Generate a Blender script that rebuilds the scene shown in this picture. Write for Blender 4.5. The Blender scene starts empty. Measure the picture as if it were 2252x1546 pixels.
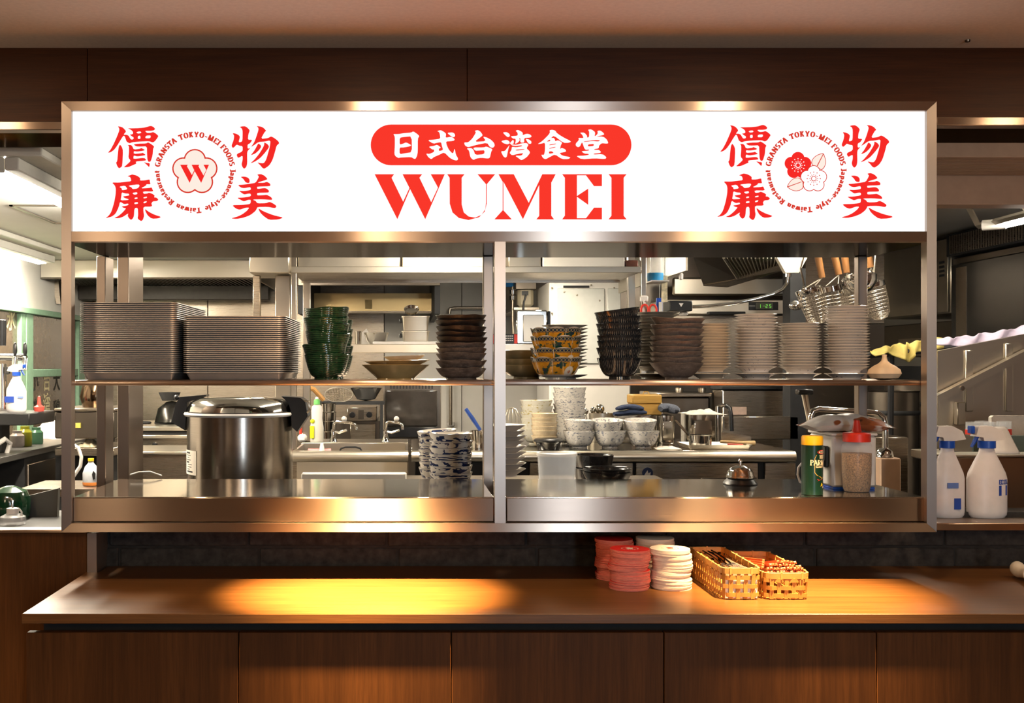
import bpy, bmesh, math, random
from math import pi, sin, cos, radians as rad, atan2, sqrt
from mathutils import Vector, Matrix
from mathutils.geometry import tessellate_polygon
random.seed(7)
SC = bpy.context.scene
COL = SC.collection
# ------------------------------------------------------------------ camera, view
F = 2360.0            # focal length in pixels of the 2252 x 1546 frame
VX, VY = 890.0, 805.0  # principal point (the photo is a shifted, cropped frame)
CZ = 1.45             # eye height
cam = bpy.data.cameras.new('camera'); camo = bpy.data.objects.new('camera', cam); COL.objects.link(camo)
cam.sensor_fit = 'HORIZONTAL'; cam.sensor_width = 36.0; cam.lens = F / 2252 * 36
cam.shift_x = (1126 - VX) / 2252; cam.shift_y = (VY - 773) / 2252
cam.clip_start = 0.05; cam.clip_end = 60
camo.location = (0, 0, CZ); camo.rotation_euler = (pi / 2, 0, 0)
SC.camera = camo
vs = SC.view_settings
vs.view_transform = 'Standard'; vs.look = 'None'; vs.gamma = 1.0; vs.use_curve_mapping = False
vs.exposure = 0.0
SC.cycles.use_denoising = True
SC.cycles.max_bounces = 10; SC.cycles.diffuse_bounces = 4; SC.cycles.glossy_bounces = 6
SC.cycles.transmission_bounces = 8; SC.cycles.transparent_max_bounces = 8
SC.cycles.sample_clamp_indirect = 4.0
SC.cycles.caustics_reflective = False; SC.cycles.caustics_refractive = False
wd = bpy.data.worlds.new('world'); SC.world = wd; wd.use_nodes = True
wd.node_tree.nodes['Background'].inputs[0].default_value = (0.9, 0.62, 0.42, 1)
wd.node_tree.nodes['Background'].inputs[1].default_value = 0.02

def lamp(kind, name, loc, energy, col, rot=(0, 0, 0), **kw):
    l = bpy.data.lights.new(name, kind); l.energy = energy; l.color = col
    for k, v in kw.items(): setattr(l, k, v)
    o = bpy.data.objects.new(name, l); COL.objects.link(o); o.location = loc; o.rotation_euler = rot
    return o
WARM = (1.0, 0.62, 0.26); NEUT = (1.0, 0.84, 0.62); COOL = (0.72, 0.86, 1.0)
# ceiling downlights just in front of the hatch (above the frame of the photo): a narrow beam and the glow of the lens
for i, (lx, e) in enumerate(((-1.36, 260), (-0.10, 3700), (0.99, 1700), (2.03, 260))):
    lamp('SPOT', 'downlight', (lx, 2.30, 2.325), e, WARM, (rad(15.5), 0, 0), spot_size=rad(30), spot_blend=1.0, shadow_soft_size=0.03)
    lamp('AREA', 'downlight_lens', (lx, 2.30, 2.328), 6.5, (1.0, 0.70, 0.42), (0, 0, 0), shape='DISK', size=0.11)
# fill lamps added behind the camera to light the fronts of the dishes
for lx, ly, e in ((-1.7, -0.4, 25), (-0.05, -0.7, 25), (1.75, -0.4, 28)):
    lamp('POINT', 'front_fill_lamp', (lx, ly, 1.95), e, (1.0, 0.74, 0.48), shadow_soft_size=0.14)
# cool light of the concourse through the entrance behind the camera
lamp('AREA', 'entrance_daylight', (1.36, -3.40, 1.35), 62, COOL, (rad(90), 0, 0), shape='RECTANGLE', size=0.30, size_y=2.0)
# kitchen fluorescents (their fixtures are built further down)
KZC = 2.12
TUBES = [(-1.27, 3.9, 1.15, 50), (-2.10, 5.6, 1.3, 40), (0.15, 4.05, 1.2, 30), (1.75, 4.35, 1.2, 5), (-.75, 5.6, 1.2, 14), (0.75, 5.6, 1.2, 14)]  # the tube over the cooking line is added to brighten the hood
for lx, ly, ln, e in TUBES:
    lamp('AREA', 'fluorescent_light', (lx, ly, KZC - 0.10), e, NEUT, (0, 0, 0), shape='RECTANGLE', size=0.10, size_y=ln)

# ------------------------------------------------------------------ pixel helpers
def X(px, Y): return (px - VX) * Y / F
def Z(py, Y): return CZ - (py - VY) * Y / F
def P(px, py, Y): return Vector((X(px, Y), Y, Z(py, Y)))
def S(n, Y): return n * Y / F

# ------------------------------------------------------------------ mesh builder
ORG = {}
class MB:
    def __init__(s): s.v = []; s.f = []; s.m = []; s.mi = 0
    def add(s, vs, fs):
        o = len(s.v); s.v += [tuple(p) for p in vs]
        for f in fs: s.f.append(tuple(i + o for i in f)); s.m.append(s.mi)
        return s
    def box(s, x0, y0, z0, x1, y1, z1, b=0.0):
        x0, x1 = min(x0, x1), max(x0, x1); y0, y1 = min(y0, y1), max(y0, y1); z0, z1 = min(z0, z1), max(z0, z1)
        if b <= 0:
            v = [(x, y, z) for x in (x0, x1) for y in (y0, y1) for z in (z0, z1)]
            return s.add(v, [(0, 1, 3, 2), (4, 6, 7, 5), (0, 4, 5, 1), (2, 3, 7, 6), (0, 2, 6, 4), (1, 5, 7, 3)])
        b = min(b, (x1 - x0) * .49, (y1 - y0) * .49, (z1 - z0) * .49)
        v = []; idx = {}
        for i, (x, sx) in enumerate(((x0, 1), (x1, -1))):
            for j, (y, sy) in enumerate(((y0, 1), (y1, -1))):
                for k, (z, sz) in enumerate(((z0, 1), (z1, -1))):
                    idx[i, j, k] = len(v)
                    v += [(x, y + sy * b, z + sz * b), (x + sx * b, y, z + sz * b), (x + sx * b, y + sy * b, z)]
        f = []
        for i in (0, 1): f.append([idx[i, j, k] for j, k in ((0, 0), (0, 1), (1, 1), (1, 0))])
        for j in (0, 1): f.append([idx[i, j, k] + 1 for i, k in ((0, 0), (0, 1), (1, 1), (1, 0))])
        for k in (0, 1): f.append([idx[i, j, k] + 2 for i, j in ((0, 0), (0, 1), (1, 1), (1, 0))])
        for j in (0, 1):
            for k in (0, 1): f.append([idx[0, j, k] + 1, idx[1, j, k] + 1, idx[1, j, k] + 2, idx[0, j, k] + 2])
        for i in (0, 1):
            for k in (0, 1): f.append([idx[i, 0, k], idx[i, 1, k], idx[i, 1, k] + 2, idx[i, 0, k] + 2])
        for i in (0, 1):
            for j in (0, 1): f.append([idx[i, j, 0], idx[i, j, 1], idx[i, j, 1] + 1, idx[i, j, 0] + 1])
        for q in idx.values(): f.append([q, q + 1, q + 2])
        return s.add(v, f)
    def pbox(s, x0, y0, x1, y1, Ya, Yb, b=0.0):
        "pixel rectangle on the plane Ya, pushed back to Yb"
        return s.box(X(x0, Ya), Ya, Z(y1, Ya), X(x1, Ya), Yb, Z(y0, Ya), b)
    def lathe(s, prof, n=32, c=(0, 0, 0), fn=None, sy=1.0):
        v = []; f = []; rows = []
        for r, z in prof:
            if r <= 1e-6: rows.append([len(v)]); v.append((c[0], c[1], c[2] + z)); continue
            row = []
            for i in range(n):
                a = 2 * pi * i / n; rr, zz = (r, z) if fn is None else fn(a, r, z)
                row.append(len(v)); v.append((c[0] + rr * cos(a), c[1] + rr * sin(a) * sy, c[2] + zz))
            rows.append(row)
        for a, b in zip(rows, rows[1:]):
            if len(a) == 1 and len(b) == 1: continue
            for i in range(n):
                j = (i + 1) % n
                if len(a) == 1: f.append((a[0], b[j], b[i]))
                elif len(b) == 1: f.append((a[i], a[j], b[0]))
                else: f.append((a[i], a[j], b[j], b[i]))
        return s.add(v, f)
    def tube(s, pts, r, n=8, closed=False, caps=True):
        pts = [Vector(p) for p in pts]; N = len(pts); rs = r if isinstance(r, (list, tuple)) else [r] * N
        v = []; f = []; up = None
        for i, p in enumerate(pts):
            a = pts[i - 1] if (i > 0 or closed) else p; b = pts[(i + 1) % N] if (i < N - 1 or closed) else p
            t = (b - a).normalized()
            if up is None:
                up = Vector((0, 0, 1)) if abs(t.z) < .9 else Vector((1, 0, 0))
            up = (up - t * up.dot(t)).normalized(); w = t.cross(up)
            for k in range(n):
                q = 2 * pi * k / n; v.append(p + up * cos(q) * rs[i] + w * sin(q) * rs[i])
        for i in range(N if closed else N - 1):
            for k in range(n):
                a, b = i * n + k, i * n + (k + 1) % n; c, d = ((i + 1) % N) * n + k, ((i + 1) % N) * n + (k + 1) % n
                f.append((a, b, d, c))
        if caps and not closed: f.append(tuple(range(n))[::-1]); f.append(tuple((N - 1) * n + k for k in range(n)))
        return s.add(v, f)
    def prism(s, poly, d0, d1, fn):
        "polygon (u,w) swept between two depths; fn(u,w,d) -> xyz"
        n = len(poly); v = [fn(u, w, d0) for u, w in poly] + [fn(u, w, d1) for u, w in poly]
        f = [tuple(range(n)), tuple(range(n, 2 * n))[::-1]] + [(i, (i + 1) % n, n + (i + 1) % n, n + i) for i in range(n)]
        return s.add(v, f)
    def ball(s, c, r, nu=14, nv=8, sc=(1, 1, 1)):
        prof = [(r * sin(pi * k / nv), -r * cos(pi * k / nv)) for k in range(nv + 1)]; prof[0] = (0, -r); prof[-1] = (0, r)
        t = MB(); t.lathe(prof, nu); return s.add([(c[0] + x * sc[0], c[1] + y * sc[1], c[2] + z * sc[2]) for x, y, z in t.v], t.f)
    def grid(s, fn, nu, nv):
        v = [fn(i / nu, j / nv) for j in range(nv + 1) for i in range(nu + 1)]
        f = [(j * (nu + 1) + i, j * (nu + 1) + i + 1, (j + 1) * (nu + 1) + i + 1, (j + 1) * (nu + 1) + i) for j in range(nv) for i in range(nu)]
        return s.add(v, f)
    def poly(s, pts, fn, holes=(), smooth=0):
        def ch(q):
            for _ in range(smooth):
                o = []
                for i, a in enumerate(q):
                    b = q[(i + 1) % len(q)]
                    o += [(a[0] * .8 + b[0] * .2, a[1] * .8 + b[1] * .2), (a[0] * .2 + b[0] * .8, a[1] * .2 + b[1] * .8)]
                q = o
            return q
        loops = [ch(list(pts))] + [ch(list(h)) for h in holes]
        flat = [p for l in loops for p in l]
        tri = tessellate_polygon([[Vector((p[0], p[1], 0)) for p in l] for l in loops])
        return s.add([fn(*p) for p in flat], [tuple(t) for t in tri])
    def xf(s, M):
        s.v = [tuple(M @ Vector(p)) for p in s.v]; return s
    def mesh(s, name, mats, smooth=True, ang=38, o=(0, 0, 0)):
        me = bpy.data.meshes.new(name)
        me.from_pydata([(x - o[0], y - o[1], z - o[2]) for x, y, z in s.v], [], s.f)
        mats = mats if isinstance(mats, (list, tuple)) else [mats]
        for m in mats: me.materials.append(m)
        if len(mats) > 1: me.polygons.foreach_set('material_index', s.m)
        bm = bmesh.new(); bm.from_mesh(me); bmesh.ops.recalc_face_normals(bm, faces=bm.faces); bm.to_mesh(me); bm.free()
        if smooth:
            me.polygons.foreach_set('use_smooth', [True] * len(me.polygons)); me.set_sharp_from_angle(angle=rad(ang))
        me.update(); return me
    def build(s, name, mats, parent=None, smooth=True, ang=38, local=False, o=None):
        "world-space points unless local; the origin goes to the parent's origin (or o, or the mesh centre)"
        if parent is not None: org = ORG[parent.name] if not local else (0, 0, 0)
        elif o is not None: org = o
        elif local: org = (0, 0, 0)
        else:
            xs, ys, zs = zip(*s.v); org = ((min(xs) + max(xs)) / 2, (min(ys) + max(ys)) / 2, min(zs))
        ob = bpy.data.objects.new(name, s.mesh(name, mats, smooth, ang, org)); COL.objects.link(ob)
        if parent is not None: ob.parent = parent
        else: ob.location = org
        ORG[ob.name] = org
        return ob
def tag(o, label, cat, group=None):
    o['label'] = label; o['category'] = cat
    if group: o['group'] = group
    return o
def struct(o): o['kind'] = 'structure'; return o
def thing(name, label, cat, loc=(0, 0, 0), group=None):
    o = bpy.data.objects.new(name, None); COL.objects.link(o); o.location = loc; o.empty_display_size = .02
    ORG[o.name] = tuple(loc); return tag(o, label, cat, group)
def setting(name, loc=(0, 0, 0)):
    o = bpy.data.objects.new(name, None); COL.objects.link(o); o.location = loc; ORG[o.name] = tuple(loc); return struct(o)
def place(name, me, loc, rot=(0, 0, 0), parent=None, sc=None):
    o = bpy.data.objects.new(name, me); COL.objects.link(o); o.location = loc; o.rotation_euler = rot
    if sc: o.scale = sc
    if parent is not None: o.parent = parent
    ORG[o.name] = tuple(loc); return o
def nth(i):
    return ['lowest', 'second', 'third', 'fourth', 'fifth', 'sixth', 'seventh', 'eighth', 'ninth', 'tenth', 'eleventh', 'twelfth', 'thirteenth', 'fourteenth', 'fifteenth', 'sixteenth', 'seventeenth', 'eighteenth', 'nineteenth', 'twentieth', 'twenty-first', 'twenty-second', 'twenty-third', 'twenty-fourth', 'twenty-fifth', 'twenty-sixth', 'twenty-seventh', 'twenty-eighth', 'twenty-ninth', 'thirtieth', 'thirty-first', 'thirty-second', 'thirty-third', 'thirty-fourth', 'thirty-fifth', 'thirty-sixth', 'thirty-seventh', 'thirty-eighth', 'thirty-ninth', 'fortieth'][i]
def rank(i, n):
    return 'topmost' if i == n - 1 else 'lowest' if i == 0 else nth(i) + ' from bottom'

# ------------------------------------------------------------------ materials
def newmat(name):
    m = bpy.data.materials.new(name); m.use_nodes = True; nt = m.node_tree
    return m, nt, nt.nodes['Principled BSDF']
def nd(nt, t, **kw):
    n = nt.nodes.new(t)
    for k, v in kw.items():
        if k.startswith('i_'):
            key = k[2:]; n.inputs[int(key) if key.isdigit() else key].default_value = v
        else: setattr(n, k, v)
    return n
def rgb(c): return (c[0], c[1], c[2], 1)
def hexc(h):
    q = [int(h[i:i + 2], 16) / 255 for i in (0, 2, 4)]
    return tuple(x / 12.92 if x <= .04045 else ((x + .055) / 1.055) ** 2.4 for x in q)
def coords(nt, scale=(1, 1, 1), kind='Object'):
    tc = nd(nt, 'ShaderNodeTexCoord'); mp = nd(nt, 'ShaderNodeMapping'); mp.inputs['Scale'].default_value = scale
    nt.links.new(tc.outputs[kind], mp.inputs[0]); return mp.outputs[0]
def ramp(nt, fac, stops, interp='LINEAR'):
    r = nd(nt, 'ShaderNodeValToRGB'); r.color_ramp.interpolation = interp
    e = r.color_ramp.elements
    while len(e) < len(stops): e.new(.5)
    for q, (p, c) in zip(e, stops): q.position = p; q.color = rgb(c) if len(c) == 3 else c
    nt.links.new(fac, r.inputs[0]); return r.outputs[0]
def noise(nt, vec, scale, detail=3, rough=.55):
    n = nd(nt, 'ShaderNodeTexNoise'); n.inputs['Scale'].default_value = scale; n.inputs['Detail'].default_value = detail
    n.inputs['Roughness'].default_value = rough; nt.links.new(vec, n.inputs['Vector']); return n.outputs[0]
def math_(nt, op, a, b=None, c=None):
    n = nd(nt, 'ShaderNodeMath', operation=op)
    for i, q in enumerate((a, b, c)):
        if q is None: continue
        if isinstance(q, (int, float)): n.inputs[i].default_value = q
        else: nt.links.new(q, n.inputs[i])
    return n.outputs[0]
def mixc(nt, fac, a, b):
    n = nd(nt, 'ShaderNodeMix', data_type='RGBA')
    for k, q in ((0, fac), (6, a), (7, b)):
        if isinstance(q, tuple): n.inputs[k].default_value = rgb(q)
        elif isinstance(q, (int, float)): n.inputs[k].default_value = q
        else: nt.links.new(q, n.inputs[k])
    return n.outputs[2]
def bump(nt, bs, h, strength=.2, dist=.002):
    b = nd(nt, 'ShaderNodeBump'); b.inputs['Strength'].default_value = strength; b.inputs['Distance'].default_value = dist
    nt.links.new(h, b.inputs['Height']); nt.links.new(b.outputs[0], bs.inputs['Normal'])
def plain(name, col, rough=.5, metal=0, var=.12, scale=30, bmp=0, spec=.5, stretch=(1, 1, 1), coat=0, trans=0, ior=1.45, sss=0, rvar=0):
    m, nt, bs = newmat(name)
    v = coords(nt, stretch); n = noise(nt, v, scale)
    a = tuple(c * (1 - var) for c in col); b = tuple(min(1, c * (1 + var)) for c in col)
    nt.links.new(ramp(nt, n, [(.3, a), (.7, b)]), bs.inputs['Base Color'])
    bs.inputs['Roughness'].default_value = rough; bs.inputs['Metallic'].default_value = metal
    bs.inputs['Specular IOR Level'].default_value = spec; bs.inputs['Coat Weight'].default_value = coat; bs.inputs['Coat Roughness'].default_value = .08
    bs.inputs['Transmission Weight'].default_value = trans; bs.inputs['IOR'].default_value = ior
    if sss: bs.inputs['Subsurface Weight'].default_value = sss; bs.inputs['Subsurface Radius'].default_value = (.01, .006, .004)
    if rvar:
        r = nd(nt, 'ShaderNodeMapRange', i_3=rough - rvar, i_4=rough + rvar); nt.links.new(n, r.inputs[0]); nt.links.new(r.outputs[0], bs.inputs['Roughness'])
    if bmp: bump(nt, bs, n, bmp)
    return m
def steel(name, col=(.56, .53, .49), rough=.26, aniso=0.0, tan=(0, 0, 1), brush=(2, 220, 220), bmp=.06, rv=.06):
    m, nt, bs = newmat(name)
    v = coords(nt, brush); n = noise(nt, v, 3.0, 4, .7); n2 = noise(nt, coords(nt), 3.0, 2)
    nt.links.new(ramp(nt, n2, [(.3, tuple(c * .9 for c in col)), (.7, tuple(min(1, c * 1.06) for c in col))]), bs.inputs['Base Color'])
    bs.inputs['Metallic'].default_value = 1
    r = nd(nt, 'ShaderNodeMapRange', i_3=rough - rv, i_4=rough + rv); nt.links.new(n, r.inputs[0]); nt.links.new(r.outputs[0], bs.inputs['Roughness'])
    if aniso:
        bs.inputs['Anisotropic'].default_value = aniso
        t = nd(nt, 'ShaderNodeCombineXYZ'); t.inputs[0].default_value, t.inputs[1].default_value, t.inputs[2].default_value = tan
        nt.links.new(t.outputs[0], bs.inputs['Tangent'])
    if bmp: bump(nt, bs, n, bmp, .001)
    return m
def wood(name, dark, light, grain='x', rough=.42, scale=1.0, spec=.4):
    m, nt, bs = newmat(name)
    k = {'x': (1.2, 26, 26), 'z': (26, 26, 1.2), 'y': (26, 1.2, 26)}[grain]
    v = coords(nt, tuple(q * scale for q in k)); n = noise(nt, v, 2.2, 6, .62)
    k2 = {'x': (6, 160, 160), 'z': (160, 160, 6), 'y': (160, 6, 160)}[grain]
    n2 = noise(nt, coords(nt, k2), 1.6, 3, .6); n3 = noise(nt, coords(nt, tuple(q * .12 for q in k)), 2, 3)
    c = ramp(nt, n, [(.25, dark), (.75, light)])
    c = mixc(nt, math_(nt, 'MULTIPLY', ramp(nt, n2, [(.42, (0, 0, 0)), (.7, (1, 1, 1))]), .35), c, tuple(q * .45 for q in dark))
    c = mixc(nt, math_(nt, 'MULTIPLY', ramp(nt, n3, [(.4, (0, 0, 0)), (.65, (1, 1, 1))]), .35), c, tuple(q * .6 for q in dark))
    nt.links.new(c, bs.inputs['Base Color']); bs.inputs['Roughness'].default_value = rough; bs.inputs['Specular IOR Level'].default_value = spec
    bump(nt, bs, n2, .12, .001); return m
def glow(name, col, strength):
    m, nt, bs = newmat(name); nt.nodes.remove(bs); e = nd(nt, 'ShaderNodeEmission'); e.inputs[1].default_value = strength
    n = noise(nt, coords(nt), 1.5, 1); a = tuple(c * .985 for c in col)
    nt.links.new(ramp(nt, n, [(.35, a), (.65, col)]), e.inputs[0]); nt.links.new(e.outputs[0], nt.nodes['Material Output'].inputs[0]); return m
M = {}
M['frame'] = steel('brushed_steel_frame', (.44, .345, .28), .285, 1.0, (0, 0, 1), (2, 300, 300), .012, .025)
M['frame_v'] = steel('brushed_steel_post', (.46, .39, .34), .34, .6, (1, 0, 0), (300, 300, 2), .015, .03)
M['frame_d'] = steel('shaded_steel_post', (.27, .22, .185), .32, .5, (1, 0, 0), (300, 300, 2), .015, .03)  # darker copy of the post steel, dark dining reflections put into its colour
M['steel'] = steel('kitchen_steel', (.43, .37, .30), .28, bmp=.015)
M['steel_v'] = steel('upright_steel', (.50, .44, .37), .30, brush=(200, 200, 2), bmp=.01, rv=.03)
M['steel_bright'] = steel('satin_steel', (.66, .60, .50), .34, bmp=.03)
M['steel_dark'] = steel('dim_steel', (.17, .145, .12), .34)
M['mirror'] = steel('polished_steel', (.66, .63, .58), .10, brush=(2, 90, 90), bmp=.02, rv=.04)
M['chrome'] = steel('chrome', (.80, .79, .77), .07, bmp=0, rv=.02)
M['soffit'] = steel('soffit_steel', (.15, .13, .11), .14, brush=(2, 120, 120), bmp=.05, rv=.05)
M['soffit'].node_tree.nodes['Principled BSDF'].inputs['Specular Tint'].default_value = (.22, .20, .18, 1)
M['tray'] = plain('tray_steel', (.40, .385, .37), .38, metal=.45, var=.05)
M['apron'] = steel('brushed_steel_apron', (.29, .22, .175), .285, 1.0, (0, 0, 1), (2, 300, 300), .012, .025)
M['wood_h'] = wood('walnut_horizontal', (.030, .0075, .0018), (.075, .022, .005), 'x', .45, 1.0, .15)
M['wood_top'] = wood('walnut_worktop', (.105, .042, .011), (.19, .080, .021), 'x', .36, .9)
M['wood_v'] = wood('walnut_vertical', (.055, .020, .0050), (.110, .041, .0105), 'z', .48, 1.0, .15)
M['black'] = plain('black_plastic', (.010, .010, .011), .32, var=.2)
M['blackm'] = plain('matt_black', (.012, .012, .013), .7, var=.2)
M['white'] = plain('white_plastic', (.72, .68, .64), .4, var=.04)
M['whitewall'] = plain('white_wall_panel', (.80, .76, .69), .45, var=.04, scale=6)
M['plaster'] = plain('beige_ceiling_plaster', (.82, .74, .65), .85, var=.05, scale=80, bmp=.08)
M['kceil'] = plain('kitchen_ceiling_board', (.82, .79, .72), .7, var=.03, scale=4)
M['blue'] = plain('blue_plastic', (.010, .07, .42), .35, var=.1)
M['red'] = plain('red_plastic', (.62, .035, .018), .38, var=.08)
M['green_frame'] = plain('sage_green_paint', (.20, .34, .23), .5, var=.1)
M['floor'] = plain('floor_stone', (.24, .17, .11), .6, var=.2, scale=12)
M['roomwall'] = wood('dining_wall_wood', (.16, .085, .045), (.27, .155, .085), 'z', .5)
# ================================================================== SETTING
YF = 2.83; YW = 2.98; YB = 3.08
FZ = .18                 # kitchen floor is raised
CEZ = Z(105, YW)         # dining ceiling height at the fascia
struct(MB().box(-4.2, -3.6, CEZ, 5.2, YW + .02, CEZ + .08).build('ceiling', M['plaster']))
struct(MB().box(-4.2, -3.6, -.08, 5.2, 3.3, 0).build('floor', M['floor']))
struct(MB().box(-4.2, -3.7, 0, 1.06, -3.6, CEZ).build('wall_back', M['roomwall']))
struct(MB().box(1.66, -3.7, 0, 5.2, -3.6, CEZ).build('wall_back_right', M['roomwall']))
struct(MB().box(-4.3, -3.6, 0, -4.2, 3.3, CEZ).build('wall_left', M['roomwall']))
struct(MB().box(5.2, -3.6, 0, 5.3, 3.3, CEZ).build('wall_right', M['roomwall']))
# dark wooden fascia above the hatch: boards with fine joints
wf = setting('wall_front', (0, YW, 1.9))
zl, zr = Z(269, YW), Z(259, YW)
for a, b, zb in ((-3.2, X(191.3, YW), zl), (X(192.3, YW), X(1027, YW), zl), (X(1027.8, YW), 4.6, zr)):
    MB().box(a, YW, zb, b, YW + .03, CEZ, .0012).build('panel', M['wood_h'], wf)
MB().box(-3.2, YW + .012, zl + .05, 4.6, YW + .2, CEZ - .001).build('backing', M['blackm'], wf)
ys_ = (CEZ - CZ) * F / (VY - 88)
tag(MB().lathe([(0, 0), (.006, .001), (.007, .006), (0, .006)], 16, (X(2128, ys_), ys_, CEZ - .0062)).build('ceiling_sensor', M['bulk0'] if 'bulk0' in M else M['steel_dark']), 'tiny round sensor on the beige ceiling at upper right', 'sensor')
# steel trims along the lower edge of the fascia and soffits of the side openings
struct(MB().box(-3.2, YW - .012, Z(288, YW), X(140, YW), YW + .03, zl, .002).build('trim_1', M['frame']))
struct(MB().box(X(2055, YW), YW - .012, Z(278, YW), 4.6, YW + .03, zr, .002).build('trim_2', M['frame']))
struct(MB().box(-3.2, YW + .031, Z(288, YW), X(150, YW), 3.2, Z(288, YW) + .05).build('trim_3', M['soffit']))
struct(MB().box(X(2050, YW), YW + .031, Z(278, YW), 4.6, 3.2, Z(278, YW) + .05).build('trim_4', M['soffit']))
# painted bulkhead with louvres over the right-hand opening
M['bulk'] = plain('beige_painted_steel', (.50, .33, .22), .5, var=.05)
bh = setting('trim_5', (2.5, 3.2, 2.0))
MB().box(X(2040, 3.2), 3.201, Z(346, 3.2), 4.6, 3.23, Z(315, 3.2) + .05, .002).build('fascia_board', M['bulk'], bh)
z2 = Z(346, 3.2)
for k in range(13):
    y0 = 3.235 + k * .0212
    MB().box(X(2040, 3.2), y0, z2 + .001, 4.6, y0 + .015, z2 + .016, .002).build('louvre', M['bulk'], bh)
MB().box(X(2040, 3.2), 3.235, z2 + .02, 4.6, 3.51, z2 + .04).build('duct', M['steel_dark'], bh)
MB().box(X(2030, 3.5), 3.512, Z(450, 3.512), 4.6, 3.60, z2 + .06, .002).build('drop_board', M['bulk'], bh)
# lower wall: wood panel at the left, concrete block wall under the hatch
wl = setting('wall_front_lower', (0, YW, .5))
MB().box(-3.2, YW, 0, X(191, YW), YW + .04, Z(1172, YW), .001).build('panel', M['wood_v'], wl)
MB().box(X(192, YW), YW - .004, 0, X(214, YW), YB + .02, Z(1172, YW), .001).build('end_post', M['frame_v'], wl)
M['block'] = plain('charcoal_concrete_block', (.040, .035, .031), .95, var=.45, scale=38, bmp=.9)
M['mortar'] = plain('dark_mortar', (.03, .027, .025), .95, var=.3)
bw = setting('wall_block', (0, YB, .9))
MB().box(X(200, YB), YB + .006, .2, 4.6, YB + .10, 1.03).build('mortar_bed', M['mortar'], bw)
hj = Z(1203, YB)
for (za, zb, off) in ((hj + .003, hj + .193, X(545, YB)), (hj - .193, hj - .003, X(875, YB))):
    x = off - .40 * 4
    while x < 4.5:
        a, b = max(x + .003, X(219, YB)), min(x + .397, 4.5)
        if b - a > .02: MB().box(a, YB + random.uniform(-.003, .002), max(za, .70), b, YB + .05, min(zb, Z(1150, YB)), .004).build('block', M['block'], bw)
        x += .40
# ledges of the side openings
struct(MB().box(-3.2, YW - .006, Z(1172, YW), X(192, YW), 3.02, Z(1164, YW), .002).build('trim_6', M['frame']))
struct(MB().box(-3.2, 3.021, .93, X(150, YW), 3.42, .990).build('trim_8', M['blackm']))
struct(MB().box(X(2040, YW), YW - .006, Z(1166, YW), 4.6, 3.34, Z(1150, YW), .002).build('trim_7', M['frame']))
# kitchen shell
KXL, KXR, KYB = -2.3, 3.35, 7.9
struct(MB().box(KXL, 3.25, KZC, KXR, KYB, KZC + .06).build('ceiling_kitchen', M['kceil']))
M['kfloor'] = plain('grey_kitchen_floor', (.16, .15, .14), .5)
struct(MB().box(KXL, 3.34, FZ - .06, KXR, KYB, FZ).build('floor_kitchen', M['kfloor']))
struct(MB().box(KXL - .06, 3.3, FZ, KXL, KYB, KZC).build('wall_kitchen_left', M['whitewall']))
struct(MB().box(KXR, 3.3, FZ, KXR + .06, KYB, KZC).build('wall_kitchen_right', M['whitewall']))
wk = setting('wall_kitchen_back', (0, KYB, FZ))
xs = [KXL, -1.45, -.15, .42, 1.35, KXR]
for i, (a, b) in enumerate(zip(xs, xs[1:])):
    MB().box(a + .002, KYB, FZ, b - .002, KYB + .05, KZC, .002).build('panel', [M['steel'], M['steel'], M['whitewall'], M['whitewall'], M['steel_bright']][i], wk)
MB().box(KXL, 7.2, KZC - .004, -1.0, 7.24, KZC - .001).build('ceiling_joint', M['blackm'], wk)
ch = thing('ceiling_hatch', 'square access hatch outlined in white kitchen ceiling beside the fluorescent lamps', 'access hatch', (-1.95, 5.1, KZC - .004))
ya, yb = .67 * F / (805 - 450), .67 * F / (805 - 489)
for q in ((X(20, ya), ya, X(150, ya), ya + .02), (X(20, ya), ya, X(20, ya) + .015, yb), (X(20, ya), yb, X(150, ya), yb + .02), (X(150, ya), ya, X(150, ya) + .015, yb)):
    MB().box(q[0], q[1], KZC - .006, q[2], q[3], KZC - .0005).build('trim_strip', M['steel'], ch)

# ================================================================== SERVING HATCH
hf = thing('serving_hatch', 'large brushed stainless steel serving hatch frame with shelf and two pass trays', 'serving hatch', (.5, YF, Z(1170, YF)))
def onF(u, w, d): return (X(u, YF), d, Z(w, YF))
D1 = YF + .032
O = (135, 223, 2060, 1170); I = (157, 243, 2038, 1151)
def member(name, poly, mat, d0=YF, d1=D1): return MB().prism(poly, d0, d1, onF).build(name, mat, hf)
member('rail', [(O[0], O[1]), (O[2], O[1]), (I[2], I[1]), (I[0], I[1])], M['frame'])
member('rail', [(O[0], O[3]), (O[2], O[3]), (I[2], I[3]), (I[0], I[3])], M['frame'])
member('post', [(O[0], O[1] + .3), (I[0] - .3, I[1]), (I[0] - .3, I[3]), (O[0], O[3] - .3)], M['frame_v'])
member('post', [(O[2], O[1] + .3), (I[2] + .3, I[1]), (I[2] + .3, I[3]), (O[2], O[3] - .3)], M['frame_v'])
member('rail', [(157, 509), (2038, 509), (2038, 531), (157, 531)], M['frame'])
member('mullion', [(1088, 531.3), (1112, 531.3), (1112, 1150.7), (1088, 1150.7)], M['frame_v'])
zs = Z(531, YF)
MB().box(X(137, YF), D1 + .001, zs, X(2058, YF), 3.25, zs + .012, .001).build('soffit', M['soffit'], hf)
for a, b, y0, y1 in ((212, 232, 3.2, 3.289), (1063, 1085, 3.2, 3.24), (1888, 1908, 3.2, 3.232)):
    MB().box(X(a, 3.2), y0, Z(1090, 3.2), X(b, 3.2), y1, zs - .0005, .002).build('upright', M['frame_d'], hf)
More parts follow.
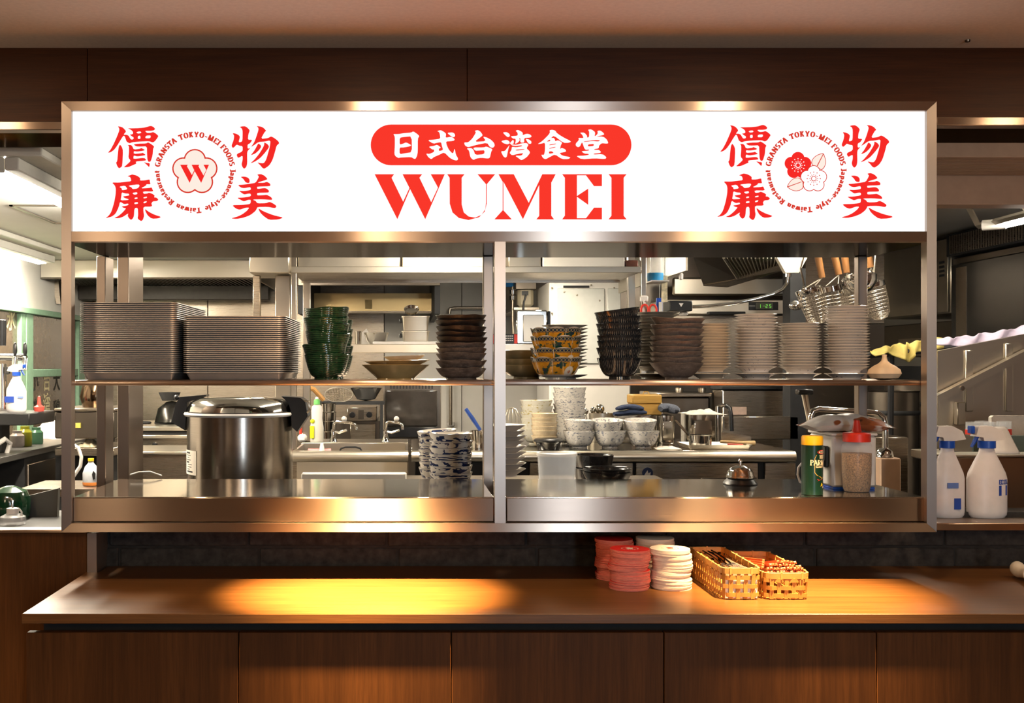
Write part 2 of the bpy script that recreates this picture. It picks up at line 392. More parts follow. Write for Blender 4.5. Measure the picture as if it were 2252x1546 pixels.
# shelf boards, rounded nosing
for a, b in ((158, 1087.5), (1112.5, 2037.5)):
    y0 = 2.864; zt = Z(836.5, y0); zb = Z(848, y0); r = (zt - zb) / 2
    pr = [(y0 + r + r * cos(t), zt - r + r * sin(t)) for t in [pi / 2 + pi * k / 8 for k in range(9)]] + [(3.235, zb), (3.235, zt)]
    MB().prism(pr, X(a, y0), X(b, y0), lambda u, w, d: (d, u, w)).build('shelf_board', M['frame'], hf)
SHZ = Z(836.5, 2.864)
# pass trays (deep front lip, polished top)
PZ = Z(1093, 2.845)
for a, b in ((160, 1086.5), (1113.5, 2036)):
    x0, x1 = X(a, 2.845), X(b, 2.845); zb = Z(1148, 2.845)
    t = MB(); t.mi = 0
    t.box(x0, 2.845, zb, x1, 2.868, PZ - .0015, .0025)
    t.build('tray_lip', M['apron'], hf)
    MB().box(x0 + .001, 2.8465, PZ - .03, x1 - .001, 3.30, PZ, .0015).build('pass_tray', M['mirror'], hf)
MB().box(X(142, YF), D1 + .002, Z(1166, YF), X(2056, YF), 3.06, Z(1152, YF)).build('undertray', M['steel_dark'], hf)
# housing of the sign behind its face
MB().box(X(140, YF), 2.862, Z(508, YF), X(2055, YF), 2.979, Z(226, YF)).build('sign_housing', M['steel_dark'], hf)

# ================================================================== ILLUMINATED SIGN
YS = 2.840
sg = thing('illuminated_sign', 'long white backlit sign with red lettering and emblems above the hatch', 'sign', (X(1097, YS), YS, Z(508, YS)))
M['sign_white'] = glow('backlit_white_acrylic', (1.0, .97, .955), 1.15)
M['sign_red'] = glow('backlit_red_film', (.93, .024, .020), 1.0)
M['sign_red2'] = glow('backlit_orange_red_film', (.97, .040, .024), 1.0)
M['sign_line'] = glow('backlit_thin_red_print', (.78, .05, .03), .9)
M['sign_cream'] = glow('backlit_cream_print', (1.0, .86, .76), 1.0)
MB().prism([(157.3, 243.3), (2037.7, 243.3), (2037.7, 508.7), (157.3, 508.7)], YS, YS + .02, lambda u, w, d: (X(u, YF), d, Z(w, YF))).build('face_panel', M['sign_white'], sg, smooth=False)
def pr(d): return lambda u, w: (X(u, YF), YS - d, Z(w, YF))
def glyph(name, mat, sc, ox, oy, loops, dx=0, dy=0, d=.0004, smooth=1):
    m = MB()
    for l in loops:
        out, holes = (l, ()) if not isinstance(l[0], list) else (l[0], l[1:])
        c = lambda q: [(ox + a / sc + dx, oy + b / sc + dy) for a, b in q]
        m.poly(c(out), pr(d), [c(h) for h in holes], smooth)
    return m.build(name, mat, sg, smooth=False)
KA = [[[(445,155),(520,160),(600,190),(660,245),(710,315),(640,395),(640,415),(720,415),(780,440),(850,560),(900,565),(940,545),(935,490),(880,465),(815,405),(880,405),(925,380),(915,320),(860,265),(750,215),(900,215),(1100,210),(1300,190),(1470,135),(1560,175),(1610,235),(1570,280),(1480,295),(1295,295),(1330,340),(1370,360),(1470,355),(1545,330),(1620,370),(1715,455),(1660,540),(1600,620),(1530,660),(1420,615),(1100,630),(900,650),(810,685),(720,630),(690,540),(660,460),(625,445),(560,540),(440,740),(340,880),(230,960),(135,980),(230,870),(330,680),(440,430),(495,280),(490,210)],
  [(1020,345),(1080,318),(1150,315),(1180,345),(1150,370),(1070,380)], [(1075,455),(1145,445),(1155,530),(1110,550),(1065,530)], [(1320,445),(1475,435),(1455,525),(1300,525)]],
 [(515,715),(580,800),(610,910),(590,1380),(545,1430),(490,1460),(440,1410),(390,1280),(430,1240),(455,960),(475,800)],
 [(750,735),(850,730),(900,770),(945,875),(1140,850),(1175,825),(1300,885),(1240,915),(1050,940),(945,925),(945,1010),(1190,990),(1215,970),(1325,1045),(1200,1070),(1050,1090),(945,1060),(935,1120),(940,1165),(1270,1130),(1330,1190),(1310,1220),(1000,1245),(1030,1310),(940,1350),(780,1420),(625,1430),(720,1350),(855,1225),(775,1130),(795,940),(795,770)],
 [(930,715),(1100,690),(1330,685),(1385,650),(1480,700),(1585,785),(1545,840),(1530,1050),(1470,1250),(1400,1260),(1365,1180),(1355,1000),(1350,775),(1150,785),(1020,780)],
 [(1250,1265),(1350,1290),(1445,1300),(1425,1430),(1340,1340)]]
REN = [[[(680,145),(760,115),(820,90),(940,120),(1030,175),(1050,210),(1040,265),(1180,262),(1320,230),(1325,300),(1345,375),(1225,370),(1215,410),(1060,490),(1290,480),(1375,460),(1395,510),(1425,580),(1125,575),(1145,645),(1250,635),(1300,610),(1400,645),(1465,695),(1440,745),(1510,750),(1570,805),(1530,850),(1400,860),(1365,930),(1390,970),(1365,1010),(1140,1010),(1140,1150),(1160,1260),(1130,1380),(1075,1425),(970,1350),(990,1250),(980,1040),(885,1050),(870,1290),(830,1360),(780,1385),(720,1330),(690,1260),(715,1195),(560,1300),(430,1340),(300,1330),(420,1280),(540,1180),(650,1055),(580,1045),(510,1005),(640,985),(715,960),(705,920),(590,940),(475,865),(440,1020),(350,1210),(230,1300),(50,1335),(150,1270),(230,1150),(310,880),(350,650),(355,500),(330,410),(240,320),(450,325),(650,300),(790,285),(785,220),(760,165)],
  [(450,440),(620,410),(690,515),(530,545),(525,490)], [(700,410),(1000,375),(1035,410),(980,490),(835,510),(800,460)], [(525,600),(620,635),(725,640),(740,690),(545,720),(610,765),(700,790),(720,800),(700,820),(490,830),(510,730)], [(820,620),(960,595),(970,650),(880,670)], [(890,755),(970,745),(970,785),(890,795)], [(885,890),(980,880),(985,925),(885,940)], [(1140,745),(1240,720),(1240,760),(1145,775)], [(1145,870),(1240,850),(1215,900),(1145,915)]],
 [(1180,1070),(1300,1160),(1450,1235),(1650,1300),(1560,1345),(1380,1355),(1260,1260),(1200,1150)]]
BUTSU = [[(430,175),(500,155),(600,150),(680,200),(740,270),(740,310),(705,400),(690,570),(800,570),(820,590),(760,680),(680,720),(680,850),(770,825),(680,920),(665,1000),(670,1300),(640,1420),(570,1475),(520,1420),(490,1330),(525,1200),(525,1060),(380,1145),(330,1020),(525,930),(525,770),(430,760),(340,720),(280,790),(220,830),(175,760),(240,600),(265,450),(210,365),(300,375),(400,420),(445,480),(400,650),(480,640),(520,600),(525,300),(500,220)],
 [(950,145),(1090,160),(1180,205),(1260,295),(1210,330),(1090,545),(1310,520),(1405,465),(1500,510),(1640,620),(1660,690),(1580,750),(1530,950),(1450,1210),(1350,1370),(1200,1475),(1130,1440),(1080,1370),(975,1270),(1080,1295),(1180,1300),(1250,1200),(1310,1000),(1370,780),(1390,590),(1200,630),(1020,640),(860,755),(780,800),(880,660),(960,450),(1020,250),(1005,190)],
 [(1010,680),(1090,740),(1100,800),(1030,900),(920,1000),(770,1060),(880,920),(960,780)],
 [(1195,650),(1290,700),(1345,770),(1330,830),(1200,1000),(1060,1150),(900,1255),(755,1310),(880,1200),(1030,1020),(1160,810),(1195,720)]]
BI = [[(420,158),(540,152),(630,180),(680,235),(680,325),(630,340),(560,315),(510,230)],
 [(890,95),(1000,80),(1100,125),(1180,205),(1180,240),(880,330),(1090,330),(1170,300),(1260,350),(1275,400),(1245,430),(900,440),(890,465),(905,505),(1090,480),(1160,490),(1225,545),(1230,595),(1200,610),(910,615),(890,650),(905,690),(1080,680),(1170,670),(1290,735),(1325,790),(1310,820),(1050,800),(760,805),(860,850),(900,915),(1150,910),(1245,870),(1340,910),(1445,985),(1430,1035),(1380,1050),(1200,1015),(900,1020),(880,1080),(830,1150),(700,1250),(520,1320),(320,1360),(140,1345),(350,1285),(480,1220),(610,1120),(670,1035),(560,1040),(400,1100),(290,1065),(175,965),(450,960),(640,940),(705,920),(715,815),(640,815),(520,860),(450,830),(315,755),(500,750),(690,720),(720,690),(705,640),(640,640),(530,665),(470,630),(370,555),(520,565),(690,540),(715,515),(710,470),(680,455),(530,485),(440,470),(365,415),(365,390),(480,385),(700,355),(850,330),(920,210),(945,150)],
 [(920,1050),(1080,1145),(1350,1250),(1650,1320),(1500,1375),(1230,1385),(1080,1280),(980,1180)]]
for g, sc, ox, oy, dx in ((KA, 14.057, 225, 265, 1351), (REN, 12.886, 225, 375, 1349.5), (BUTSU, 14.057, 495, 265, 1346.3), (BI, 12.886, 495, 375, 1346.3)):
    glyph('character', M['sign_red'], sc, ox, oy, g); glyph('character', M['sign_red'], sc, ox, oy, g, dx, -2.2)
# central logo
x0, x1, y0, y1 = 815.1, 1390.3, 272, 362; r = (y1 - y0) / 2
pill = [(x1 - r + r * cos(t), (y0 + y1) / 2 + r * sin(t)) for t in [-pi / 2 + pi * k / 24 for k in range(25)]] + [(x0 + r + r * cos(t), (y0 + y1) / 2 + r * sin(t)) for t in [pi / 2 + pi * k / 24 for k in range(25)]]
glyph('badge', M['sign_red2'], 1, 0, 0, [pill], smooth=0)
HI = [[[(130,165),(240,165),(350,145),(490,135),(530,110),(600,155),(655,205),(620,250),(620,520),(605,600),(575,655),(545,655),(490,620),(270,630),(240,640),(190,615),(155,570),(165,400),(165,210)], [(260,235),(360,220),(500,208),(505,525),(370,545),(258,565),(258,430),(340,430),(460,408),(495,385),(390,328),(330,355),(260,375)]]]
SHIKI = [[(1005,105),(1075,85),(1140,120),(1185,160),(1170,240),(1290,215),(1355,265),(1340,295),(1280,305),(1180,310),(1195,385),(1240,480),(1320,560),(1355,440),(1375,570),(1425,655),(1400,690),(1340,680),(1260,640),(1145,525),(1050,575),(940,620),(890,665),(830,625),(785,550),(850,560),(945,520),(945,470),(910,470),(835,415),(940,400),(1005,375),(1085,435),(1035,455),(1045,505),(1125,480),(1100,400),(1085,325),(1010,335),(930,355),(815,285),(950,275),(1070,255),(1060,170),(1045,125)], [(1200,140),(1310,130),(1350,155),(1365,195),(1340,230),(1290,212)]]
DAI = [[(1750,100),(1810,85),(1860,110),(1910,180),(1895,205),(1740,320),(1980,305),(1915,215),(1990,230),(2080,280),(2140,345),(2150,400),(2110,440),(2050,420),(2000,335),(1800,375),(1690,405),(1620,425),(1560,395),(1540,330),(1620,330),(1700,260),(1780,130)], [(1590,450),(1680,440),(1730,480),(1760,580),(1940,565),(1950,485),(1850,490),(1760,495),(1715,430),(1930,430),(1985,410),(2110,465),(2080,510),(2055,630),(2020,650),(1880,635),(1780,650),(1725,680),(1665,625),(1640,490)]]
WAN = [[(140,125),(220,120),(270,155),(280,195),(245,220),(205,195)], [(110,290),(220,265),(270,300),(275,335),(230,355),(150,330)], [(275,360),(245,450),(220,590),(190,610),(150,580),(105,485),(180,485),(230,420)],
 [(385,95),(430,78),(490,105),(525,135),(520,180),(600,150),(665,165),(695,200),(670,225),(550,230),(552,320),(478,320),(478,235),(455,235),(468,280),(425,325),(375,345),(392,290),(385,245),(340,245),(285,200),(430,190),(425,130)], [(340,262),(355,300),(345,345),(290,350),(278,330)], [(580,245),(650,265),(690,300),(685,340),(640,345),(600,290)],
 [[(290,352),(400,365),(500,335),(600,328),(635,365),(605,410),(600,435),(645,475),(665,515),(600,600),(500,660),(460,630),(375,570),(500,570),(540,520),(430,535),(320,565),(270,520),(310,460),(315,400),(400,412),(515,390),(505,370),(400,385),(320,375)], [(380,455),(555,442),(560,455),(400,475)]]]
SHOKU = [[[(1035,85),(1090,75),(1150,95),(1170,135),(1280,210),(1455,300),(1400,325),(1300,325),(1120,185),(1060,235),(1120,230),(1140,270),(1140,295),(1200,275),(1280,320),(1250,370),(1235,450),(1265,420),(1340,450),(1355,495),(1220,520),(1280,570),(1440,600),(1400,635),(1270,635),(1140,545),(1050,590),(960,640),(910,615),(875,550),(930,560),(950,470),(950,320),(880,340),(805,350),(900,290),(1010,180),(1045,130)], [(1030,360),(1160,335),(1160,350),(1035,375)], [(1030,425),(1150,400),(1150,415),(1030,440)], [(1025,490),(1080,485),(1120,520),(1025,535)], [(975,303),(1040,258),(1055,293)]]]
DOU = [[[(1770,75),(1830,65),(1910,120),(1895,210),(1960,150),(1950,95),(2010,90),(2080,150),(2070,175),(1920,205),(2060,205),(2130,260),(2160,330),(2130,340),(2030,330),(1980,380),(1975,430),(1890,445),(1890,460),(1980,460),(2020,500),(2000,520),(1880,530),(1880,550),(2050,540),(2125,600),(2100,635),(1900,620),(1650,640),(1540,575),(1700,570),(1785,555),(1785,535),(1700,530),(1640,485),(1790,475),(1790,450),(1730,460),(1700,430),(1660,310),(1640,340),(1620,390),(1580,410),(1540,385),(1535,340),(1600,270),(1585,230),(1690,235),(1660,170),(1615,130),(1700,130),(1755,190),(1750,225),(1790,220),(1795,110)], [(1770,355),(1885,345),(1880,385),(1770,395)], [(1680,300),(1900,270),(2010,275),(1970,300),(1850,290),(1700,310)]]]
for g, sc, ox in ((HI, 9.008, 850), (SHIKI, 9.008, 850), (DAI, 9.008, 850), (WAN, 8.6615, 1090), (SHOKU, 8.6615, 1090), (DOU, 8.6615, 1090)):
    glyph('character', M['sign_white'], sc, ox, 275, g, d=.0009)
for g in ([(207,1073),(328,1073),(312,1095),(384,1243),(423,1158),(380,1073),(502,1073),(485,1095),(558,1246),(600,1156),(555,1073),(642,1073),(521,1352),(427,1165),(348,1352)],
          [(657,1073),(765,1073),(747,1095),(747,1260),(760,1310),(790,1335),(830,1342),(870,1325),(893,1290),(898,1250),(898,1135),(845,1073),(955,1073),(903,1135),(903,1255),(890,1305),(855,1340),(790,1357),(730,1345),(690,1310),(673,1255),(672,1095)],
          [(975,1073),(1070,1073),(1163,1250),(1247,1073),(1330,1073),(1303,1125),(1303,1330),(1320,1353),(1210,1353),(1228,1330),(1228,1140),(1127,1352),(1006,1120),(1006,1297),(1058,1353),(950,1353),(1001,1297),(1001,1120)],
          [(1370,1073),(1617,1073),(1617,1147),(1568,1147),(1518,1080),(1462,1080),(1462,1208),(1532,1162),(1532,1263),(1462,1213),(1462,1346),(1518,1346),(1568,1280),(1617,1280),(1617,1353),(1370,1353),(1387,1330),(1387,1095)],
          [(1658,1073),(1770,1073),(1752,1095),(1752,1330),(1770,1353),(1658,1353),(1676,1330),(1676,1095)]):
    glyph('letter', M['sign_red2'], 2.811, 750, 0, [g], smooth=0)
# a small high-contrast serif alphabet drawn with a flat pen
def arc(cx, cy, rx, ry, a0, a1, n=12): return [(cx + rx * cos(rad(a0 + (a1 - a0) * k / n)), cy + ry * sin(rad(a0 + (a1 - a0) * k / n))) for k in range(n + 1)]
def serif(x, y, w=.17): return [(x - w, y), (x + w, y)]
FONT = {
 'A': (.75, [[(.05, 0), (.34, 1)], [(.36, 1), (.66, 0)], [(.16, .32), (.5, .32)]]), 'C': (.72, [arc(.38, .5, .3, .5, 50, 310)]), 'B': (.7, [[(.14, 0), (.14, 1)], [(.14, 1)] + arc(.3, .76, .24, .24, 90, -90) + [(.14, .52)], [(.14, .52)] + arc(.32, .26, .27, .26, 90, -90) + [(.14, 0)]]),
 'D': (.78, [[(.14, 0), (.14, 1)], [(.14, 1)] + arc(.3, .5, .36, .5, 90, -90) + [(.14, 0)]]),
 'E': (.66, [[(.14, 0), (.14, 1)], [(.1, 1), (.58, 1), (.58, .85)], [(.14, .52), (.42, .52)], [(.1, 0), (.58, 0), (.58, .15)]]),
 'F': (.62, [[(.14, 0), (.14, 1)], [(.1, 1), (.56, 1), (.56, .84)], [(.14, .52), (.42, .52)], serif(.14, 0)]),
 'G': (.78, [arc(.4, .5, .32, .5, 55, 320), [(.62, .4), (.62, .06)], serif(.6, .42, .13)]),
 'I': (.36, [[(.18, 0), (.18, 1)], serif(.18, 1), serif(.18, 0)]), 'J': (.42, [[(.3, 1), (.3, .12)] + arc(.18, .12, .12, .14, 0, -150, 6), serif(.28, 1)]),
 'K': (.74, [[(.14, 0), (.14, 1)], [(.2, .45), (.56, 1)], [(.28, .55), (.58, 0)], serif(.14, 1), serif(.14, 0)]),
 'L': (.6, [[(.14, 0), (.14, 1)], [(.1, 0), (.54, 0), (.54, .18)], serif(.14, 1)]),
 'M': (.95, [[(.14, 0), (.14, 1)], [(.14, 1), (.46, 0)], [(.46, 0), (.78, 1)], [(.8, 1), (.8, 0)], serif(.14, 0, .12), serif(.8, 0)]),
 'N': (.8, [[(.14, 0), (.14, 1)], [(.14, 1), (.64, 0)], [(.66, 0), (.66, 1)], serif(.66, 1, .12), serif(.14, 0, .12)]),
 'O': (.8, [arc(.4, .5, .3, .5, 90, 450, 20)]), 'P': (.68, [[(.14, 0), (.14, 1)], [(.14, 1)] + arc(.3, .75, .26, .25, 90, -90) + [(.14, .5)], serif(.14, 0)]),
 'R': (.76, [[(.14, 0), (.14, 1)], [(.14, 1)] + arc(.3, .75, .26, .25, 90, -90) + [(.14, .5)], [(.32, .5), (.6, 0)], serif(.14, 0)]),
 'S': (.62, [arc(.31, .75, .2, .25, 40, 250) + arc(.31, .25, .22, .25, 80, -140)]), 'U': (.78, [[(.14, 1), (.14, .3)] + arc(.38, .28, .24, .28, 180, 360) + [(.62, 1)], serif(.14, 1), serif(.62, 1, .12)]), 'T': (.7, [[(.35, 0), (.35, 1)], [(.06, .84), (.06, 1), (.64, 1), (.64, .84)], serif(.35, 0)]),
 'Y': (.74, [[(.08, 1), (.36, .45)], [(.64, 1), (.38, .45)], [(.37, .48), (.37, 0)], serif(.37, 0)]), 'W': (1.0, [[(.08, 1), (.3, 0)], [(.3, 0), (.5, 1)], [(.5, 1), (.72, 0)], [(.72, 0), (.94, 1)]]),
 'a': (.58, [arc(.26, .42, .18, .2, 140, 20, 6) + [(.42, .1), (.5, .03)], arc(.24, .17, .16, .17, 70, 320)]), 'e': (.54, [arc(.27, .31, .2, .31, 0, 310), [(.1, .33), (.46, .33)]]),
 'd': (.6, [arc(.26, .31, .19, .31, 60, 300), [(.46, 0), (.46, 1)]]), 'h': (.6, [[(.13, 0), (.13, 1)], arc(.3, .4, .17, .2, 170, 0, 8) + [(.47, 0)]]),
 'i': (.32, [[(.16, 0), (.16, .6)], [(.14, .82), (.16, .9)], serif(.16, 0, .12)]), 'l': (.32, [[(.16, 0), (.16, 1)], serif(.16, 0, .12)]),
 'n': (.62, [[(.14, 0), (.14, .6)], arc(.32, .38, .17, .22, 170, 0, 8) + [(.49, 0)], serif(.49, 0, .12), serif(.14, 0, .12)]), 'p': (.6, [[(.13, -.3), (.13, .6)], arc(.3, .3, .19, .31, 120, -120), serif(.13, -.3, .12)]),
 'r': (.46, [[(.14, 0), (.14, .6)], arc(.3, .4, .15, .2, 170, 60, 6), serif(.14, 0, .12)]), 's': (.48, [arc(.24, .46, .14, .15, 40, 250, 8) + arc(.24, .16, .16, .16, 80, -140, 8)]),
 't': (.42, [[(.2, .85), (.2, .1), (.34, .02)], [(.05, .58), (.36, .58)]]), 'u': (.62, [[(.14, .6), (.14, .2)] + arc(.3, .18, .16, .18, 180, 330, 8), [(.48, .6), (.48, 0)]]),
 'w': (.82, [[(.08, .6), (.24, 0)], [(.24, 0), (.4, .6)], [(.4, .6), (.56, 0)], [(.56, 0), (.72, .6)]]), 'y': (.6, [[(.1, .6), (.3, 0)], [(.5, .6), (.2, -.3)]]),
 '-': (.5, [[(.08, .33), (.42, .33)], [(.08, .40), (.42, .40)]]), '1': (.4, [[(.2, 0), (.2, 1)], [(.08, .85), (.2, 1)]]), '0': (.62, [arc(.31, .5, .21, .5, 90, 450, 16)]), '%': (.8, [[(.15, 0), (.6, 1)], arc(.2, .78, .1, .2, 0, 360), arc(.58, .22, .1, .2, 0, 360)]),
 '7': (.55, [[(.06, 1), (.5, 1), (.22, 0)]]), ' ': (.35, [])}
def pen(strokes, wide=.17, thin=.045):
    "each stroke segment swept with a flat horizontal nib -> list of convex quads"
    out = []
    for s in strokes:
        for (x0, y0), (x1, y1) in zip(s, s[1:]):
            L = sqrt((x1 - x0) ** 2 + (y1 - y0) ** 2) + 1e-9; nx, ny = -(y1 - y0) / L, (x1 - x0) / L
            h = max(thin, wide * abs(nx)) / 2; ex, ey = (x1 - x0) / L * thin * .5, (y1 - y0) / L * thin * .5
            out.append([(x0 - ex + nx * h, y0 - ey + ny * h), (x1 + ex + nx * h, y1 + ey + ny * h), (x1 + ex - nx * h, y1 + ey - ny * h), (x0 - ex - nx * h, y0 - ey - ny * h)])
    return out
def text_quads(txt, size, wide=.17, thin=.05):
    q = []; x = 0
    for c in txt:
        w, st = FONT[c]
        for p in pen(st, wide, thin): q.append([((x + a) * size, b * size) for a, b in p])
        x += w
    return q, x * size
def ring_text(cx, cy):
    words = (('GRANSTA', -77.5, -33.5), ('TOKYO-MEI', -21.5, 39), ('FOODS', 48, 77), ('Japanese-style', 87, 161.5), ('Taiwan', 174, 206.5), ('Restaurant', 219, 271))
    for w, a0, a1 in words:
        adv = [FONT[c][0] for c in w]; tot = sum(adv) - adv[0] / 2 - adv[-1] / 2; x = -adv[0] / 2
        m = MB()
        for c, ad in zip(w, adv):
            x += ad / 2; A = rad(a0 + (a1 - a0) * x / tot) if x > 0 else rad(a0); x += ad / 2
            for q in pen(FONT[c][1], .31, .12):
                pts = []
                for a, b in q:
                    u, v = (a - ad / 2) * 12.2, 78.5 + b * 11
                    pts.append((cx + u * cos(A) + v * sin(A), cy + u * sin(A) - v * cos(A)))
                m.add([pr(.0004)(*p) for p in pts], [(0, 1, 2, 3)])
        m.build('ring_lettering', M['sign_line'], sg, smooth=False)
ring_text(427, 378); ring_text(1775.1, 376.4)
def blossom(cx, cy, R, r, n=5):
    "outline of five overlapping petals"
    pts = []
    for k in range(n):
        A = -pi / 2 + 2 * pi * k / n
        h = pi / n; d = R * cos(h) - sqrt(max(r * r - (R * sin(h)) ** 2, 0))
        best = R * cos(h) + sqrt(max(r * r - (R * sin(h)) ** 2, 0))
        phi = atan2(best * sin(h), best * cos(h) - R)
        for j in range(13):
            t = -phi + 2 * phi * j / 12
            u, v = R + r * cos(t), r * sin(t)
            pts.append((cx + u * cos(A) - v * sin(A), cy + u * sin(A) + v * cos(A)))
    return pts
cx, cy = 330 + 750 / 7.73, 280 + 752 / 7.73
glyph('emblem_outline', M['sign_line'], 1, 0, 0, [blossom(cx, cy, 26.6, 24.8)], smooth=0)
glyph('emblem_ground', M['sign_cream'], 1, 0, 0, [blossom(cx, cy, 26.6, 21.7)], d=.0008, smooth=0)
glyph('emblem_letter', M['sign_red'], 7.73, 330, 280, [[(500,625),(632,625),(615,650),(700,800),(740,720),(695,625),(828,625),(812,650),(898,808),(945,715),(897,625),(992,625),(858,935),(747,735),(662,935)]], d=.0012, smooth=0)
leaf1 = [(1040,425),(960,440),(890,480),(845,530),(825,590),(850,640),(920,650),(1000,725),(1050,680),(1080,610),(1080,540)]
leaf2 = [(410,1005),(440,940),(490,880),(540,850),(620,840),(690,900),(700,1020),(640,1065),(560,1080),(480,1055)]
def shrink(q, k):
    mx = sum(a for a, b in q) / len(q); my = sum(b for a, b in q) / len(q)
    return [(mx + (a - mx) * k, my + (b - my) * k) for a, b in q]
for lf, vn in ((leaf1, [(1033, 430), (1043, 436), (935, 650), (920, 645)]), (leaf2, [(415, 998), (650, 915), (680, 915), (418, 1012)])):
    glyph('emblem_leaf', M['sign_line'], 7.73, 1680, 280, [lf]); glyph('emblem_leaf_ground', M['sign_cream'], 7.73, 1680, 280, [shrink(lf, .91)], d=.0006)
    glyph('emblem_leaf_vein', M['sign_line'], 7.73, 1680, 280, [vn], d=.0008, smooth=0)
glyph('emblem_flower', M['sign_red'], 7.73, 1680, 280, [blossom(600, 640, 122, 112)], d=.0010, smooth=0)
glyph('emblem_flower', M['sign_line'], 7.73, 1680, 280, [blossom(868, 868, 122, 112)], d=.0012, smooth=0)
glyph('emblem_flower', M['sign_white'], 7.73, 1680, 280, [blossom(868, 868, 122, 99)], d=.0014, smooth=0)
for (fx, fy, ma, mb) in ((600, 635, M['sign_white'], M['sign_red']), (868, 863, M['sign_line'], M['sign_white'])):
    lo = [[(fx + 46 * cos(t), fy + 46 * sin(t)) for t in [2 * pi * k / 20 for k in range(20)]]]
    for k in range(12):
        A = 2 * pi * k / 12; c, s_ = cos(A), sin(A)
        lo.append([(fx + 58 * c - 8 * s_, fy + 58 * s_ + 8 * c), (fx + 86 * c, fy + 86 * s_), (fx + 58 * c + 8 * s_, fy + 58 * s_ - 8 * c)])
        lo.append([(fx + 112 * c + 10 * cos(t), fy + 112 * s_ + 10 * sin(t)) for t in [2 * pi * j / 8 for j in range(8)]])
    glyph('emblem_stamen', ma, 7.73, 1680, 280, lo, d=.0016, smooth=0)
    glyph('emblem_centre', mb, 7.73, 1680, 280, [[(fx + 34 * cos(t), fy + 34 * sin(t)) for t in [2 * pi * k / 20 for k in range(20)]]], d=.0018, smooth=0)

# ================================================================== WOODEN COUNTER
CT = .878; YC = 2.476
xl = X(47, YC)
ct = thing('walnut_counter', 'long walnut-veneer counter top below the serving hatch', 'counter', (1.2, 2.7, CT - .04))
MB().box(xl, YC, Z(1372, YC), 4.6, YW - .006, CT, .0015).build('worktop', M['wood_top'], ct)
MB().box(X(217, YW), YW - .0055, Z(1372, YC), 4.6, YB - .004, CT - .001).build('worktop_back_strip', M['wood_top'], ct)
cb = thing('panelled_cabinet', 'dark walnut panelled cabinet front under the counter top', 'cabinet', (1.2, 2.5, 0))
MB().box(xl + .03, 2.54, .06, 4.6, YW - .01, Z(1373, YC) - .001).build('carcass', M['blackm'], cb)
zt = Z(1391, 2.49)
for k in range(10):
    a = X(57, 2.49) + .4935 * k
    MB().box(a + .0012, 2.49, .08, a + .4923, 2.512, zt, .0012).build('panel', M['wood_v'], cb)
# ================================================================== TABLEWARE MATERIALS
def radial(nt):
    "angle 0..1 around the object's z axis, and the object coordinate"
    tc = nd(nt, 'ShaderNodeTexCoord'); sp = nd(nt, 'ShaderNodeSeparateXYZ'); nt.links.new(tc.outputs['Object'], sp.inputs[0])
    a = math_(nt, 'ARCTAN2', sp.outputs[1], sp.outputs[0]); a = math_(nt, 'MULTIPLY_ADD', a, 1 / (2 * pi), .5)
    return a, sp.outputs[2], tc.outputs['Object']
def polar_vec(nt, a, z, ka, kz, rnd=True):
    c = nd(nt, 'ShaderNodeCombineXYZ'); nt.links.new(math_(nt, 'MULTIPLY', a, ka), c.inputs[0]); nt.links.new(math_(nt, 'MULTIPLY', z, kz), c.inputs[1])
    if rnd:
        oi = nd(nt, 'ShaderNodeObjectInfo'); nt.links.new(math_(nt, 'MULTIPLY', oi.outputs['Random'], 40), c.inputs[2])
    return c.outputs[0]
def glazed(name, rough=.16, spec=.6):
    m, nt, bs = newmat(name); bs.inputs['Roughness'].default_value = rough; bs.inputs['Specular IOR Level'].default_value = spec; return m, nt, bs
def step(nt, v, lo, hi): return ramp(nt, v, [(lo, (0, 0, 0)), (hi, (1, 1, 1))])
def mat_green():
    m, nt, bs = glazed('green_oribe_glaze', .12); a, z, o = radial(nt)
    n = noise(nt, polar_vec(nt, a, z, 9, 60), 2.0, 4); rings = nd(nt, 'ShaderNodeTexWave', wave_type='BANDS', bands_direction='Z'); rings.inputs['Scale'].default_value = 60; rings.inputs['Distortion'].default_value = 1.5
    nt.links.new(o, rings.inputs[0])
    c = ramp(nt, n, [(.3, (.003, .016, .008)), (.6, (.012, .055, .022)), (.85, (.05, .12, .04))])
    c = mixc(nt, math_(nt, 'MULTIPLY', step(nt, rings.outputs[1], .75, 1), .5), c, (.07, .15, .05))
    nt.links.new(c, bs.inputs['Base Color']); bump(nt, bs, rings.outputs[1], .35, .002); return m
def mat_stripe():
    m, nt, bs = glazed('dark_striped_glaze', .14); a, z, o = radial(nt)
    n = noise(nt, polar_vec(nt, a, z, 16, 14), 3, 3); w = math_(nt, 'ADD', math_(nt, 'MULTIPLY', a, 62), math_(nt, 'MULTIPLY', n, .35))
    f = math_(nt, 'FRACT', w); t = math_(nt, 'ABSOLUTE', math_(nt, 'SUBTRACT', f, .5))
    line = step(nt, t, .36, .43); nn = noise(nt, polar_vec(nt, a, z, 40, 30), 3, 2)
    line = math_(nt, 'MULTIPLY', math_(nt, 'MULTIPLY', line, math_(nt, 'SUBTRACT', 1, step(nt, z, .053, .0545))), step(nt, nn, .33, .6))
    c = mixc(nt, line, ramp(nt, nn, [(.3, (.006, .008, .011)), (.8, (.018, .024, .032))]), (.27, .24, .20)); nt.links.new(c, bs.inputs['Base Color']); return m
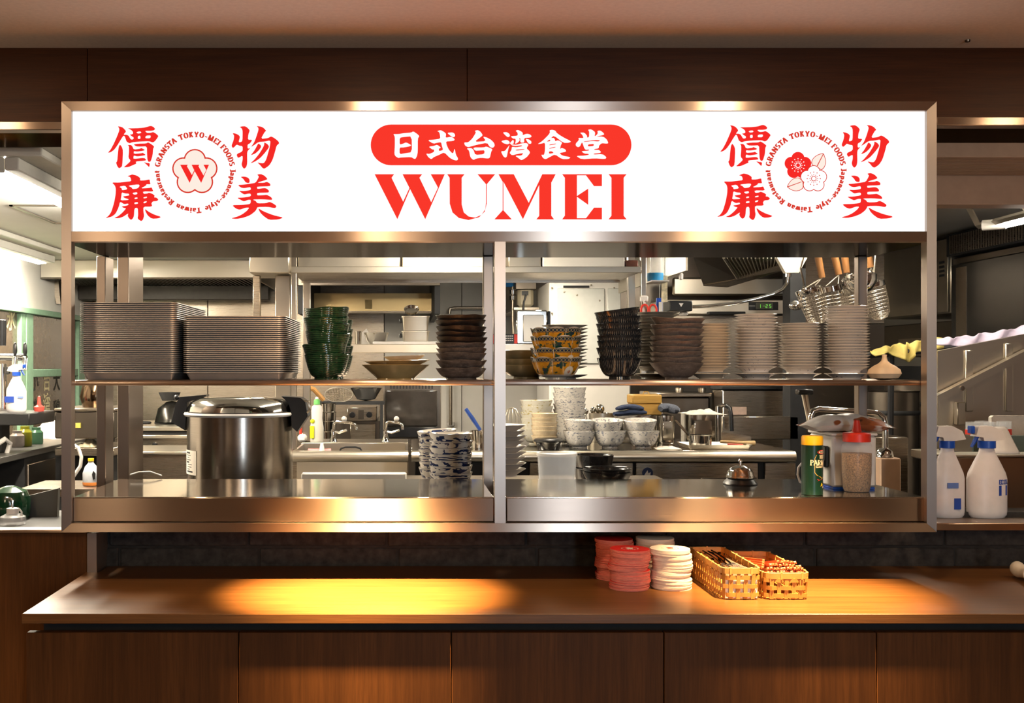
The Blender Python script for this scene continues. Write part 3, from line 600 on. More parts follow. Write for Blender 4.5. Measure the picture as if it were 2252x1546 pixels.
def mat_floral():
    m, nt, bs = glazed('yellow_camellia_enamel', .14); a, z, o = radial(nt)
    v = polar_vec(nt, a, z, 12, 30); n = noise(nt, v, 2.2, 2)
    c = ramp(nt, n, [(.35, (.50, .21, .010)), (.65, (.66, .31, .018))])
    # dark green leaves
    lf = noise(nt, v, 1.9, 3, .5); c = mixc(nt, step(nt, lf, .56, .60), c, (.012, .055, .035)); c = mixc(nt, step(nt, lf, .66, .70), c, (.010, .022, .07))
    # white flowers with a red heart
    vo = nd(nt, 'ShaderNodeTexVoronoi', feature='F1', distance='EUCLIDEAN'); vo.inputs['Scale'].default_value = .62; vo.inputs['Randomness'].default_value = .75; nt.links.new(v, vo.inputs[0])
    c = mixc(nt, math_(nt, 'SUBTRACT', 1, step(nt, vo.outputs[0], .27, .30)), c, (.74, .68, .58)); c = mixc(nt, math_(nt, 'SUBTRACT', 1, step(nt, vo.outputs[0], .07, .10)), c, (.45, .13, .05))
    # blue band with ring pattern under the rim
    band = step(nt, z, .047, .0475); u = math_(nt, 'FRACT', math_(nt, 'MULTIPLY', a, 42)); du = math_(nt, 'SUBTRACT', u, .5)
    dz = math_(nt, 'MULTIPLY', math_(nt, 'SUBTRACT', z, .0545), 105); d = math_(nt, 'SQRT', math_(nt, 'ADD', math_(nt, 'MULTIPLY', du, du), math_(nt, 'MULTIPLY', dz, dz)))
    ring = math_(nt, 'MULTIPLY', step(nt, d, .33, .37), math_(nt, 'SUBTRACT', 1, step(nt, d, .47, .51)))
    bc = mixc(nt, ring, (.010, .022, .062), (.30, .27, .11)); c = mixc(nt, band, c, bc)
    # thin white divisions at the lobes, white foot
    f8 = math_(nt, 'ABSOLUTE', math_(nt, 'SUBTRACT', math_(nt, 'FRACT', math_(nt, 'MULTIPLY', a, 8)), .5)); c = mixc(nt, step(nt, f8, .485, .49), c, (.62, .56, .48))
    c = mixc(nt, math_(nt, 'SUBTRACT', 1, step(nt, z, .012, .013)), c, (.55, .52, .48)); c = mixc(nt, step(nt, z, .0605, .061), c, (.6, .55, .47))
    nt.links.new(c, bs.inputs['Base Color']); return m
def mat_bluewhite():
    m, nt, bs = glazed('blue_and_white_porcelain', .16); a, z, o = radial(nt)
    v = polar_vec(nt, a, z, 16, 85); n = noise(nt, v, 1.0, 1); w = nd(nt, 'ShaderNodeTexWave', wave_type='RINGS'); w.inputs['Scale'].default_value = .55; w.inputs['Distortion'].default_value = 7; w.inputs['Detail'].default_value = 2; nt.links.new(v, w.inputs[0])
    motif = math_(nt, 'MULTIPLY', step(nt, w.outputs[1], .45, .5), step(nt, n, .40, .43))
    motif = math_(nt, 'MULTIPLY', motif, math_(nt, 'MULTIPLY', step(nt, z, .030, .032), math_(nt, 'SUBTRACT', 1, step(nt, z, .060, .061))))
    rim = step(nt, z, .0635, .0645); c = mixc(nt, math_(nt, 'MAXIMUM', motif, rim), (.74, .68, .60), (.006, .016, .075)); nt.links.new(c, bs.inputs['Base Color']); return m
def mat_scribble(name, base, ink, k=26, kz=90, lo=.52, rough=.2):
    m, nt, bs = glazed(name, rough); a, z, o = radial(nt); v = polar_vec(nt, a, z, k, kz)
    w = nd(nt, 'ShaderNodeTexWave', wave_type='RINGS'); w.inputs['Scale'].default_value = .8; w.inputs['Distortion'].default_value = 9; w.inputs['Detail'].default_value = 2; nt.links.new(v, w.inputs[0])
    n = noise(nt, v, 1.3, 2); q = math_(nt, 'MULTIPLY', step(nt, w.outputs[1], .55, .75), step(nt, n, lo - .06, lo + .06))
    nt.links.new(mixc(nt, math_(nt, 'MULTIPLY', q, .8), base, ink), bs.inputs['Base Color']); return m
def mat_rustic(name, c0, c1, c2, rough=.3):
    m, nt, bs = glazed(name, rough, .35); a, z, o = radial(nt); v = polar_vec(nt, a, z, 7, 50); n = noise(nt, v, 2.2, 6, .65); n2 = noise(nt, o, 260, 2)
    c = ramp(nt, n, [(.25, c0), (.55, c1), (.8, c2)]); c = mixc(nt, math_(nt, 'MULTIPLY', step(nt, n2, .6, .75), .4), c, tuple(q * 1.7 for q in c2)); nt.links.new(c, bs.inputs['Base Color']); bump(nt, bs, n, .35, .002); return m
def mat_plate(name, base, ink, lo=.60):
    m, nt, bs = glazed(name, .14); a, z, o = radial(nt); v = polar_vec(nt, a, z, 22, 60); n = noise(nt, v, 1.5, 3, .6)
    q = step(nt, n, lo, lo + .03); q = math_(nt, 'MULTIPLY', q, math_(nt, 'MULTIPLY', step(nt, z, .005, .0055), math_(nt, 'SUBTRACT', 1, step(nt, z, .0105, .012)))); n2 = noise(nt, o, 12, 2)
    nt.links.new(mixc(nt, q, ramp(nt, n2, [(.3, tuple(x * .92 for x in base)), (.7, base)]), ink), bs.inputs['Base Color']); return m
M['c_green'] = mat_green(); M['c_stripe'] = mat_stripe(); M['c_floral'] = mat_floral(); M['c_blue'] = mat_bluewhite()
M['c_print'] = mat_scribble('grey_blue_printed_porcelain', (.70, .66, .60), (.12, .14, .20)); M['c_yprint'] = mat_scribble('yellow_printed_porcelain', (.72, .69, .58), (.45, .33, .04), 18, 70, .58)
M['c_rim'] = mat_rustic('cream_glaze_brown_rim', (.55, .42, .26), (.68, .55, .36), (.70, .60, .42), .3)
M['c_brown'] = mat_rustic('mottled_brown_glaze', (.045, .034, .029), (.13, .10, .086), (.25, .20, .17), .42); M['c_dark'] = mat_rustic('dark_umber_glaze', (.008, .005, .004), (.022, .014, .011), (.06, .042, .034), .42)
M['c_taupe'] = mat_rustic('taupe_speckled_glaze', (.085, .067, .058), (.175, .142, .124), (.26, .215, .19), .42); M['c_tan'] = plain('tan_olive_glaze', (.52, .37, .16), .16, var=.18, scale=12)
M['c_olive'] = plain('olive_grey_glaze', (.22, .17, .085), .18, var=.2, scale=9); M['c_cream'] = plain('cream_porcelain', (.86, .73, .57), .16, var=.06, scale=14)
M['c_grey'] = plain('grey_green_plate_glaze', (.50, .46, .40), .2, var=.12, scale=14); M['c_mark'] = mat_plate('white_plate_blue_marks', (.88, .82, .77), (.02, .04, .12), .60); M['c_mark2'] = mat_plate('white_plate_few_marks', (.84, .77, .70), (.03, .05, .12), .66)
M['c_saucer'] = plain('warm_grey_saucer_glaze', (.68, .61, .54), .3, var=.06, scale=20); M['c_black'] = plain('black_glazed_stoneware', (.012, .011, .011), .18, var=.3, scale=40)

# ================================================================== TABLEWARE SHAPES
def bowl_prof(R, H, rf, hf, t, p=.62, q=1.25, n=9):
    out = [(0, .002), (rf * .8, .002), (rf * .86, 0), (rf, 0), (rf * .98, hf)]
    cur = [(rf * .98 + (R - rf * .98) * (k / n) ** p, hf + (H - hf) * (k / n) ** q) for k in range(1, n + 1)]
    inn = [(max(r - t, .002), z + t * .5) for r, z in cur[::-1]]
    return out + cur + [(R - t * .5, H + t * .25)] + inn[1:] + [(rf * .5, hf + t * .7), (0, hf + t * .6)]
def bowl_mesh(name, mat, R, H, rf, hf=.006, t=.0028, p=.62, q=1.25, n=36, fn=None, ang=40):
    m = MB(); m.lathe(bowl_prof(R, H, rf, hf, t, p, q), n, fn=fn); return m.mesh(name, mat, True, ang)
def wavy(R, H, ar, az, seed, k=(2, 3, 5, 9)):
    rn = random.Random(seed); ph = [(q, rn.uniform(0, 6.28), rn.uniform(.5, 1) / (1 + .25 * q)) for q in k]
    def fn(a, r, z):
        w = sum(s_ * sin(q * a + f) for q, f, s_ in ph); e = max(0, z / H) ** 1.5
        return r * (1 + ar * w * e), z + az * w * e
    return fn
def stack(name, meshes, cpx, Y, rims, H, label, cat, group, base=None, jx=.0015, tilt=1.2, rs=1, zs=None, tilts=None, dz0=0, scl=None):
    "rims: pixel rows of the rims, lowest first; label gets {r} for the rank"
    rn = random.Random(rs); n = len(rims); out = []
    for i, py in enumerate(rims):
        z = Z(py, Y) - H
        if i == 0 and base is not None: z = base
        t = tilts.get(i) if tilts and i in tilts else (0 if i == 0 else rad(rn.uniform(-tilt, tilt)))
        t2 = 0 if i == 0 else rad(rn.uniform(-tilt * .5, tilt * .5))
        o = place(name, meshes[i % len(meshes)] if not callable(meshes) else meshes(i), (X(cpx, Y) + (rn.uniform(-jx, jx) if i else 0), Y + (rn.uniform(-jx, jx) if i else 0), z), (t2, t, rn.uniform(0, 6.28)))
        if tilts and i in tilts: o.rotation_euler = (rad(2), tilts[i], 0)
        tag(o, label.format(r=rank(i, n)), cat, group); out.append(o)
    return out
def run(a, b, n): return [a + (b - a) * i / (n - 1) for i in range(n)]
B0 = SHZ + .0005
# ---- steel trays, each one nested in the next
def rrect(w, d, r, inset, z, k=4):
    p = []; w2, d2 = w / 2 - inset, d / 2 - inset; rr = max(r - inset, .002)
    for cx, cy, a0 in ((w2 - rr, d2 - rr, 0), (-w2 + rr, d2 - rr, 90), (-w2 + rr, -d2 + rr, 180), (w2 - rr, -d2 + rr, 270)):
        for j in range(k + 1): a = rad(a0 + 90 * j / k); p.append((cx + rr * cos(a), cy + rr * sin(a), z))
    return p
def loops(m, ls, cap0=True, cap1=True):
    n = len(ls[0]); v = [p for l in ls for p in l]; f = []
    for i in range(len(ls) - 1):
        for k in range(n): f.append((i * n + k, i * n + (k + 1) % n, (i + 1) * n + (k + 1) % n, (i + 1) * n + k))
    if cap0: f.append(tuple(range(n)))
    if cap1: f.append(tuple((len(ls) - 1) * n + k for k in range(n)))
    return m.add(v, f)
def tray_mesh(name, w, d, h, mat, r=.022, fl=.0075, t=.0006, taper=.011):
    L = lambda i, z: rrect(w, d, r, i, z)
    return loops(MB(), [L(fl + taper, 0), L(fl, h - .0024), L(.0006, h - .0024), L(0, h - .0014), L(.0006, h), L(fl + t, h), L(fl + taper + t, t)]).mesh(name, mat, True, 30)
for (xa, xb, ytop, n, who) in ((-.878, -.612, 665, 37, 'taller stack beside the left hatch post'), (-.5995, -.3195, 695, 29, 'shorter stack next to the green bowls')):
    me = tray_mesh('tray_shape', xb - xa, .44, .021, M['tray']); Yc = 2.885 + .22; rn = random.Random(n)
    zt = Z(ytop, 2.885) - .021; dz = (zt - B0) / (n - 1)
    for i in range(n):
        o = place('steel_tray', me, ((xa + xb) / 2 + (rn.uniform(-.0002, .0002) if i else 0), Yc + rn.uniform(-.0003, .0003), B0 + dz * i))
        tag(o, f'{rank(i, n)} brushed steel tray in the {who}', 'tray', 'stacked steel trays')
# ---- bowls and plates on the shelf
def green_fn(a, r, z): return r * (1 + .012 * sin(3 * a + 1) * z / .07), z + .0022 * sin(2 * a) * z / .07 + .0012 * sin(5 * a + 2) * z / .07
g1 = bowl_mesh('green_bowl_shape', M['c_green'], .0635, .070, .036, .006, .002, .55, 1.15, 44, green_fn)
stack('green_bowl', [g1], 719, 3.02, [777, 755, 731, 712, 699, 678], .070, '{r} dark green glazed bowl in the leaning stack beside the steel trays', 'bowl', 'dark green bowls', B0, .0008, 1.6, 3, tilts={1: rad(-5.5), 2: rad(2.5), 4: rad(-2)})
stack('green_bowl', [g1], 729, 3.16, [780, 762, 742, 723, 706], .070, '{r} dark green glazed bowl in the stack partly hidden behind another', 'bowl', 'dark green bowls', B0, .0008, 1, 5)
tan = bowl_mesh('tan_dish_shape', M['c_tan'], .0955, .041, .053, .003, .003, 1.0, 1.0, 48)
tan2 = bowl_mesh('tan_plate_shape', M['c_tan'], .0945, .018, .06, .003, .003, 1.0, 1.0, 48)
tag(place('serving_dish', tan, (X(870, 3.0), 3.0, B0)), 'wide tan glazed conical dish at the bottom of the pair, holding another', 'dish', 'tan dishes')
tag(place('serving_dish', tan2, (X(873, 3.0), 3.0, B0 + .0405 - .006), (0, rad(-1.5), 0)), 'wide tan glazed dish nested in the larger tan dish, under a white oval dish', 'dish', 'tan dishes')
ov = MB(); ov.lathe(bowl_prof(.058, .017, .03, .003, .003, .6, 1.1), 40, sy=.62)
tag(place('oval_dish', ov.mesh('oval_dish_shape', plain('pale_grey_stoneware', (.5, .44, .36), .35)), (X(890, 3.0), 3.0, B0 + .049), (0, rad(-2.5), 0)), 'small pale oval dish resting on top of the tan dishes', 'dish')
br = [bowl_mesh('rustic_bowl_shape', M['c_dark'], .071, .032, .043, .005, .003, .6, 1.1, 48, wavy(.071, .032, .012, .0016, s_)) for s_ in (1, 2, 3)]
br2 = [bowl_mesh('rustic_bowl_shape', M['c_brown'], .071, .032, .043, .005, .003, .6, 1.1, 48, wavy(.071, .032, .012, .0016, s_)) for s_ in (4, 5, 6)]
stack('rustic_bowl', lambda i: (br2 if i < 5 else br)[i % 3], 1014, 2.99, [808, 793, 777, 766.5, 754.5, 742.5, 731, 718.5, 705, 694], .032, '{r} dark brown wavy-rimmed bowl in the stack left of the mullion', 'bowl', 'dark handmade bowls', B0, .002, .8, 8)
olv = bowl_mesh('olive_bowl_shape', M['c_olive'], .078, .040, .038, .006, .003, .6, 1.2, 44)
stack('olive_bowl', [olv], 1157, 3.17, [806, 790, 772], .040, '{r} olive-grey wide bowl in the short stack right of the mullion', 'bowl', 'olive bowls', B0, .002, 1, 9)
def lobes(a, r, z):
    e = max(0, (z - .02) / .043); s_ = abs(sin(4 * a)) ** .7
    return r * (1 + .035 * (s_ - .6) * e), z + .006 * (s_ - 1) * max(e, 0) ** 3 * (1 if z > .03 else 0)
fl = bowl_mesh('floral_bowl_shape', M['c_floral'], .0715, .063, .030, .006, .003, .42, 1.25, 64, lobes)
stack('floral_bowl', [fl], 1223, 3.0, [785, 765, 739, 721], .063, '{r} yellow floral lobed bowl with blue rim band in its stack', 'bowl', 'yellow floral bowls', B0, .001, .6, 11)
def square(a, r, z):
    e = max(0, (z - .002) / .012); k = (abs(cos(a)) ** 5 + abs(sin(a)) ** 5) ** (-1 / 5); return r * (1 + (k - 1) * min(1, e + .3)) * .86, z
sq = bowl_mesh('square_plate_shape', M['c_grey'], .074, .012, .04, .003, .0022, .9, 1.4, 48, square)
for i, o in enumerate(stack('square_plate', [sq], 1241, 3.185, run(813, 716, 14), .012, '{r} thin grey square plate in the stack behind the floral bowls', 'plate', 'square plates', B0, .002, .8, 12)): o.rotation_euler.z = random.uniform(-.04, .04)
st = bowl_mesh('striped_bowl_shape', M['c_stripe'], .0625, .060, .029, .008, .0018, .56, 1.25, 44)
stack('striped_bowl', [st], 1362, 3.0, [785, 764, 750, 738, 724, 710, 696, 681], .060, '{r} dark bowl with fine pale stripes in the tilting stack', 'bowl', 'dark striped bowls', B0, .0008, 1.2, 15, tilts={7: rad(-8), 5: rad(-2.5), 6: rad(-3)})
gp = bowl_mesh('grey_plate_shape', M['c_grey'], .066, .015, .042, .003, .003, 1.15, .72, 40)
stack('side_plate', [gp], 1442, 3.17, run(812, 688, 20), .015, '{r} grey-green plate in the stack behind the striped bowls', 'plate', 'grey-green plates', B0, .0015, .5, 17)
ta = [bowl_mesh('taupe_bowl_shape', M['c_taupe'], .073, .046, .032, .006, .003, .72, 1.1, 48, wavy(.073, .046, .014, .0018, s_)) for s_ in (11, 12, 13)]
stack('taupe_bowl', ta, 1488, 2.97, [799, 787, 775, 763, 751, 740, 725, 714, 700], .046, '{r} taupe speckled bowl with uneven rim in the stack of the right bay', 'bowl', 'taupe bowls', B0, .002, .7, 19, tilts={8: rad(1.5)})
cr = bowl_mesh('cream_plate_shape', M['c_cream'], .057, .016, .036, .003, .0034, 1.05, .75, 40)
stack('side_plate', [cr], 1562, 3.08, run(812, 713, 17), .016, '{r} plain cream plate in the stack between taupe bowls and blue-marked plates', 'plate', 'cream plates', B0, .001, .4, 21)
for cpx, Y_, top, n, key, who, rs in ((1662, 3.03, 692, 20, 'c_mark', 'left of the three blue-marked stacks', 23), (1758, 3.05, 712, 18, 'c_mark2', 'lowest, middle of the three blue-marked stacks', 24), (1862, 3.03, 674, 24, 'c_mark', 'tallest blue-marked stack beside the garlic', 25)):
    R = S(47.5 if cpx > 1800 else 46, Y_)
    pm = bowl_mesh('marked_plate_shape', M[key], R, .0165, R * .62, .003, .0032, 1.15, .72, 40)
    stack('marked_plate', [pm], cpx, Y_, run(813, top, n), .0165, '{r} white plate in the ' + who, 'plate', 'white plates with blue marks', B0, .0016, .5, rs)
# ---- garlic
M['garlic'] = plain('garlic_skin', (.85, .64, .43), .5, var=.10, scale=25, stretch=(1, 1, .2), bmp=.1, sss=.1)
Yg = 2.96; R = S(34, Yg)
def gl(a, r, z): return r * (1 + .07 * abs(cos(3 * a + .5)) - .03) if z < .035 else r, z
gb = MB(); gb.lathe([(0, .002), (R * .35, 0), (R * .8, .004), (R, .017), (R * .93, .028), (R * .66, .038), (R * .36, .045), (R * .2, .052), (R * .14, .061), (R * .15, .069), (0, .070)], 36, fn=gl)
ga = thing('garlic_bulb', 'single whole garlic bulb at the right end of the shelf', 'garlic', (X(1945, Yg), Yg, B0))
gb.build('bulb', M['garlic'], ga, local=True)
MB().lathe([(0, 0), (R * .3, .0008), (R * .3, .0025), (0, .003)], 16, (0, -R * .2, .0005)).build('root_base', plain('garlic_root', (.45, .33, .2), .9), ga, local=True)

# ================================================================== PASS COUNTER AND LEDGE BEHIND
LZ = 1.045       # lower ledge behind the pass
lg = thing('ledge_table', 'stainless steel ledge on the kitchen side of the pass', 'table', (.9, 3.6, LZ))
MB().box(X(893, 3.6), 3.33, LZ - .03, X(1500, 3.6), 3.98, LZ, .003).build('top', M['steel'], lg)
for lx in (X(900, 3.6), X(1490, 3.6)):
    for ly in (3.37, 3.94): MB().box(lx - .015, ly - .015, FZ, lx + .015, ly + .015, LZ - .031).build('leg', M['steel'], lg)
bb = bowl_mesh('blue_white_bowl_shape', M['c_blue'], .0705, .065, .036, .007, .002, .6, 1.2, 48)
stack('blue_white_bowl', [bb], 991, 3.45, [1036, 1022, 1009, 996, 982, 968, 952], .065, '{r} blue and white patterned bowl in the front stack on the ledge', 'bowl', 'blue and white bowls', LZ + .0005, .0012, .5, 31)
bb2 = bowl_mesh('blue_white_bowl_shape', M['c_blue'], .0665, .065, .034, .007, .002, .6, 1.2, 48)
stack('blue_white_bowl', [bb2], 964, 3.605, [1030, 1015, 1002, 988, 974, 960, 946], .065, '{r} blue and white patterned bowl in the rear stack on the ledge', 'bowl', 'blue and white bowls', LZ + .0005, .0012, .5, 32, tilts={6: rad(-4)})
sa = bowl_mesh('saucer_shape', M['c_saucer'], .069, .024, .04, .004, .0034, .95, .85, 44, wavy(.069, .024, .006, .0012, 3))
stack('saucer', [sa], 1110, 3.45, [1041, 1030, 1018, 1005, 993, 981, 968, 957, 946, 934], .024, '{r} warm grey saucer in the stack behind the mullion', 'saucer', 'grey saucers', LZ + .0005, .0018, 1.1, 33)
def clear_plastic(name, col=(.9, .92, .95), alpha=.35, rough=.25):
    m, nt, bs = newmat(name); nt.links.new(ramp(nt, noise(nt, coords(nt), 20, 2), [(.3, col), (.7, tuple(min(1, q * 1.05) for q in col))]), bs.inputs['Base Color'])
    bs.inputs['Roughness'].default_value = rough; bs.inputs['Alpha'].default_value = alpha; return m
M['clear'] = clear_plastic('clear_plastic', alpha=.30); M['clear3'] = clear_plastic('thin_clear_plastic', alpha=.13, rough=.2); M['clear2'] = clear_plastic('cloudy_plastic', (.85, .82, .78), .55, .4)
Yc = 3.5; cc = thing('food_container', 'clear round plastic food container with lid on the ledge', 'container', (X(1225, Yc), Yc, LZ + .0005)); R = S(43, Yc); h = Z(998, Yc) - LZ
MB().lathe([(0, 0), (R * .9, 0), (R, h), (R - .0015, h), (R * .9 - .0015, .0015), (0, .0015)], 40).build('tub', M['clear'], cc, local=True)
MB().lathe([(0, h - .002), (R * .93, h - .002), (R * .95, h + .003), (R * 1.03, h + .003), (R * 1.03, h - .006), (R * 1.01, h - .006)], 40).build('lid', M['clear2'], cc, local=True)
kb = bowl_mesh('black_bowl_shape', M['c_black'], .066, .060, .045, .005, .004, .35, 1.2, 40)
kb2 = bowl_mesh('black_bowl_shape', M['c_black'], .078, .036, .05, .005, .004, .4, 1.2, 40)
tag(place('black_bowl', kb, (X(1306, 3.62), 3.62, Z(1000, 3.62) - .060)), 'taller black glazed bowl partly behind the clear container', 'bowl', 'black bowls')
tag(place('black_bowl', kb, (X(1306, 3.62), 3.62, LZ + .0005)), 'black glazed bowl underneath the taller black bowl on the ledge', 'bowl', 'black bowls')
tag(place('black_bowl', kb2, (X(1335, 3.46), 3.46, Z(1029, 3.46) - .036)), 'low wide black bowl at the edge of the ledge, left of the bell', 'bowl', 'black bowls')
tag(place('black_bowl', kb2, (X(1335, 3.46), 3.46, Z(1029, 3.46) - .036 - .012)), 'low wide black bowl under the front black bowl', 'bowl', 'black bowls')
# ---- service bell
Yb = 3.16; be = thing('service_bell', 'chrome counter bell on a black base in the right bay', 'bell', (X(1628, Yb), Yb, PZ + .0005)); k = S(1, Yb)
MB().lathe([(0, 0), (36 * k, 0), (37 * k, 2 * k), (31 * k, 9 * k), (26 * k, 13 * k), (0, 13 * k)], 40).build('base', M['black'], be, local=True)
MB().lathe([(30 * k, 14 * k), (31 * k, 17 * k), (29 * k, 20 * k), (27 * k, 27 * k), (21 * k, 35 * k), (11 * k, 40 * k), (0, 41 * k), (0, 40 * k), (10 * k, 38.5 * k), (20 * k, 33.5 * k), (26 * k, 26 * k), (28.5 * k, 17 * k)], 40).build('dome', M['chrome'], be, local=True)
MB().lathe([(0, 40 * k), (2.6 * k, 40.5 * k), (2.4 * k, 47 * k), (4 * k, 48 * k), (4 * k, 52 * k), (2.5 * k, 54 * k), (0, 54 * k)], 16).build('button', M['chrome'], be, local=True)
# ---- grated cheese shaker
Yp = 2.90; pc = thing('cheese_shaker', 'green cylindrical grated cheese shaker with yellow lid', 'shaker', (X(1786, Yp), Yp, PZ + .0005)); k = S(1, Yp); R = 22.5 * k
M['can'] = plain('dark_green_label', (.003, .020, .014), .3, var=.1); M['yellow'] = plain('yellow_plastic', (.80, .46, .012), .4, var=.05); M['cream_ink'] = plain('cream_ink', (.75, .66, .50), .5); M['gold_ink'] = plain('gold_ink', (.5, .31, .07), .4); M['red_ink'] = plain('red_ink', (.6, .02, .025), .45)
MB().lathe([(0, 0), (R * .97, 0), (R, .001), (R, 109 * k), (0, 109 * k)], 40).build('body', M['can'], pc, local=True)
MB().lathe([(R * .9, 109.3 * k), (R * 1.01, 109.3 * k), (R * 1.02, 111 * k), (R * 1.0, 126 * k), (R * .93, 129 * k), (0, 129 * k)], 40).build('lid', M['yellow'], pc, local=True)
def on_cyl(R, z0, phi0, lift=.0003):
    "u to the right along the wall, w up; phi0 = angle facing the camera"
    return lambda u, w: ((R + lift) * sin(phi0 + u / R), -(R + lift) * cos(phi0 + u / R), z0 + w)
def label_text(name, txt, size, R, z0, phi0, mat, parent, wide=.2, thin=.07, lift=.0004):
    q, w = text_quads(txt, size, wide, thin); m = MB(); f = on_cyl(R, z0, phi0, lift)
    for p in q:
        m.add([f(a - w / 2, b) for a, b in p], [(0, 1, 2, 3)])
    return m.build(name, mat, parent, smooth=False, local=True)
PH = .72
label_text('lettering', 'PARMESAN', 11 * k, R, 66 * k, .92, M['cream_ink'], pc); label_text('lettering', '100%', 8 * k, R, 80 * k, .8, M['cream_ink'], pc, .2, .1)
label_text('lettering', 'Grated Cheese', 4.6 * k, R, 60.5 * k, PH, M['cream_ink'], pc, .2, .1)
def cyl_poly(name, pts, R, z0, phi0, mat, parent, lift=.0004):
    m = MB(); f = on_cyl(R, z0, phi0, lift)
    cx = sum(a for a, b in pts) / len(pts); cy = sum(b for a, b in pts) / len(pts)
    for i in range(len(pts)):
        a, b = pts[i], pts[(i + 1) % len(pts)]; m.add([f(cx, cy), f(*a), f(*b)], [(0, 1, 2)])
    return m.build(name, mat, parent, smooth=False, local=True)
cyl_poly('brand_oval', [(13 * k * cos(t), 4.5 * k * sin(t)) for t in [2 * pi * j / 24 for j in range(24)]], R, 94.5 * k, PH, M['red_ink'], pc)
cyl_poly('brand_field', [(10 * k * cos(t), 3.2 * k * sin(t)) for t in [2 * pi * j / 24 for j in range(24)]], R, 94.5 * k, PH, M['cream_ink'], pc, .0006)
label_text('lettering', 'KRAFT', 3.8 * k, R, 92.7 * k, PH, M['blackm'], pc, .22, .09, .0008)
cyl_poly('ribbon', [(-14 * k, 0), (14 * k, 3 * k), (14 * k, 8 * k), (-14 * k, 6 * k), (-10 * k, 3 * k)], R, 30 * k, PH, M['red_ink'], pc)
cyl_poly('cheese_picture', [(-5 * k, 0), (3 * k, 3 * k), (-1 * k, 9 * k)], R, 19 * k, PH, M['yellow'], pc); cyl_poly('cheese_picture', [(1 * k, -3 * k), (8 * k, -1 * k), (5 * k, 3 * k)], R, 18 * k, PH, M['cream_ink'], pc)
sh = [(-15, 88), (-19, 80), (-19, 50), (-14, 44), (-5, 40), (0, 36), (5, 40), (14, 44), (19, 50), (19, 80), (15, 88)]
m_ = MB(); f_ = on_cyl(R, 0, PH, .0004)
for (a, b), (c, d) in zip(sh, sh[1:]):
    L = sqrt((c - a) ** 2 + (d - b) ** 2); nx, ny = -(d - b) / L * .5, (c - a) / L * .5
    m_.add([f_((a + nx) * k, (b + ny) * k), f_((c + nx) * k, (d + ny) * k), f_((c - nx) * k, (d - ny) * k), f_((a - nx) * k, (b - ny) * k)], [(0, 1, 2, 3)])
m_.build('shield_outline', M['gold_ink'], pc, smooth=False, local=True)
# ---- sesame squeeze bottle
Yo = 2.97; sb = thing('squeeze_bottle', 'clear squeeze bottle of sesame seeds with orange-red nozzle cap', 'bottle', (X(1884, Yo), Yo, PZ + .0005)); k = S(1, Yo)
M['sesame'] = plain('toasted_sesame', (.34, .19, .075), .8, var=.75, scale=300, bmp=.5)
def oval(m, pts, sy=.8): return m.lathe(pts, 40, sy=sy)
MB().lathe([(0, .001), (26 * k, .001), (28.5 * k, 8 * k), (31 * k, 40 * k), (31.5 * k, 84 * k), (0, 84 * k)], 40, sy=.8).build('sesame_seeds', M['sesame'], sb, local=True)
MB().lathe([(0, 0), (27 * k, 0), (29.5 * k, 8 * k), (32 * k, 40 * k), (33 * k, 88 * k), (32 * k, 102 * k), (27 * k, 110 * k), (26 * k, 112 * k)], 40, sy=.8).build('body', M['clear3'], sb, local=True)
MB().lathe([(26 * k, 109.5 * k), (29 * k, 109.5 * k), (29 * k, 127 * k), (27 * k, 129 * k), (11 * k, 131 * k), (9.5 * k, 135 * k), (6.2 * k, 156 * k), (0, 158 * k)], 40).build('cap', M['red'], sb, local=True)
# ---- white dispenser box, jug, snack bag
wb = thing('dispenser_box', 'white plastic dispenser box behind the seasoning bottles', 'box', (1.26, 3.1, PZ + .0005)); x0, x1 = X(1830, 3.02), X(1928, 3.02); zt_ = Z(959, 3.02)
MB().box(x0, 3.02, PZ + .006, x1, 3.19, zt_, .006).build('body', M['white'], wb)
MB().box(x0 - .004, 3.017, zt_ + .0005, x1 + .002, 3.193, zt_ + .008, .002).build('lid', M['white'], wb)
MB().box(x0 - .012, 3.04, PZ + .06, x0 - .0005, 3.085, PZ + .12, .003).build('clip', M['black'], wb)
MB().box(x0 + .004, 3.023, PZ + .0005, x1 - .004, 3.185, PZ + .0055).build('foot', M['blue'], wb)
jg = thing('plastic_jug', 'white plastic jug handle showing beside the green shaker', 'jug', (X(1795, 3.12), 3.08, PZ + .0005)); k = S(1, 3.05); xc, yc = X(1790, 3.05), 3.05
MB().lathe([(0, 0), (18 * k, 0), (20 * k, 62 * k), (18.6 * k, 62 * k), (17 * k, .002), (0, .002)], 28, (xc, yc, PZ + .0005)).build('body', M['white'], jg)
MB().tube([(xc - 17 * k, yc, PZ + 54 * k), (xc - 26 * k, yc, PZ + 56 * k), (xc - 34 * k, yc, PZ + 46 * k), (xc - 36 * k, yc, PZ + 30 * k), (xc - 31 * k, yc, PZ + 14 * k), (xc - 18 * k, yc, PZ + 7 * k)], 2.4 * k, 8).build('handle', M['white'], jg)
def mat_bag():
    m, nt, bs = newmat('printed_snack_bag'); v = coords(nt, (1, 1, 1)); n = noise(nt, v, 13, 2); n2 = noise(nt, v, 30, 2)
    c = mixc(nt, step(nt, n, .54, .57), (.88, .82, .77), (.34, .10, .035)); c = mixc(nt, math_(nt, 'MULTIPLY', step(nt, n, .64, .67), step(nt, n2, .45, .5)), c, (.05, .02, .015)); c = mixc(nt, step(nt, n, .70, .72), c, (.55, .22, .05)); nt.links.new(c, bs.inputs['Base Color'])
    bs.inputs['Roughness'].default_value = .25; bump(nt, bs, noise(nt, v, 22, 3), .35, .004); return m
xa, xb = X(1768, 3.1), X(1955, 3.1); zc = zt_ + .024
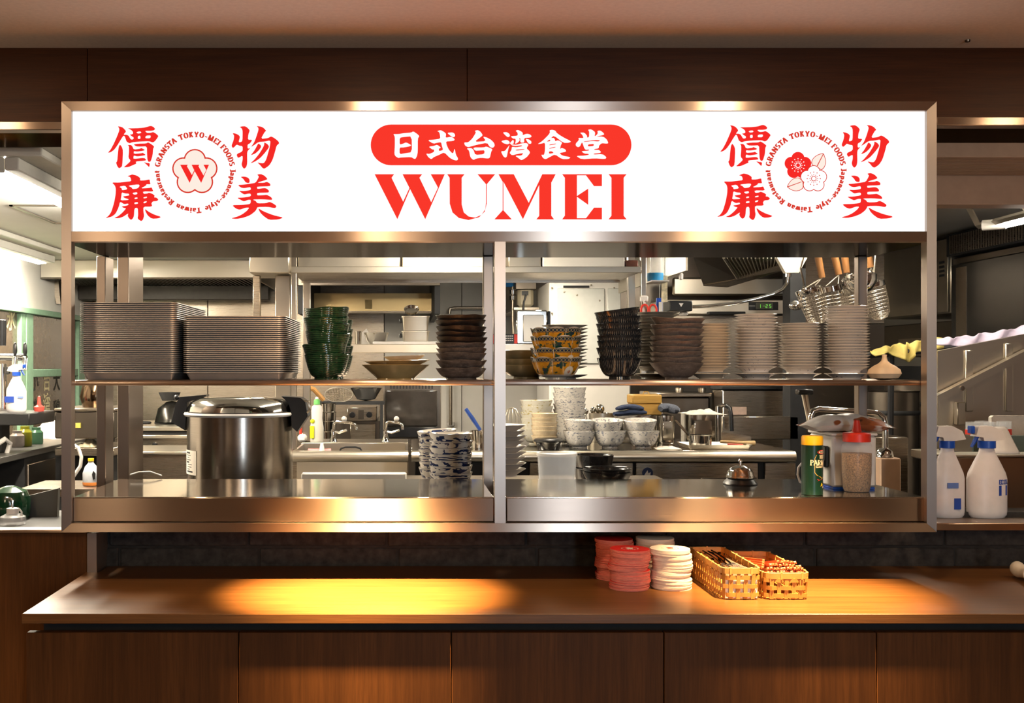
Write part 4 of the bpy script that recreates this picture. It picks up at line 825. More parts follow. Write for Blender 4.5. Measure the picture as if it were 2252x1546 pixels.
def bagf(side):
    def fn(u, w):
        x = xa + (xb - xa) * u; t = 1 - abs(2 * u - 1) ** 3; e = 1 - abs(2 * w - 1) ** 2.5
        th = (.028 * t * e) ** 1; zz = zc + (.010 * sin(u * 3.0) - .006 * u) + side * th + .003 * sin(u * 21 + w * 5) * e
        if side < 0: zz = max(zz, zt_ + .0095)
        return (x, 3.035 + .13 * w + .004 * sin(u * 14), zz)
    return fn
bg = MB(); bg.grid(bagf(1), 28, 10); bg.grid(bagf(-1), 28, 10)
tag(bg.build('snack_bag', mat_bag()), 'crumpled white and brown printed packet lying on the white dispenser', 'bag')
# ================================================================== ON THE WOODEN COUNTER
CZ0 = CT + .0004
M['coast_r'] = plain('red_coaster_card', (.66, .20, .155), .8, var=.15, scale=60); M['coast_rt'] = plain('red_coaster_print', (.62, .012, .010), .6, var=.05); M['coast_w'] = plain('white_coaster_card', (.78, .66, .56), .85, var=.06, scale=60); M['coast_wt'] = plain('white_coaster_face', (.80, .73, .68), .7, var=.03)
def coaster(mats, R=.0505, t=.0026):
    m = MB(); m.lathe([(0, 0), (R, 0), (R, t)], 40); m.mi = 1; m.lathe([(R, t), (R - .0003, t + .0001), (0, t + .0001)], 40); return m.mesh('coaster_shape', mats, True, 30)
cr_, cw_ = coaster([M['coast_r'], M['coast_rt']]), coaster([M['coast_w'], M['coast_wt']])
def coasters(cpx, Y, n, me, who, col, rs, shifts=(), base=CZ0, tilt=(0, 0)):
    rn = random.Random(rs); z = base; x = X(cpx, Y); sx = 0; top = None
    for i in range(n):
        if i in shifts: sx = rn.uniform(-.0042, .0042)
        q = sx + rn.uniform(-.0016, .0016)
        o = place('coaster', me, (x + q, Y + rn.uniform(-.0015, .0015), z), (0, 0, rn.uniform(0, 6)))
        tag(o, f'{rank(i, n)} {col} card coaster in the {who}', 'coaster', 'stacked round coasters'); z += .00275; top = o
        if i == n - 1: o.rotation_euler = (0, 0, 0)
    return top
tr = coasters(1384, 2.765, 37, cr_, 'front red stack', 'red', 1, (4, 12, 18, 22, 26, 30))
tw = coasters(1476, 2.77, 37, cw_, 'front white stack', 'white', 2, (3, 9, 17, 25, 32))
coasters(1352, 2.895, 39, cr_, 'shadowed red stack behind', 'red', 3, (3, 6, 12, 20, 30))
coasters(1440, 2.895, 40, cw_, 'shadowed white stack behind', 'white', 4, (8, 18, 28))
for top, mi, mo in ((tr, M['coast_wt'], M['coast_wt']), (tw, M['coast_rt'], plain('orange_red_ink', (.55, .12, .05), .6))):
    m = MB()
    m.poly([(x * .00026, -y * .00026) for x, y in blossom(0, -12, 20, 18)], lambda u, w: (u, w, .0029)); m.build('emblem', mi, top, smooth=False, local=True)
    m = MB()
    for k in range(26):
        a = 2 * pi * k / 26
        if k % 6 == 5: continue
        m.box(.021 * cos(a) - .0011, .021 * sin(a) - .0011, .0028, .021 * cos(a) + .0011, .021 * sin(a) + .0011, .0029)
    q, w = text_quads('WUMEI', .0062)
    for p in q: m.add([(a - w / 2, b - .0155, .0029) for a, b in p], [(0, 1, 2, 3)])
    m.build('print', mo, top, smooth=False, local=True)
# ---- woven baskets
M['bamboo'] = plain('woven_bamboo', (.42, .20, .045), .5, var=.16, scale=40, stretch=(1, 1, 1), coat=.2); M['bamboo2'] = plain('pale_bamboo', (.52, .29, .085), .45, var=.12, scale=40)
def basket(label, x0, x1, y0, y1, h, r, ncols):
    b = thing('woven_basket', label, 'basket', ((x0 + x1) / 2, (y0 + y1) / 2, CZ0), 'woven bamboo baskets'); cx, cy = (x0 + x1) / 2, (y0 + y1) / 2; w, d = x1 - x0, y1 - y0
    per = rrect(w, d, r, 0, 0, 6); seg = []; 
    for i, p in enumerate(per):
        q = per[(i + 1) % len(per)]; seg.append((Vector(p), Vector(q), (Vector(q) - Vector(p)).length))
    L = sum(s_[2] for s_ in seg)
    def at(t):
        t = t % L
        for a, c, l in seg:
            if t <= l: v = (c - a) / max(l, 1e-9); return a + v * t, v
            t -= l
        return seg[0][0], (seg[0][1] - seg[0][0]).normalized()
    step_ = w / ncols; n = int(L / step_); n += n % 2; step_ = L / n; taper = .96
    def pos(t, z, off):
        p, v = at(t); nrm = Vector((v.y, -v.x, 0)); k = taper + (1 - taper) * z / h
        return (p.x * k + nrm.x * off, p.y * k + nrm.y * off, z)
    sw = step_ * .52
    for i in range(n):
        t = (i + .5) * step_; m = MB()
        g = [pos(t - sw / 2, z, o_) for z in (0.001, h) for o_ in (-.0006, .0006)] + [pos(t + sw / 2, z, o_) for z in (0.001, h) for o_ in (-.0006, .0006)]
        m.add(g, [(0, 1, 3, 2), (4, 6, 7, 5), (0, 4, 5, 1), (2, 3, 7, 6), (0, 2, 6, 4), (1, 5, 7, 3)]); m.build('upright_strip', M['bamboo'], b, local=True)
    rows = (.012, .033, .054) if h > .07 else (.010, .029, .048)
    for ri, zc in enumerate(rows):
        m = MB(); ring = []
        for i in range(n * 2):
            o_ = (.0019 if ((i // 2 + ri) % 2 == 0) else -.0019) if i % 2 else 0; t = i * step_ / 2
            ring.append((t, o_))
        hw = .0052; vs_ = []
        for t, o_ in ring: vs_ += [pos(t, zc - hw, o_ - .0005), pos(t, zc + hw, o_ - .0005), pos(t, zc + hw, o_ + .0005), pos(t, zc - hw, o_ + .0005)]
        N = len(ring); fs = [(i * 4 + k, i * 4 + (k + 1) % 4, ((i + 1) % N) * 4 + (k + 1) % 4, ((i + 1) % N) * 4 + k) for i in range(N) for k in range(4)]
        m.add(vs_, fs); m.build('woven_band', M['bamboo'], b, local=True)
    m = MB(); ring = [i * L / 60 for i in range(60)]; vs_ = []
    for t in ring: vs_ += [pos(t, h - .014, .0012), pos(t, h, .0016), pos(t, h + .001, 0), pos(t, h, -.0022), pos(t, h - .012, -.0018)]
    m.add(vs_, [(i * 5 + k, i * 5 + (k + 1) % 5, ((i + 1) % 60) * 5 + (k + 1) % 5, ((i + 1) % 60) * 5 + k) for i in range(60) for k in range(5)]); m.build('rim', M['bamboo2'], b, local=True)
    nb = int(L / .05)
    for i in range(nb):
        t = i * L / nb; m = MB(); g = []
        for tt in (t - .0022, t + .0022): g += [pos(tt, h - .016, .0026), pos(tt, h + .0018, .0026), pos(tt, h + .0018, -.003), pos(tt, h - .014, -.003)]
        m.add(g, [(0, 1, 5, 4), (1, 2, 6, 5), (2, 3, 7, 6), (0, 1, 2, 3), (4, 5, 6, 7)]); m.build('binding', M['bamboo2'], b, local=True)
    loops(MB(), [rrect(w * .96, d * .96, r, .002, .0004), rrect(w * .96, d * .96, r, .002, .002)]).build('base', M['bamboo'], b, local=True)
    return b
bx0, bx1 = X(1590, 2.62), X(1673, 2.62); by0, by1 = 2.62, 2.93
basket('woven bamboo basket holding metal forks and a white paper sleeve', bx0, bx1, by0, by1, .078, .014, 5)
cx0, cx1 = X(1682, 2.62), X(1782, 2.62)
basket('woven bamboo basket full of reddish-brown chopsticks', cx0, cx1, by0, by1, .066, .018, 6)
# white paper sleeve in the fork basket
m = MB(); m.grid(lambda u, w: (bx0 + .008 + .078 * u, by0 + .008 + .002 * sin(u * 3), CZ0 + .003 + .052 * w), 6, 2); m.grid(lambda u, w: (bx1 - .010 - .010 * w - .004 * sin(u * pi), by0 + .012 + .24 * u, CZ0 + .004 + .066 * (1 - w) * (1 - .15 * u)), 10, 4)
tag(m.build('paper_sleeve', plain('white_paper', (.82, .78, .72), .8, var=.03)), 'white paper sleeve standing inside the basket of forks', 'paper')
def fork_mesh():
    m = MB(); m.tube([(0, .10, .0), (0, .05, .004), (0, 0, .003), (0, -.035, -.001), (0, -.052, .004)], [.0030, .0026, .0018, .0020, .0060], 8)
    for j in range(4): m.tube([((j - 1.5) * .0042, -.050, .004), ((j - 1.5) * .0046, -.075, .009), ((j - 1.5) * .0044, -.092, .006)], .0011, 6)
    m.v = [(x, y, z * .6) for x, y, z in m.v]; return m.mesh('fork_shape', M['chrome'])
fm = fork_mesh()
pos_w = ['leftmost', 'second from left', 'third from left', 'fourth from left', 'fifth from left', 'sixth from left', 'rightmost']
for i in range(7):
    o = place('fork', fm, (bx0 + .014 + .0065 * i, by0 + .125 + .006 * (i % 3), CZ0 + .070 + .004 * (i % 2)), (rad(4), rad(25 - 5 * i), rad(4)))
    tag(o, f'{pos_w[i]} steel fork lying in the woven basket', 'fork', 'forks in the basket')
M['chop'] = plain('reddish_chopstick_wood', (.36, .075, .028), .35, var=.15, scale=60, stretch=(1, .1, 1))
cm = MB(); a, b2 = .0034, .0022
cm.add([(-a, 0, -a), (a, 0, -a), (a, 0, a), (-a, 0, a), (-b2, .225, -b2), (b2, .225, -b2), (b2, .225, b2), (-b2, .225, b2), (0, -.0016, 0)], [(0, 1, 8), (1, 2, 8), (2, 3, 8), (3, 0, 8), (4, 5, 6, 7), (0, 4, 5, 1), (1, 5, 6, 2), (2, 6, 7, 3), (3, 7, 4, 0)])
chm = cm.mesh('chopstick_shape', M['chop'], False); rn = random.Random(4); xm = (cx0 + cx1) / 2
rows = [(11, .056, 0), (11, .064, .002), (11, .072, .003), (10, .080, .006), (6, .088, .010)]
names = ['bottom', 'second', 'third', 'fourth', 'top']
for ri, (n, z, dx) in enumerate(rows):
    for i in range(n):
        u = i - (n - 1) / 2; drop = .0 if ri < 3 else .0011 * max(0, u)
        o = place('chopstick', chm, (xm + dx + u * .0083, by0 + .022 + rn.uniform(-.004, .005) + .003 * ri, CZ0 + z + rn.uniform(-.0008, .0008) - drop), (rad(-11 - .5 * ri) , rad(rn.uniform(-12, 12)), rad(2.5 + rn.uniform(-2, 3))))
        tag(o, f'chopstick {nth(i) if i else "first"} from the left in the {names[ri]} layer of the basket', 'chopstick', 'chopsticks in the basket')
for i in range(4):
    o = place('chopstick', chm, (xm - .044 + .004 * i, by0 + .05 + .01 * i, CZ0 + .070 + .004 * i), (rad(-7), 0, rad(3 + 2 * i)))
    tag(o, f'{["lowest", "second", "third", "topmost"][i]} chopstick lying askew at the left of the basket', 'chopstick', 'chopsticks in the basket')
# ---- rolled cloth at the right edge
Yr = 2.86; m = MB()
def rc(u, w):
    t = u * 4.6 - .6; r = .020 * (1 - .1 * u) + .003 * sin(w * 7 + u * 3)
    return (X(2246, Yr) + r * cos(t) + .012 * w, Yr + .09 * (w - .5), CT + .0225 + r * sin(t))
m.grid(rc, 24, 10)
ob = tag(m.build('rolled_cloth', plain('white_towel', (.62, .56, .48), .95, var=.1, bmp=.5)), 'rolled white hand towel at the right end of the counter', 'cloth')
md = ob.modifiers.new('thickness', 'SOLIDIFY'); md.thickness = .003
# ================================================================== KITCHEN: LAMPS
M['tube'] = glow('fluorescent_tube', (1.0, .93, .80), 75.0); M['lampwhite'] = plain('white_lamp_housing', (.72, .68, .60), .5, var=.03)
M['tube_b'] = glow('bright_fluorescent_tube', (1.0, .94, .82), 150.0)
def batten(label, x, y0, y1, z, w=.12, bright=False):
    o = thing('fluorescent_lamp', label, 'lamp', (x, (y0 + y1) / 2, z), 'kitchen fluorescent lamps')
    MB().box(x - w * .3, y0, z - .028, x + w * 1.15, y1, z - .001, .004).build('housing', M['lampwhite'], o)
    MB().box(x + w * .3, y0 + .01, z - .07, x + w * .62, y1 - .01, z - .0285, .004).build('reflector', M['lampwhite'], o)
    m = MB(); m.tube([(x - w * .05, y0 + .03, z - .052), (x - w * .05, y1 - .03, z - .052)], .026 if bright else .021, 14); m.build('tube', M['tube_b'] if bright else M['tube'], o)
    for yy in (y0 + .012, y1 - .03): MB().box(x - w * .26, yy, z - .075, x + w * .28, yy + .018, z - .0285, .004).build('lamp_holder', M['lampwhite'], o)
    return o
batten('bright fluorescent batten on the kitchen ceiling seen left of the sign', -1.27, 3.28, 4.5, KZC, .14, True)
batten('lower fluorescent batten near the white kitchen wall at far left', -2.12, 4.9, 6.27, KZC, .13, True)
for lx, ly, ln, e in TUBES[2:]:
    batten({.15: 'fluorescent batten above the rice warmer', 1.75: 'fluorescent batten above the right pass', -.75: 'added fluorescent batten above the cooking line, brightening the hood', .75: 'fluorescent batten above the white appliance'}[lx], lx, ly - ln / 2, ly + ln / 2, KZC)
# framed lamp at the right
o = thing('framed_lamp', 'steel framed fluorescent lamp hanging under the ceiling at far right', 'lamp', (2.5, 4.3, 2.0))
yA, yB = 3.95, 4.75
q = [P(2130, 455, 4.3), P(2152, 497, 4.15), P(2262, 468, 3.75), P(2240, 430, 3.9)]
for a, b in zip(q, q[1:] + q[:1]): MB().tube([a, b], .012, 4).build('frame_bar', M['steel_bright'], o)
a, b = P(2212, 492, 4.0), P(2290, 474, 3.75); MB().tube([a, b], .016, 12).build('tube', M['tube'], o); MB().tube([a + Vector((-.06, .05, 0)), a], .020, 10).build('lamp_holder', M['lampwhite'], o)
MB().tube([q[0] + Vector((0, 0, 0)), q[0] + Vector((0, 0, KZC - q[0].z))], .006, 6).build('hanger', M['steel'], o)

# ================================================================== LEFT KITCHEN WALL
def LY(px, x=KXL): return x * F / (px - VX)
M['pane'] = plain('brown_glass_pane', (.10, .075, .05), .12, var=.15, spec=.6)
w1 = setting('window_1', (KXL, 6.8, 1.04)); xg = KXL + .012
def bar(y0, y1, z0, z1, d=.03): MB().box(KXL + .001, y0, z0, KXL + d, y1, z1, .003).build('frame_bar', M['green_frame'], w1)
bar(5.2, 7.88, 1.765, 1.80, .05); bar(5.2, 7.88, 1.020, 1.045, .09); bar(LY(62), 7.88, 1.383, 1.43)
for a, b in ((LY(34), LY(44)), (LY(46), LY(61)), (LY(163), LY(176)), (5.2, 5.26)): bar(a, b, 1.046, 1.764, .035)
for a, b, z0, z1 in ((5.27, LY(34) - .003, 1.047, 1.763), (LY(61) + .003, LY(163) - .003, 1.432, 1.763), (LY(61) + .003, LY(163) - .003, 1.047, 1.381), (LY(176) + .003, 7.87, 1.432, 1.763), (LY(176) + .003, 7.87, 1.047, 1.381)):
    MB().box(KXL + .002, a, z0, KXL + .010, b, z1).build('pane', M['pane'], w1)
M['goldtxt'] = plain('pale_gold_lettering', (.50, .44, .26), .6); M['darktxt'] = plain('dark_lettering', (.02, .018, .015), .7)
def cjk(txt, y, z, size, mat):
    cu = bpy.data.curves.new('lettering', 'FONT'); cu.body = txt; cu.size = size; cu.align_x = 'CENTER'; cu.offset = size * .012; cu.extrude = .0004
    t = bpy.data.objects.new('lettering_source', cu); COL.objects.link(t); bpy.context.view_layer.update()
    me = bpy.data.meshes.new_from_object(t); bpy.data.objects.remove(t); me.materials.clear(); me.materials.append(mat)
    ob = bpy.data.objects.new('lettering', me); COL.objects.link(ob); ob.parent = w1
    ob.matrix_local = Matrix.Translation(Vector((KXL + .0115, y, z)) - Vector(ORG[w1.name])) @ Matrix.Rotation(rad(90), 4, 'Z') @ Matrix.Rotation(rad(90), 4, 'X'); return ob
for px, txt, mt, k in ((73, '小籠', M['darktxt'], .13), (99, '台湾の味', M['goldtxt'], .14), (121, '大鶏排', M['darktxt'], .14)):
    for i, c in enumerate(txt): cjk(c, LY(px), Z(855, LY(px)) - i * k * (1.35 if len(txt) < 4 else 1.05), k, mt)
cjk('氷', LY(20), Z(722, LY(20)), .15, M['goldtxt'])
# counter along the left wall
lc = thing('side_counter', 'dark steel counter running along the green-framed window at far left', 'counter', (-2.05, 5.6, FZ)); xf = -1.77
MB().box(KXL + .001, 4.0, 1.02, xf, 6.9, 1.05, .003).build('top', plain('dark_laminate', (.045, .042, .038), .3), lc)
MB().box(KXL + .002, 5.05, FZ, xf - .02, 6.88, 1.019).build('body', M['blackm'], lc)
MB().box(KXL + .002, 4.02, FZ, xf - .30, 5.049, 1.019).build('recess', M['blackm'], lc)
MB().box(xf - .019, 5.06, .40, xf - .004, 5.85, .985, .003).build('door', M['steel_dark'], lc); MB().box(xf - .019, 5.86, .40, xf - .004, 6.86, .985, .003).build('door', M['steel_dark'], lc)
M['rag'] = plain('rumpled_white_cloth', (.70, .62, .54), .95, var=.12, scale=18, bmp=.6)
def rumple(name, label, c, sx, sy, h, mat, seed=1, cat='cloth'):
    rn = random.Random(seed); ph = [rn.uniform(0, 6.28) for _ in range(8)]
    def fn(u, w):
        a, b = 2 * u - 1, 2 * w - 1; e = max(0, 1 - (a * a) ** 1.2) * max(0, 1 - (b * b) ** 1.2)
        z = h * e * (.65 + .22 * sin(6 * a + ph[0]) * cos(5 * b + ph[1]) + .2 * sin(9 * a + 4 * b + ph[2]) + .12 * sin(14 * b + ph[3]))
        return (c[0] + a * sx + .05 * sx * sin(9 * b + ph[4]), c[1] + b * sy + .05 * sy * sin(8 * a + ph[5]), c[2] + max(.0006, z))
    m = MB(); m.grid(fn, 22, 16); ob = m.build(name, mat); md = ob.modifiers.new('thickness', 'SOLIDIFY'); md.thickness = .002; md.offset = 1
    return tag(ob, label, cat)
rumple('rumpled_cloth', 'heap of rumpled white cloths on the dark counter below the green window', (-2.0, 6.25, 1.051), .14, .38, .12, M['rag'], 3)
# drip shelf with beer taps and spray bottle
ds = thing('drip_shelf', 'thick black shelf carrying a spray bottle at far left', 'shelf', (-2.0, 5.0, 1.20)); zt = Z(906, 5.0)
MB().box(KXL + .05, 4.85, zt - .055, X(97, 5.05), 5.20, zt, .004).build('board', M['black'], ds); MB().box(KXL + .10, 4.92, 1.051, KXL + .16, 5.12, zt - .056).build('leg', M['blackm'], ds); MB().box(X(2, 5.05), 4.98, 1.051, X(2, 5.05) + .03, 5.08, zt - .056).build('leg', M['blackm'], ds)
def spray(label, px, Y, z, hpx, wpx, flip, mats, cat='spray bottle', sy=.62):
    k = S(1, Y) * hpx / 201; w = S(wpx, Y) / 2; o = thing('spray_bottle', label, cat, (X(px, Y), Y, z), 'white trigger spray bottles')
    h = 201 * k; b = MB()
    b.lathe([(0, .001), (w * .86, 0), (w * .97, 6 * k), (w, 14 * k), (w, 86 * k), (w * .93, 98 * k), (w * .66, 122 * k), (w * .42, 142 * k), (w * .37, 152 * k), (0, 152 * k)], 32, sy=sy, fn=None); b.build('body', mats[0], o, local=True)
    MB().lathe([(0, 152.3 * k), (w * .42, 152.3 * k), (w * .42, 168 * k), (0, 168 * k)], 24).build('collar', mats[1], o, local=True)
    s_ = flip; hd = [(-30 * s_, 178), (-24 * s_, 200), (6 * s_, 201), (28 * s_, 190), (36 * s_, 172), (14 * s_, 168.3), (-12 * s_, 168.3), (-14 * s_, 176)]
    MB().prism([(a * k, b_ * k) for a, b_ in hd], -w * .30, w * .30, lambda u, v, d: (u, d, v)).build('head', mats[2], o, local=True)
    MB().box(min(-30 * s_ * k, -38 * s_ * k), -w * .22, 184 * k, max(-30 * s_ * k, -38 * s_ * k), w * .22, 201 * k, .002).build('nozzle', mats[1], o, local=True)
    MB().tube([(-20 * s_ * k, 0, 180 * k), (-26 * s_ * k, 0, 168 * k), (-34 * s_ * k, 0, 154 * k)], [4.5 * k, 4.5 * k, 3 * k], 8).build('trigger', mats[1], o, local=True)
    return o, k, w
M['spraybody'] = plain('translucent_white_polyethylene', (.74, .70, .69), .38, var=.04, sss=.1); M['bluelabel'] = plain('blue_label_ink', (.015, .06, .36), .5)
sm = (M['spraybody'], M['blue'], M['white'])
o, k, w = spray('white trigger spray bottle with blue label standing on the black shelf', 36, 5.0, zt + .0005, 105, 44, -1, sm)
MB().box(-w * .95, -w * .66, 40 * k, -w * .02, -w * .62, 66 * k).build('label', M['bluelabel'], o, local=True); MB().box(w * .35, -w * .66, 58 * k, w * .9, -w * .6, 66 * k).build('label', plain('pale_blue_ink', (.2, .3, .6), .5), o, local=True)
tp = thing('beer_tap', 'chrome beer tap tower with black handles at far left', 'tap', (-1.95, 5.15, zt)); Yt = 5.15
MB().tube([P(-40, 784, Yt), P(52, 786, Yt)], S(8, Yt), 14).build('manifold', M['chrome'], tp); MB().tube([P(6, 800, Yt + .03), Vector((X(6, Yt + .03), Yt + .03, zt + .0008))], S(9, Yt), 12).build('column', M['chrome'], tp)
for hx in (33, 55):
    a = P(hx, 790, Yt - .05)
    MB().tube([P(hx, 786, Yt), a, a + Vector((0, -.01, -.05))], S(6, Yt), 10).build('spout', M['chrome'], tp); b = MB(); b.lathe([(0, -S(12, Yt)), (S(3, Yt), -S(11, Yt)), (S(5, Yt), 0), (S(4, Yt), S(14, Yt)), (S(2, Yt), S(18, Yt)), (0, S(19, Yt))], 14, P(hx, 772, Yt - .05)); b.build('handle', M['black'], tp)
    MB().lathe([(0, -.025), (S(6, Yt), -.02), (S(5, Yt), .01), (0, .012)], 12, P(hx - 16, 812, Yt - .03)).build('cap', M['black'], tp)
MB().lathe([(0, 0), (S(9, Yt), 0), (S(10, Yt), .12), (0, .125)], 14, P(4, 760, Yt - .08)).build('large_handle', M['black'], tp)
tag(MB().lathe([(0, 0), (.022, 0), (.025, .02), (.010, .03), (.006, .07), (0, .072)], 16, (X(86, 5.08), 5.08, zt + .0006)).build('sauce_nozzle', plain('red_and_white_nozzle', (.6, .08, .06), .4)), 'small red and white sauce nozzle on the end of the black shelf', 'nozzle')
for i, (px, Y_, h, col, lab) in enumerate(((55, 5.35, .10, (.20, .20, .012), 'small yellow-green bottle under the black shelf'), (80, 5.5, .085, (.03, .08, .045), 'small dark green jar under the black shelf'), (38, 5.3, .08, (.32, .27, .24), 'small pale carton under the black shelf'))):
    tag(MB().lathe([(0, 0), (.032, 0), (.034, .01), (.034, h * .7), (.022, h * .85), (.022, h), (0, h)], 18, (X(px, Y_), Y_, 1.0506)).build('condiment_bottle', plain('condiment_%d' % i, col, .25)), lab, 'bottle', 'bottles under the shelf')
hz = MB(); hz.tube([P(-20, 985, 4.9), P(12, 965, 4.9), P(22, 975, 4.95), P(14, 1000, 4.95), P(-10, 1008, 4.9)], .012, 8)
tag(hz.build('clear_hose', M['clear2']), 'coil of cloudy clear hose on the counter at the left edge', 'hose')
# things on the left ledge close to the opening
zl0 = .9906
M['greenglass'] = plain('dark_green_glass', (.004, .035, .014), .12, spec=.7)
tag(MB().lathe([(0, 0), (.052, 0), (.058, .01), (.06, .055), (.05, .082), (.024, .094), (.012, .098), (0, .098)], 28, (X(22, 3.24), 3.24, zl0)).build('green_flask', M['greenglass']), 'squat dark green glass flask on the ledge at lower left', 'flask')
pu = thing('pump_bottle', 'clear hand pump bottle with white collar on the ledge at lower left', 'pump bottle', (X(28, 3.12), 3.12, zl0))
MB().lathe([(0, 0), (.036, 0), (.038, .006), (.036, .022), (.016, .032), (.015, .036)], 24).build('body', M['clear'], pu, local=True); MB().lathe([(0, .030), (.017, .030), (.017, .046), (.011, .048), (0, .048)], 20).build('collar', M['white'], pu, local=True)
MB().tube([(0, 0, .047), (0, 0, .068), (-.006, 0, .074), (-.022, 0, .076)], .0035, 8).build('spout', M['chrome'], pu, local=True); MB().tube([(.018, 0, .045), (.026, 0, .035), (.026, 0, .012)], .003, 6).build('clip', M['white'], pu, local=True)
tp_ = MB(); tp_.prism([(55, 1092), (128, 1074), (124, 1165), (52, 1165)], 3.28, 3.30, lambda u, w, d: (X(u, 3.28), d, Z(w, 3.28)))
tag(tp_.build('leaning_board', plain('grey_green_board', (.075, .072, .062), .5, var=.06)), 'grey board standing upright on the ledge beside the green flask', 'board')

# ================================================================== BEHIND THE LEFT BAY
co = thing('steel_column', 'square stainless steel column behind the left hatch bay', 'column', (-.92, 3.6, FZ))
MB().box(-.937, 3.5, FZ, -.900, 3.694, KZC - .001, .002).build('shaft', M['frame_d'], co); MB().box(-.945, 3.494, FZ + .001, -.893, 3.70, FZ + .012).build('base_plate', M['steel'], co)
# low table, warmer and its things
TZ = .95
lt = thing('low_table', 'low stainless steel table carrying the rice warmer', 'table', (-.45, 3.9, FZ))
MB().box(-.86, 3.56, TZ - .03, X(893, 3.56) - .02, 4.18, TZ, .004).build('top', M['steel_bright'], lt)
for lx in (-.83, -.05):
    for ly in (3.6, 4.14): MB().box(lx - .018, ly - .018, FZ, lx + .018, ly + .018, TZ - .031).build('leg', M['steel'], lt)
Yr = 3.86; rw = thing('rice_warmer', 'large round stainless steel rice warmer with domed lid and black hinge', 'rice warmer', (X(528, Yr), Yr, TZ + .0006)); k = S(1, Yr); R = 115 * k; zr = Z(908, Yr) - TZ
M['warm'] = steel('warmer_steel', (.52, .48, .43), .22, .7, (0, 0, 1), (120, 120, 2), .05)
def drum_mat():
    m, nt, bs = newmat('brushed_drum_steel'); a, z, o_ = radial(nt); n = noise(nt, polar_vec(nt, a, z, 2, 260, False), 3, 3)
    bs.inputs['Base Color'].default_value = (.46, .42, .37, 1); nt.links.new(ramp(nt, n, [(.3, (.27, .235, .20)), (.7, (.34, .30, .26))]), bs.inputs['Base Color']); bs.inputs['Metallic'].default_value = 1; bs.inputs['Roughness'].default_value = .2; bump(nt, bs, n, .05, .001); return m
MB().lathe([(0, 0), (R * .96, 0), (R, .006), (R, zr - 6 * k)], 72).build('drum', drum_mat(), rw, local=True)
MB().lathe([(R * .98, zr - 6 * k), (R * 1.04, zr - 6 * k), (R * 1.06, zr - 2 * k), (R * 1.04, zr + 2 * k), (R * .98, zr + 2 * k)], 72).build('ring', M['white'], rw, local=True)
MB().lathe([(R * .98, zr + 2.2 * k), (R, zr + 4 * k), (R * .98, zr + 14 * k), (R * .93, zr + 24 * k), (R * .8, zr + 31 * k), (R * .76, zr + 33 * k), (0, zr + 36 * k)], 72).build('lid', M['mirror'], rw, local=True)
MB().prism([(R * .82, zr + 37 * k), (R * 1.18, zr + 34 * k), (R * 1.27, zr + 26 * k), (R * 1.32, zr - 6 * k), (R * 1.12, zr - 40 * k), (R * 1.02, zr - 30 * k), (R * 1.0, zr + 4 * k), (R * .96, zr + 22 * k)], -.055, .055, lambda u, v, d: (u, d, v)).build('hinge_block', M['black'], rw, local=True)
MB().tube([(R * 1.24, -.05, zr + 28 * k), (R * 1.33, -.055, zr + 26 * k), (R * 1.36, -.055, zr + 8 * k), (R * 1.30, -.05, zr + 2 * k)], .005, 8).build('hinge_clip', M['steel'], rw, local=True)
MB().prism([(-R * 1.28, zr - 20 * k), (-R * 1.02, zr - 38 * k), (-R * 1.0, zr + 2 * k), (-R * .98, zr + 24 * k), (-R * .62, zr + 37 * k), (-R * .62, zr + 40 * k), (-R * 1.12, zr + 35 * k), (-R * 1.2, zr + 20 * k)], -.03, .03, lambda u, v, d: (u, d, v)).build('latch', M['black'], rw, local=True)
MB().ball((-R * 1.19, -.02, zr + 34 * k), .010).build('latch_knob', M['black'], rw, local=True)
m = MB(); f_ = lambda u, w_: ((R + .0012) * sin(u), -(R + .0012) * cos(u), w_)
m.grid(lambda u, v: f_(-1.32 + .55 * u, TZ * 0 + Z(1038, Yr) - TZ + v * (Z(986, Yr) - Z(1038, Yr))), 8, 2)
lb = m.build('rating_label', plain('paper_label', (.72, .66, .58), .6, var=.04), rw, local=True)
m = MB(); rn = random.Random(3); z0, z1 = Z(1034, Yr) - TZ, Z(989, Yr) - TZ
for j in range(9):
    zz = z1 - (z1 - z0) * (j + .5) / 9; a0 = -1.24 + rn.uniform(0, .12); a1 = a0 + rn.uniform(.12, .3); hh = .0012 if j % 4 else .0028
    v = [((R + .0018) * sin(a), -(R + .0018) * cos(a), zz + s_ * hh) for a in (a0, (a0 + a1) / 2, a1) for s_ in (-1, 1)]; m.add(v, [(0, 2, 3, 1), (2, 4, 5, 3)])
m.build('label_print', M['blackm'], lb, smooth=False, local=True)
# white bin edge by the sink
tag(MB().pbox(662, 1041, 894, 1075, 3.62, 3.66, .004).build('panel_guard', M['whitewall']), 'white panel edge standing behind the left pass tray', 'panel')
o = bpy.data.objects['panel_guard']
for zc_ in (1,): MB().box(X(664, 3.62), 3.621, TZ + .0005, X(892, 3.62), 3.655, Z(1075, 3.62) - .0005).build('panel_foot', M['steel'], o)
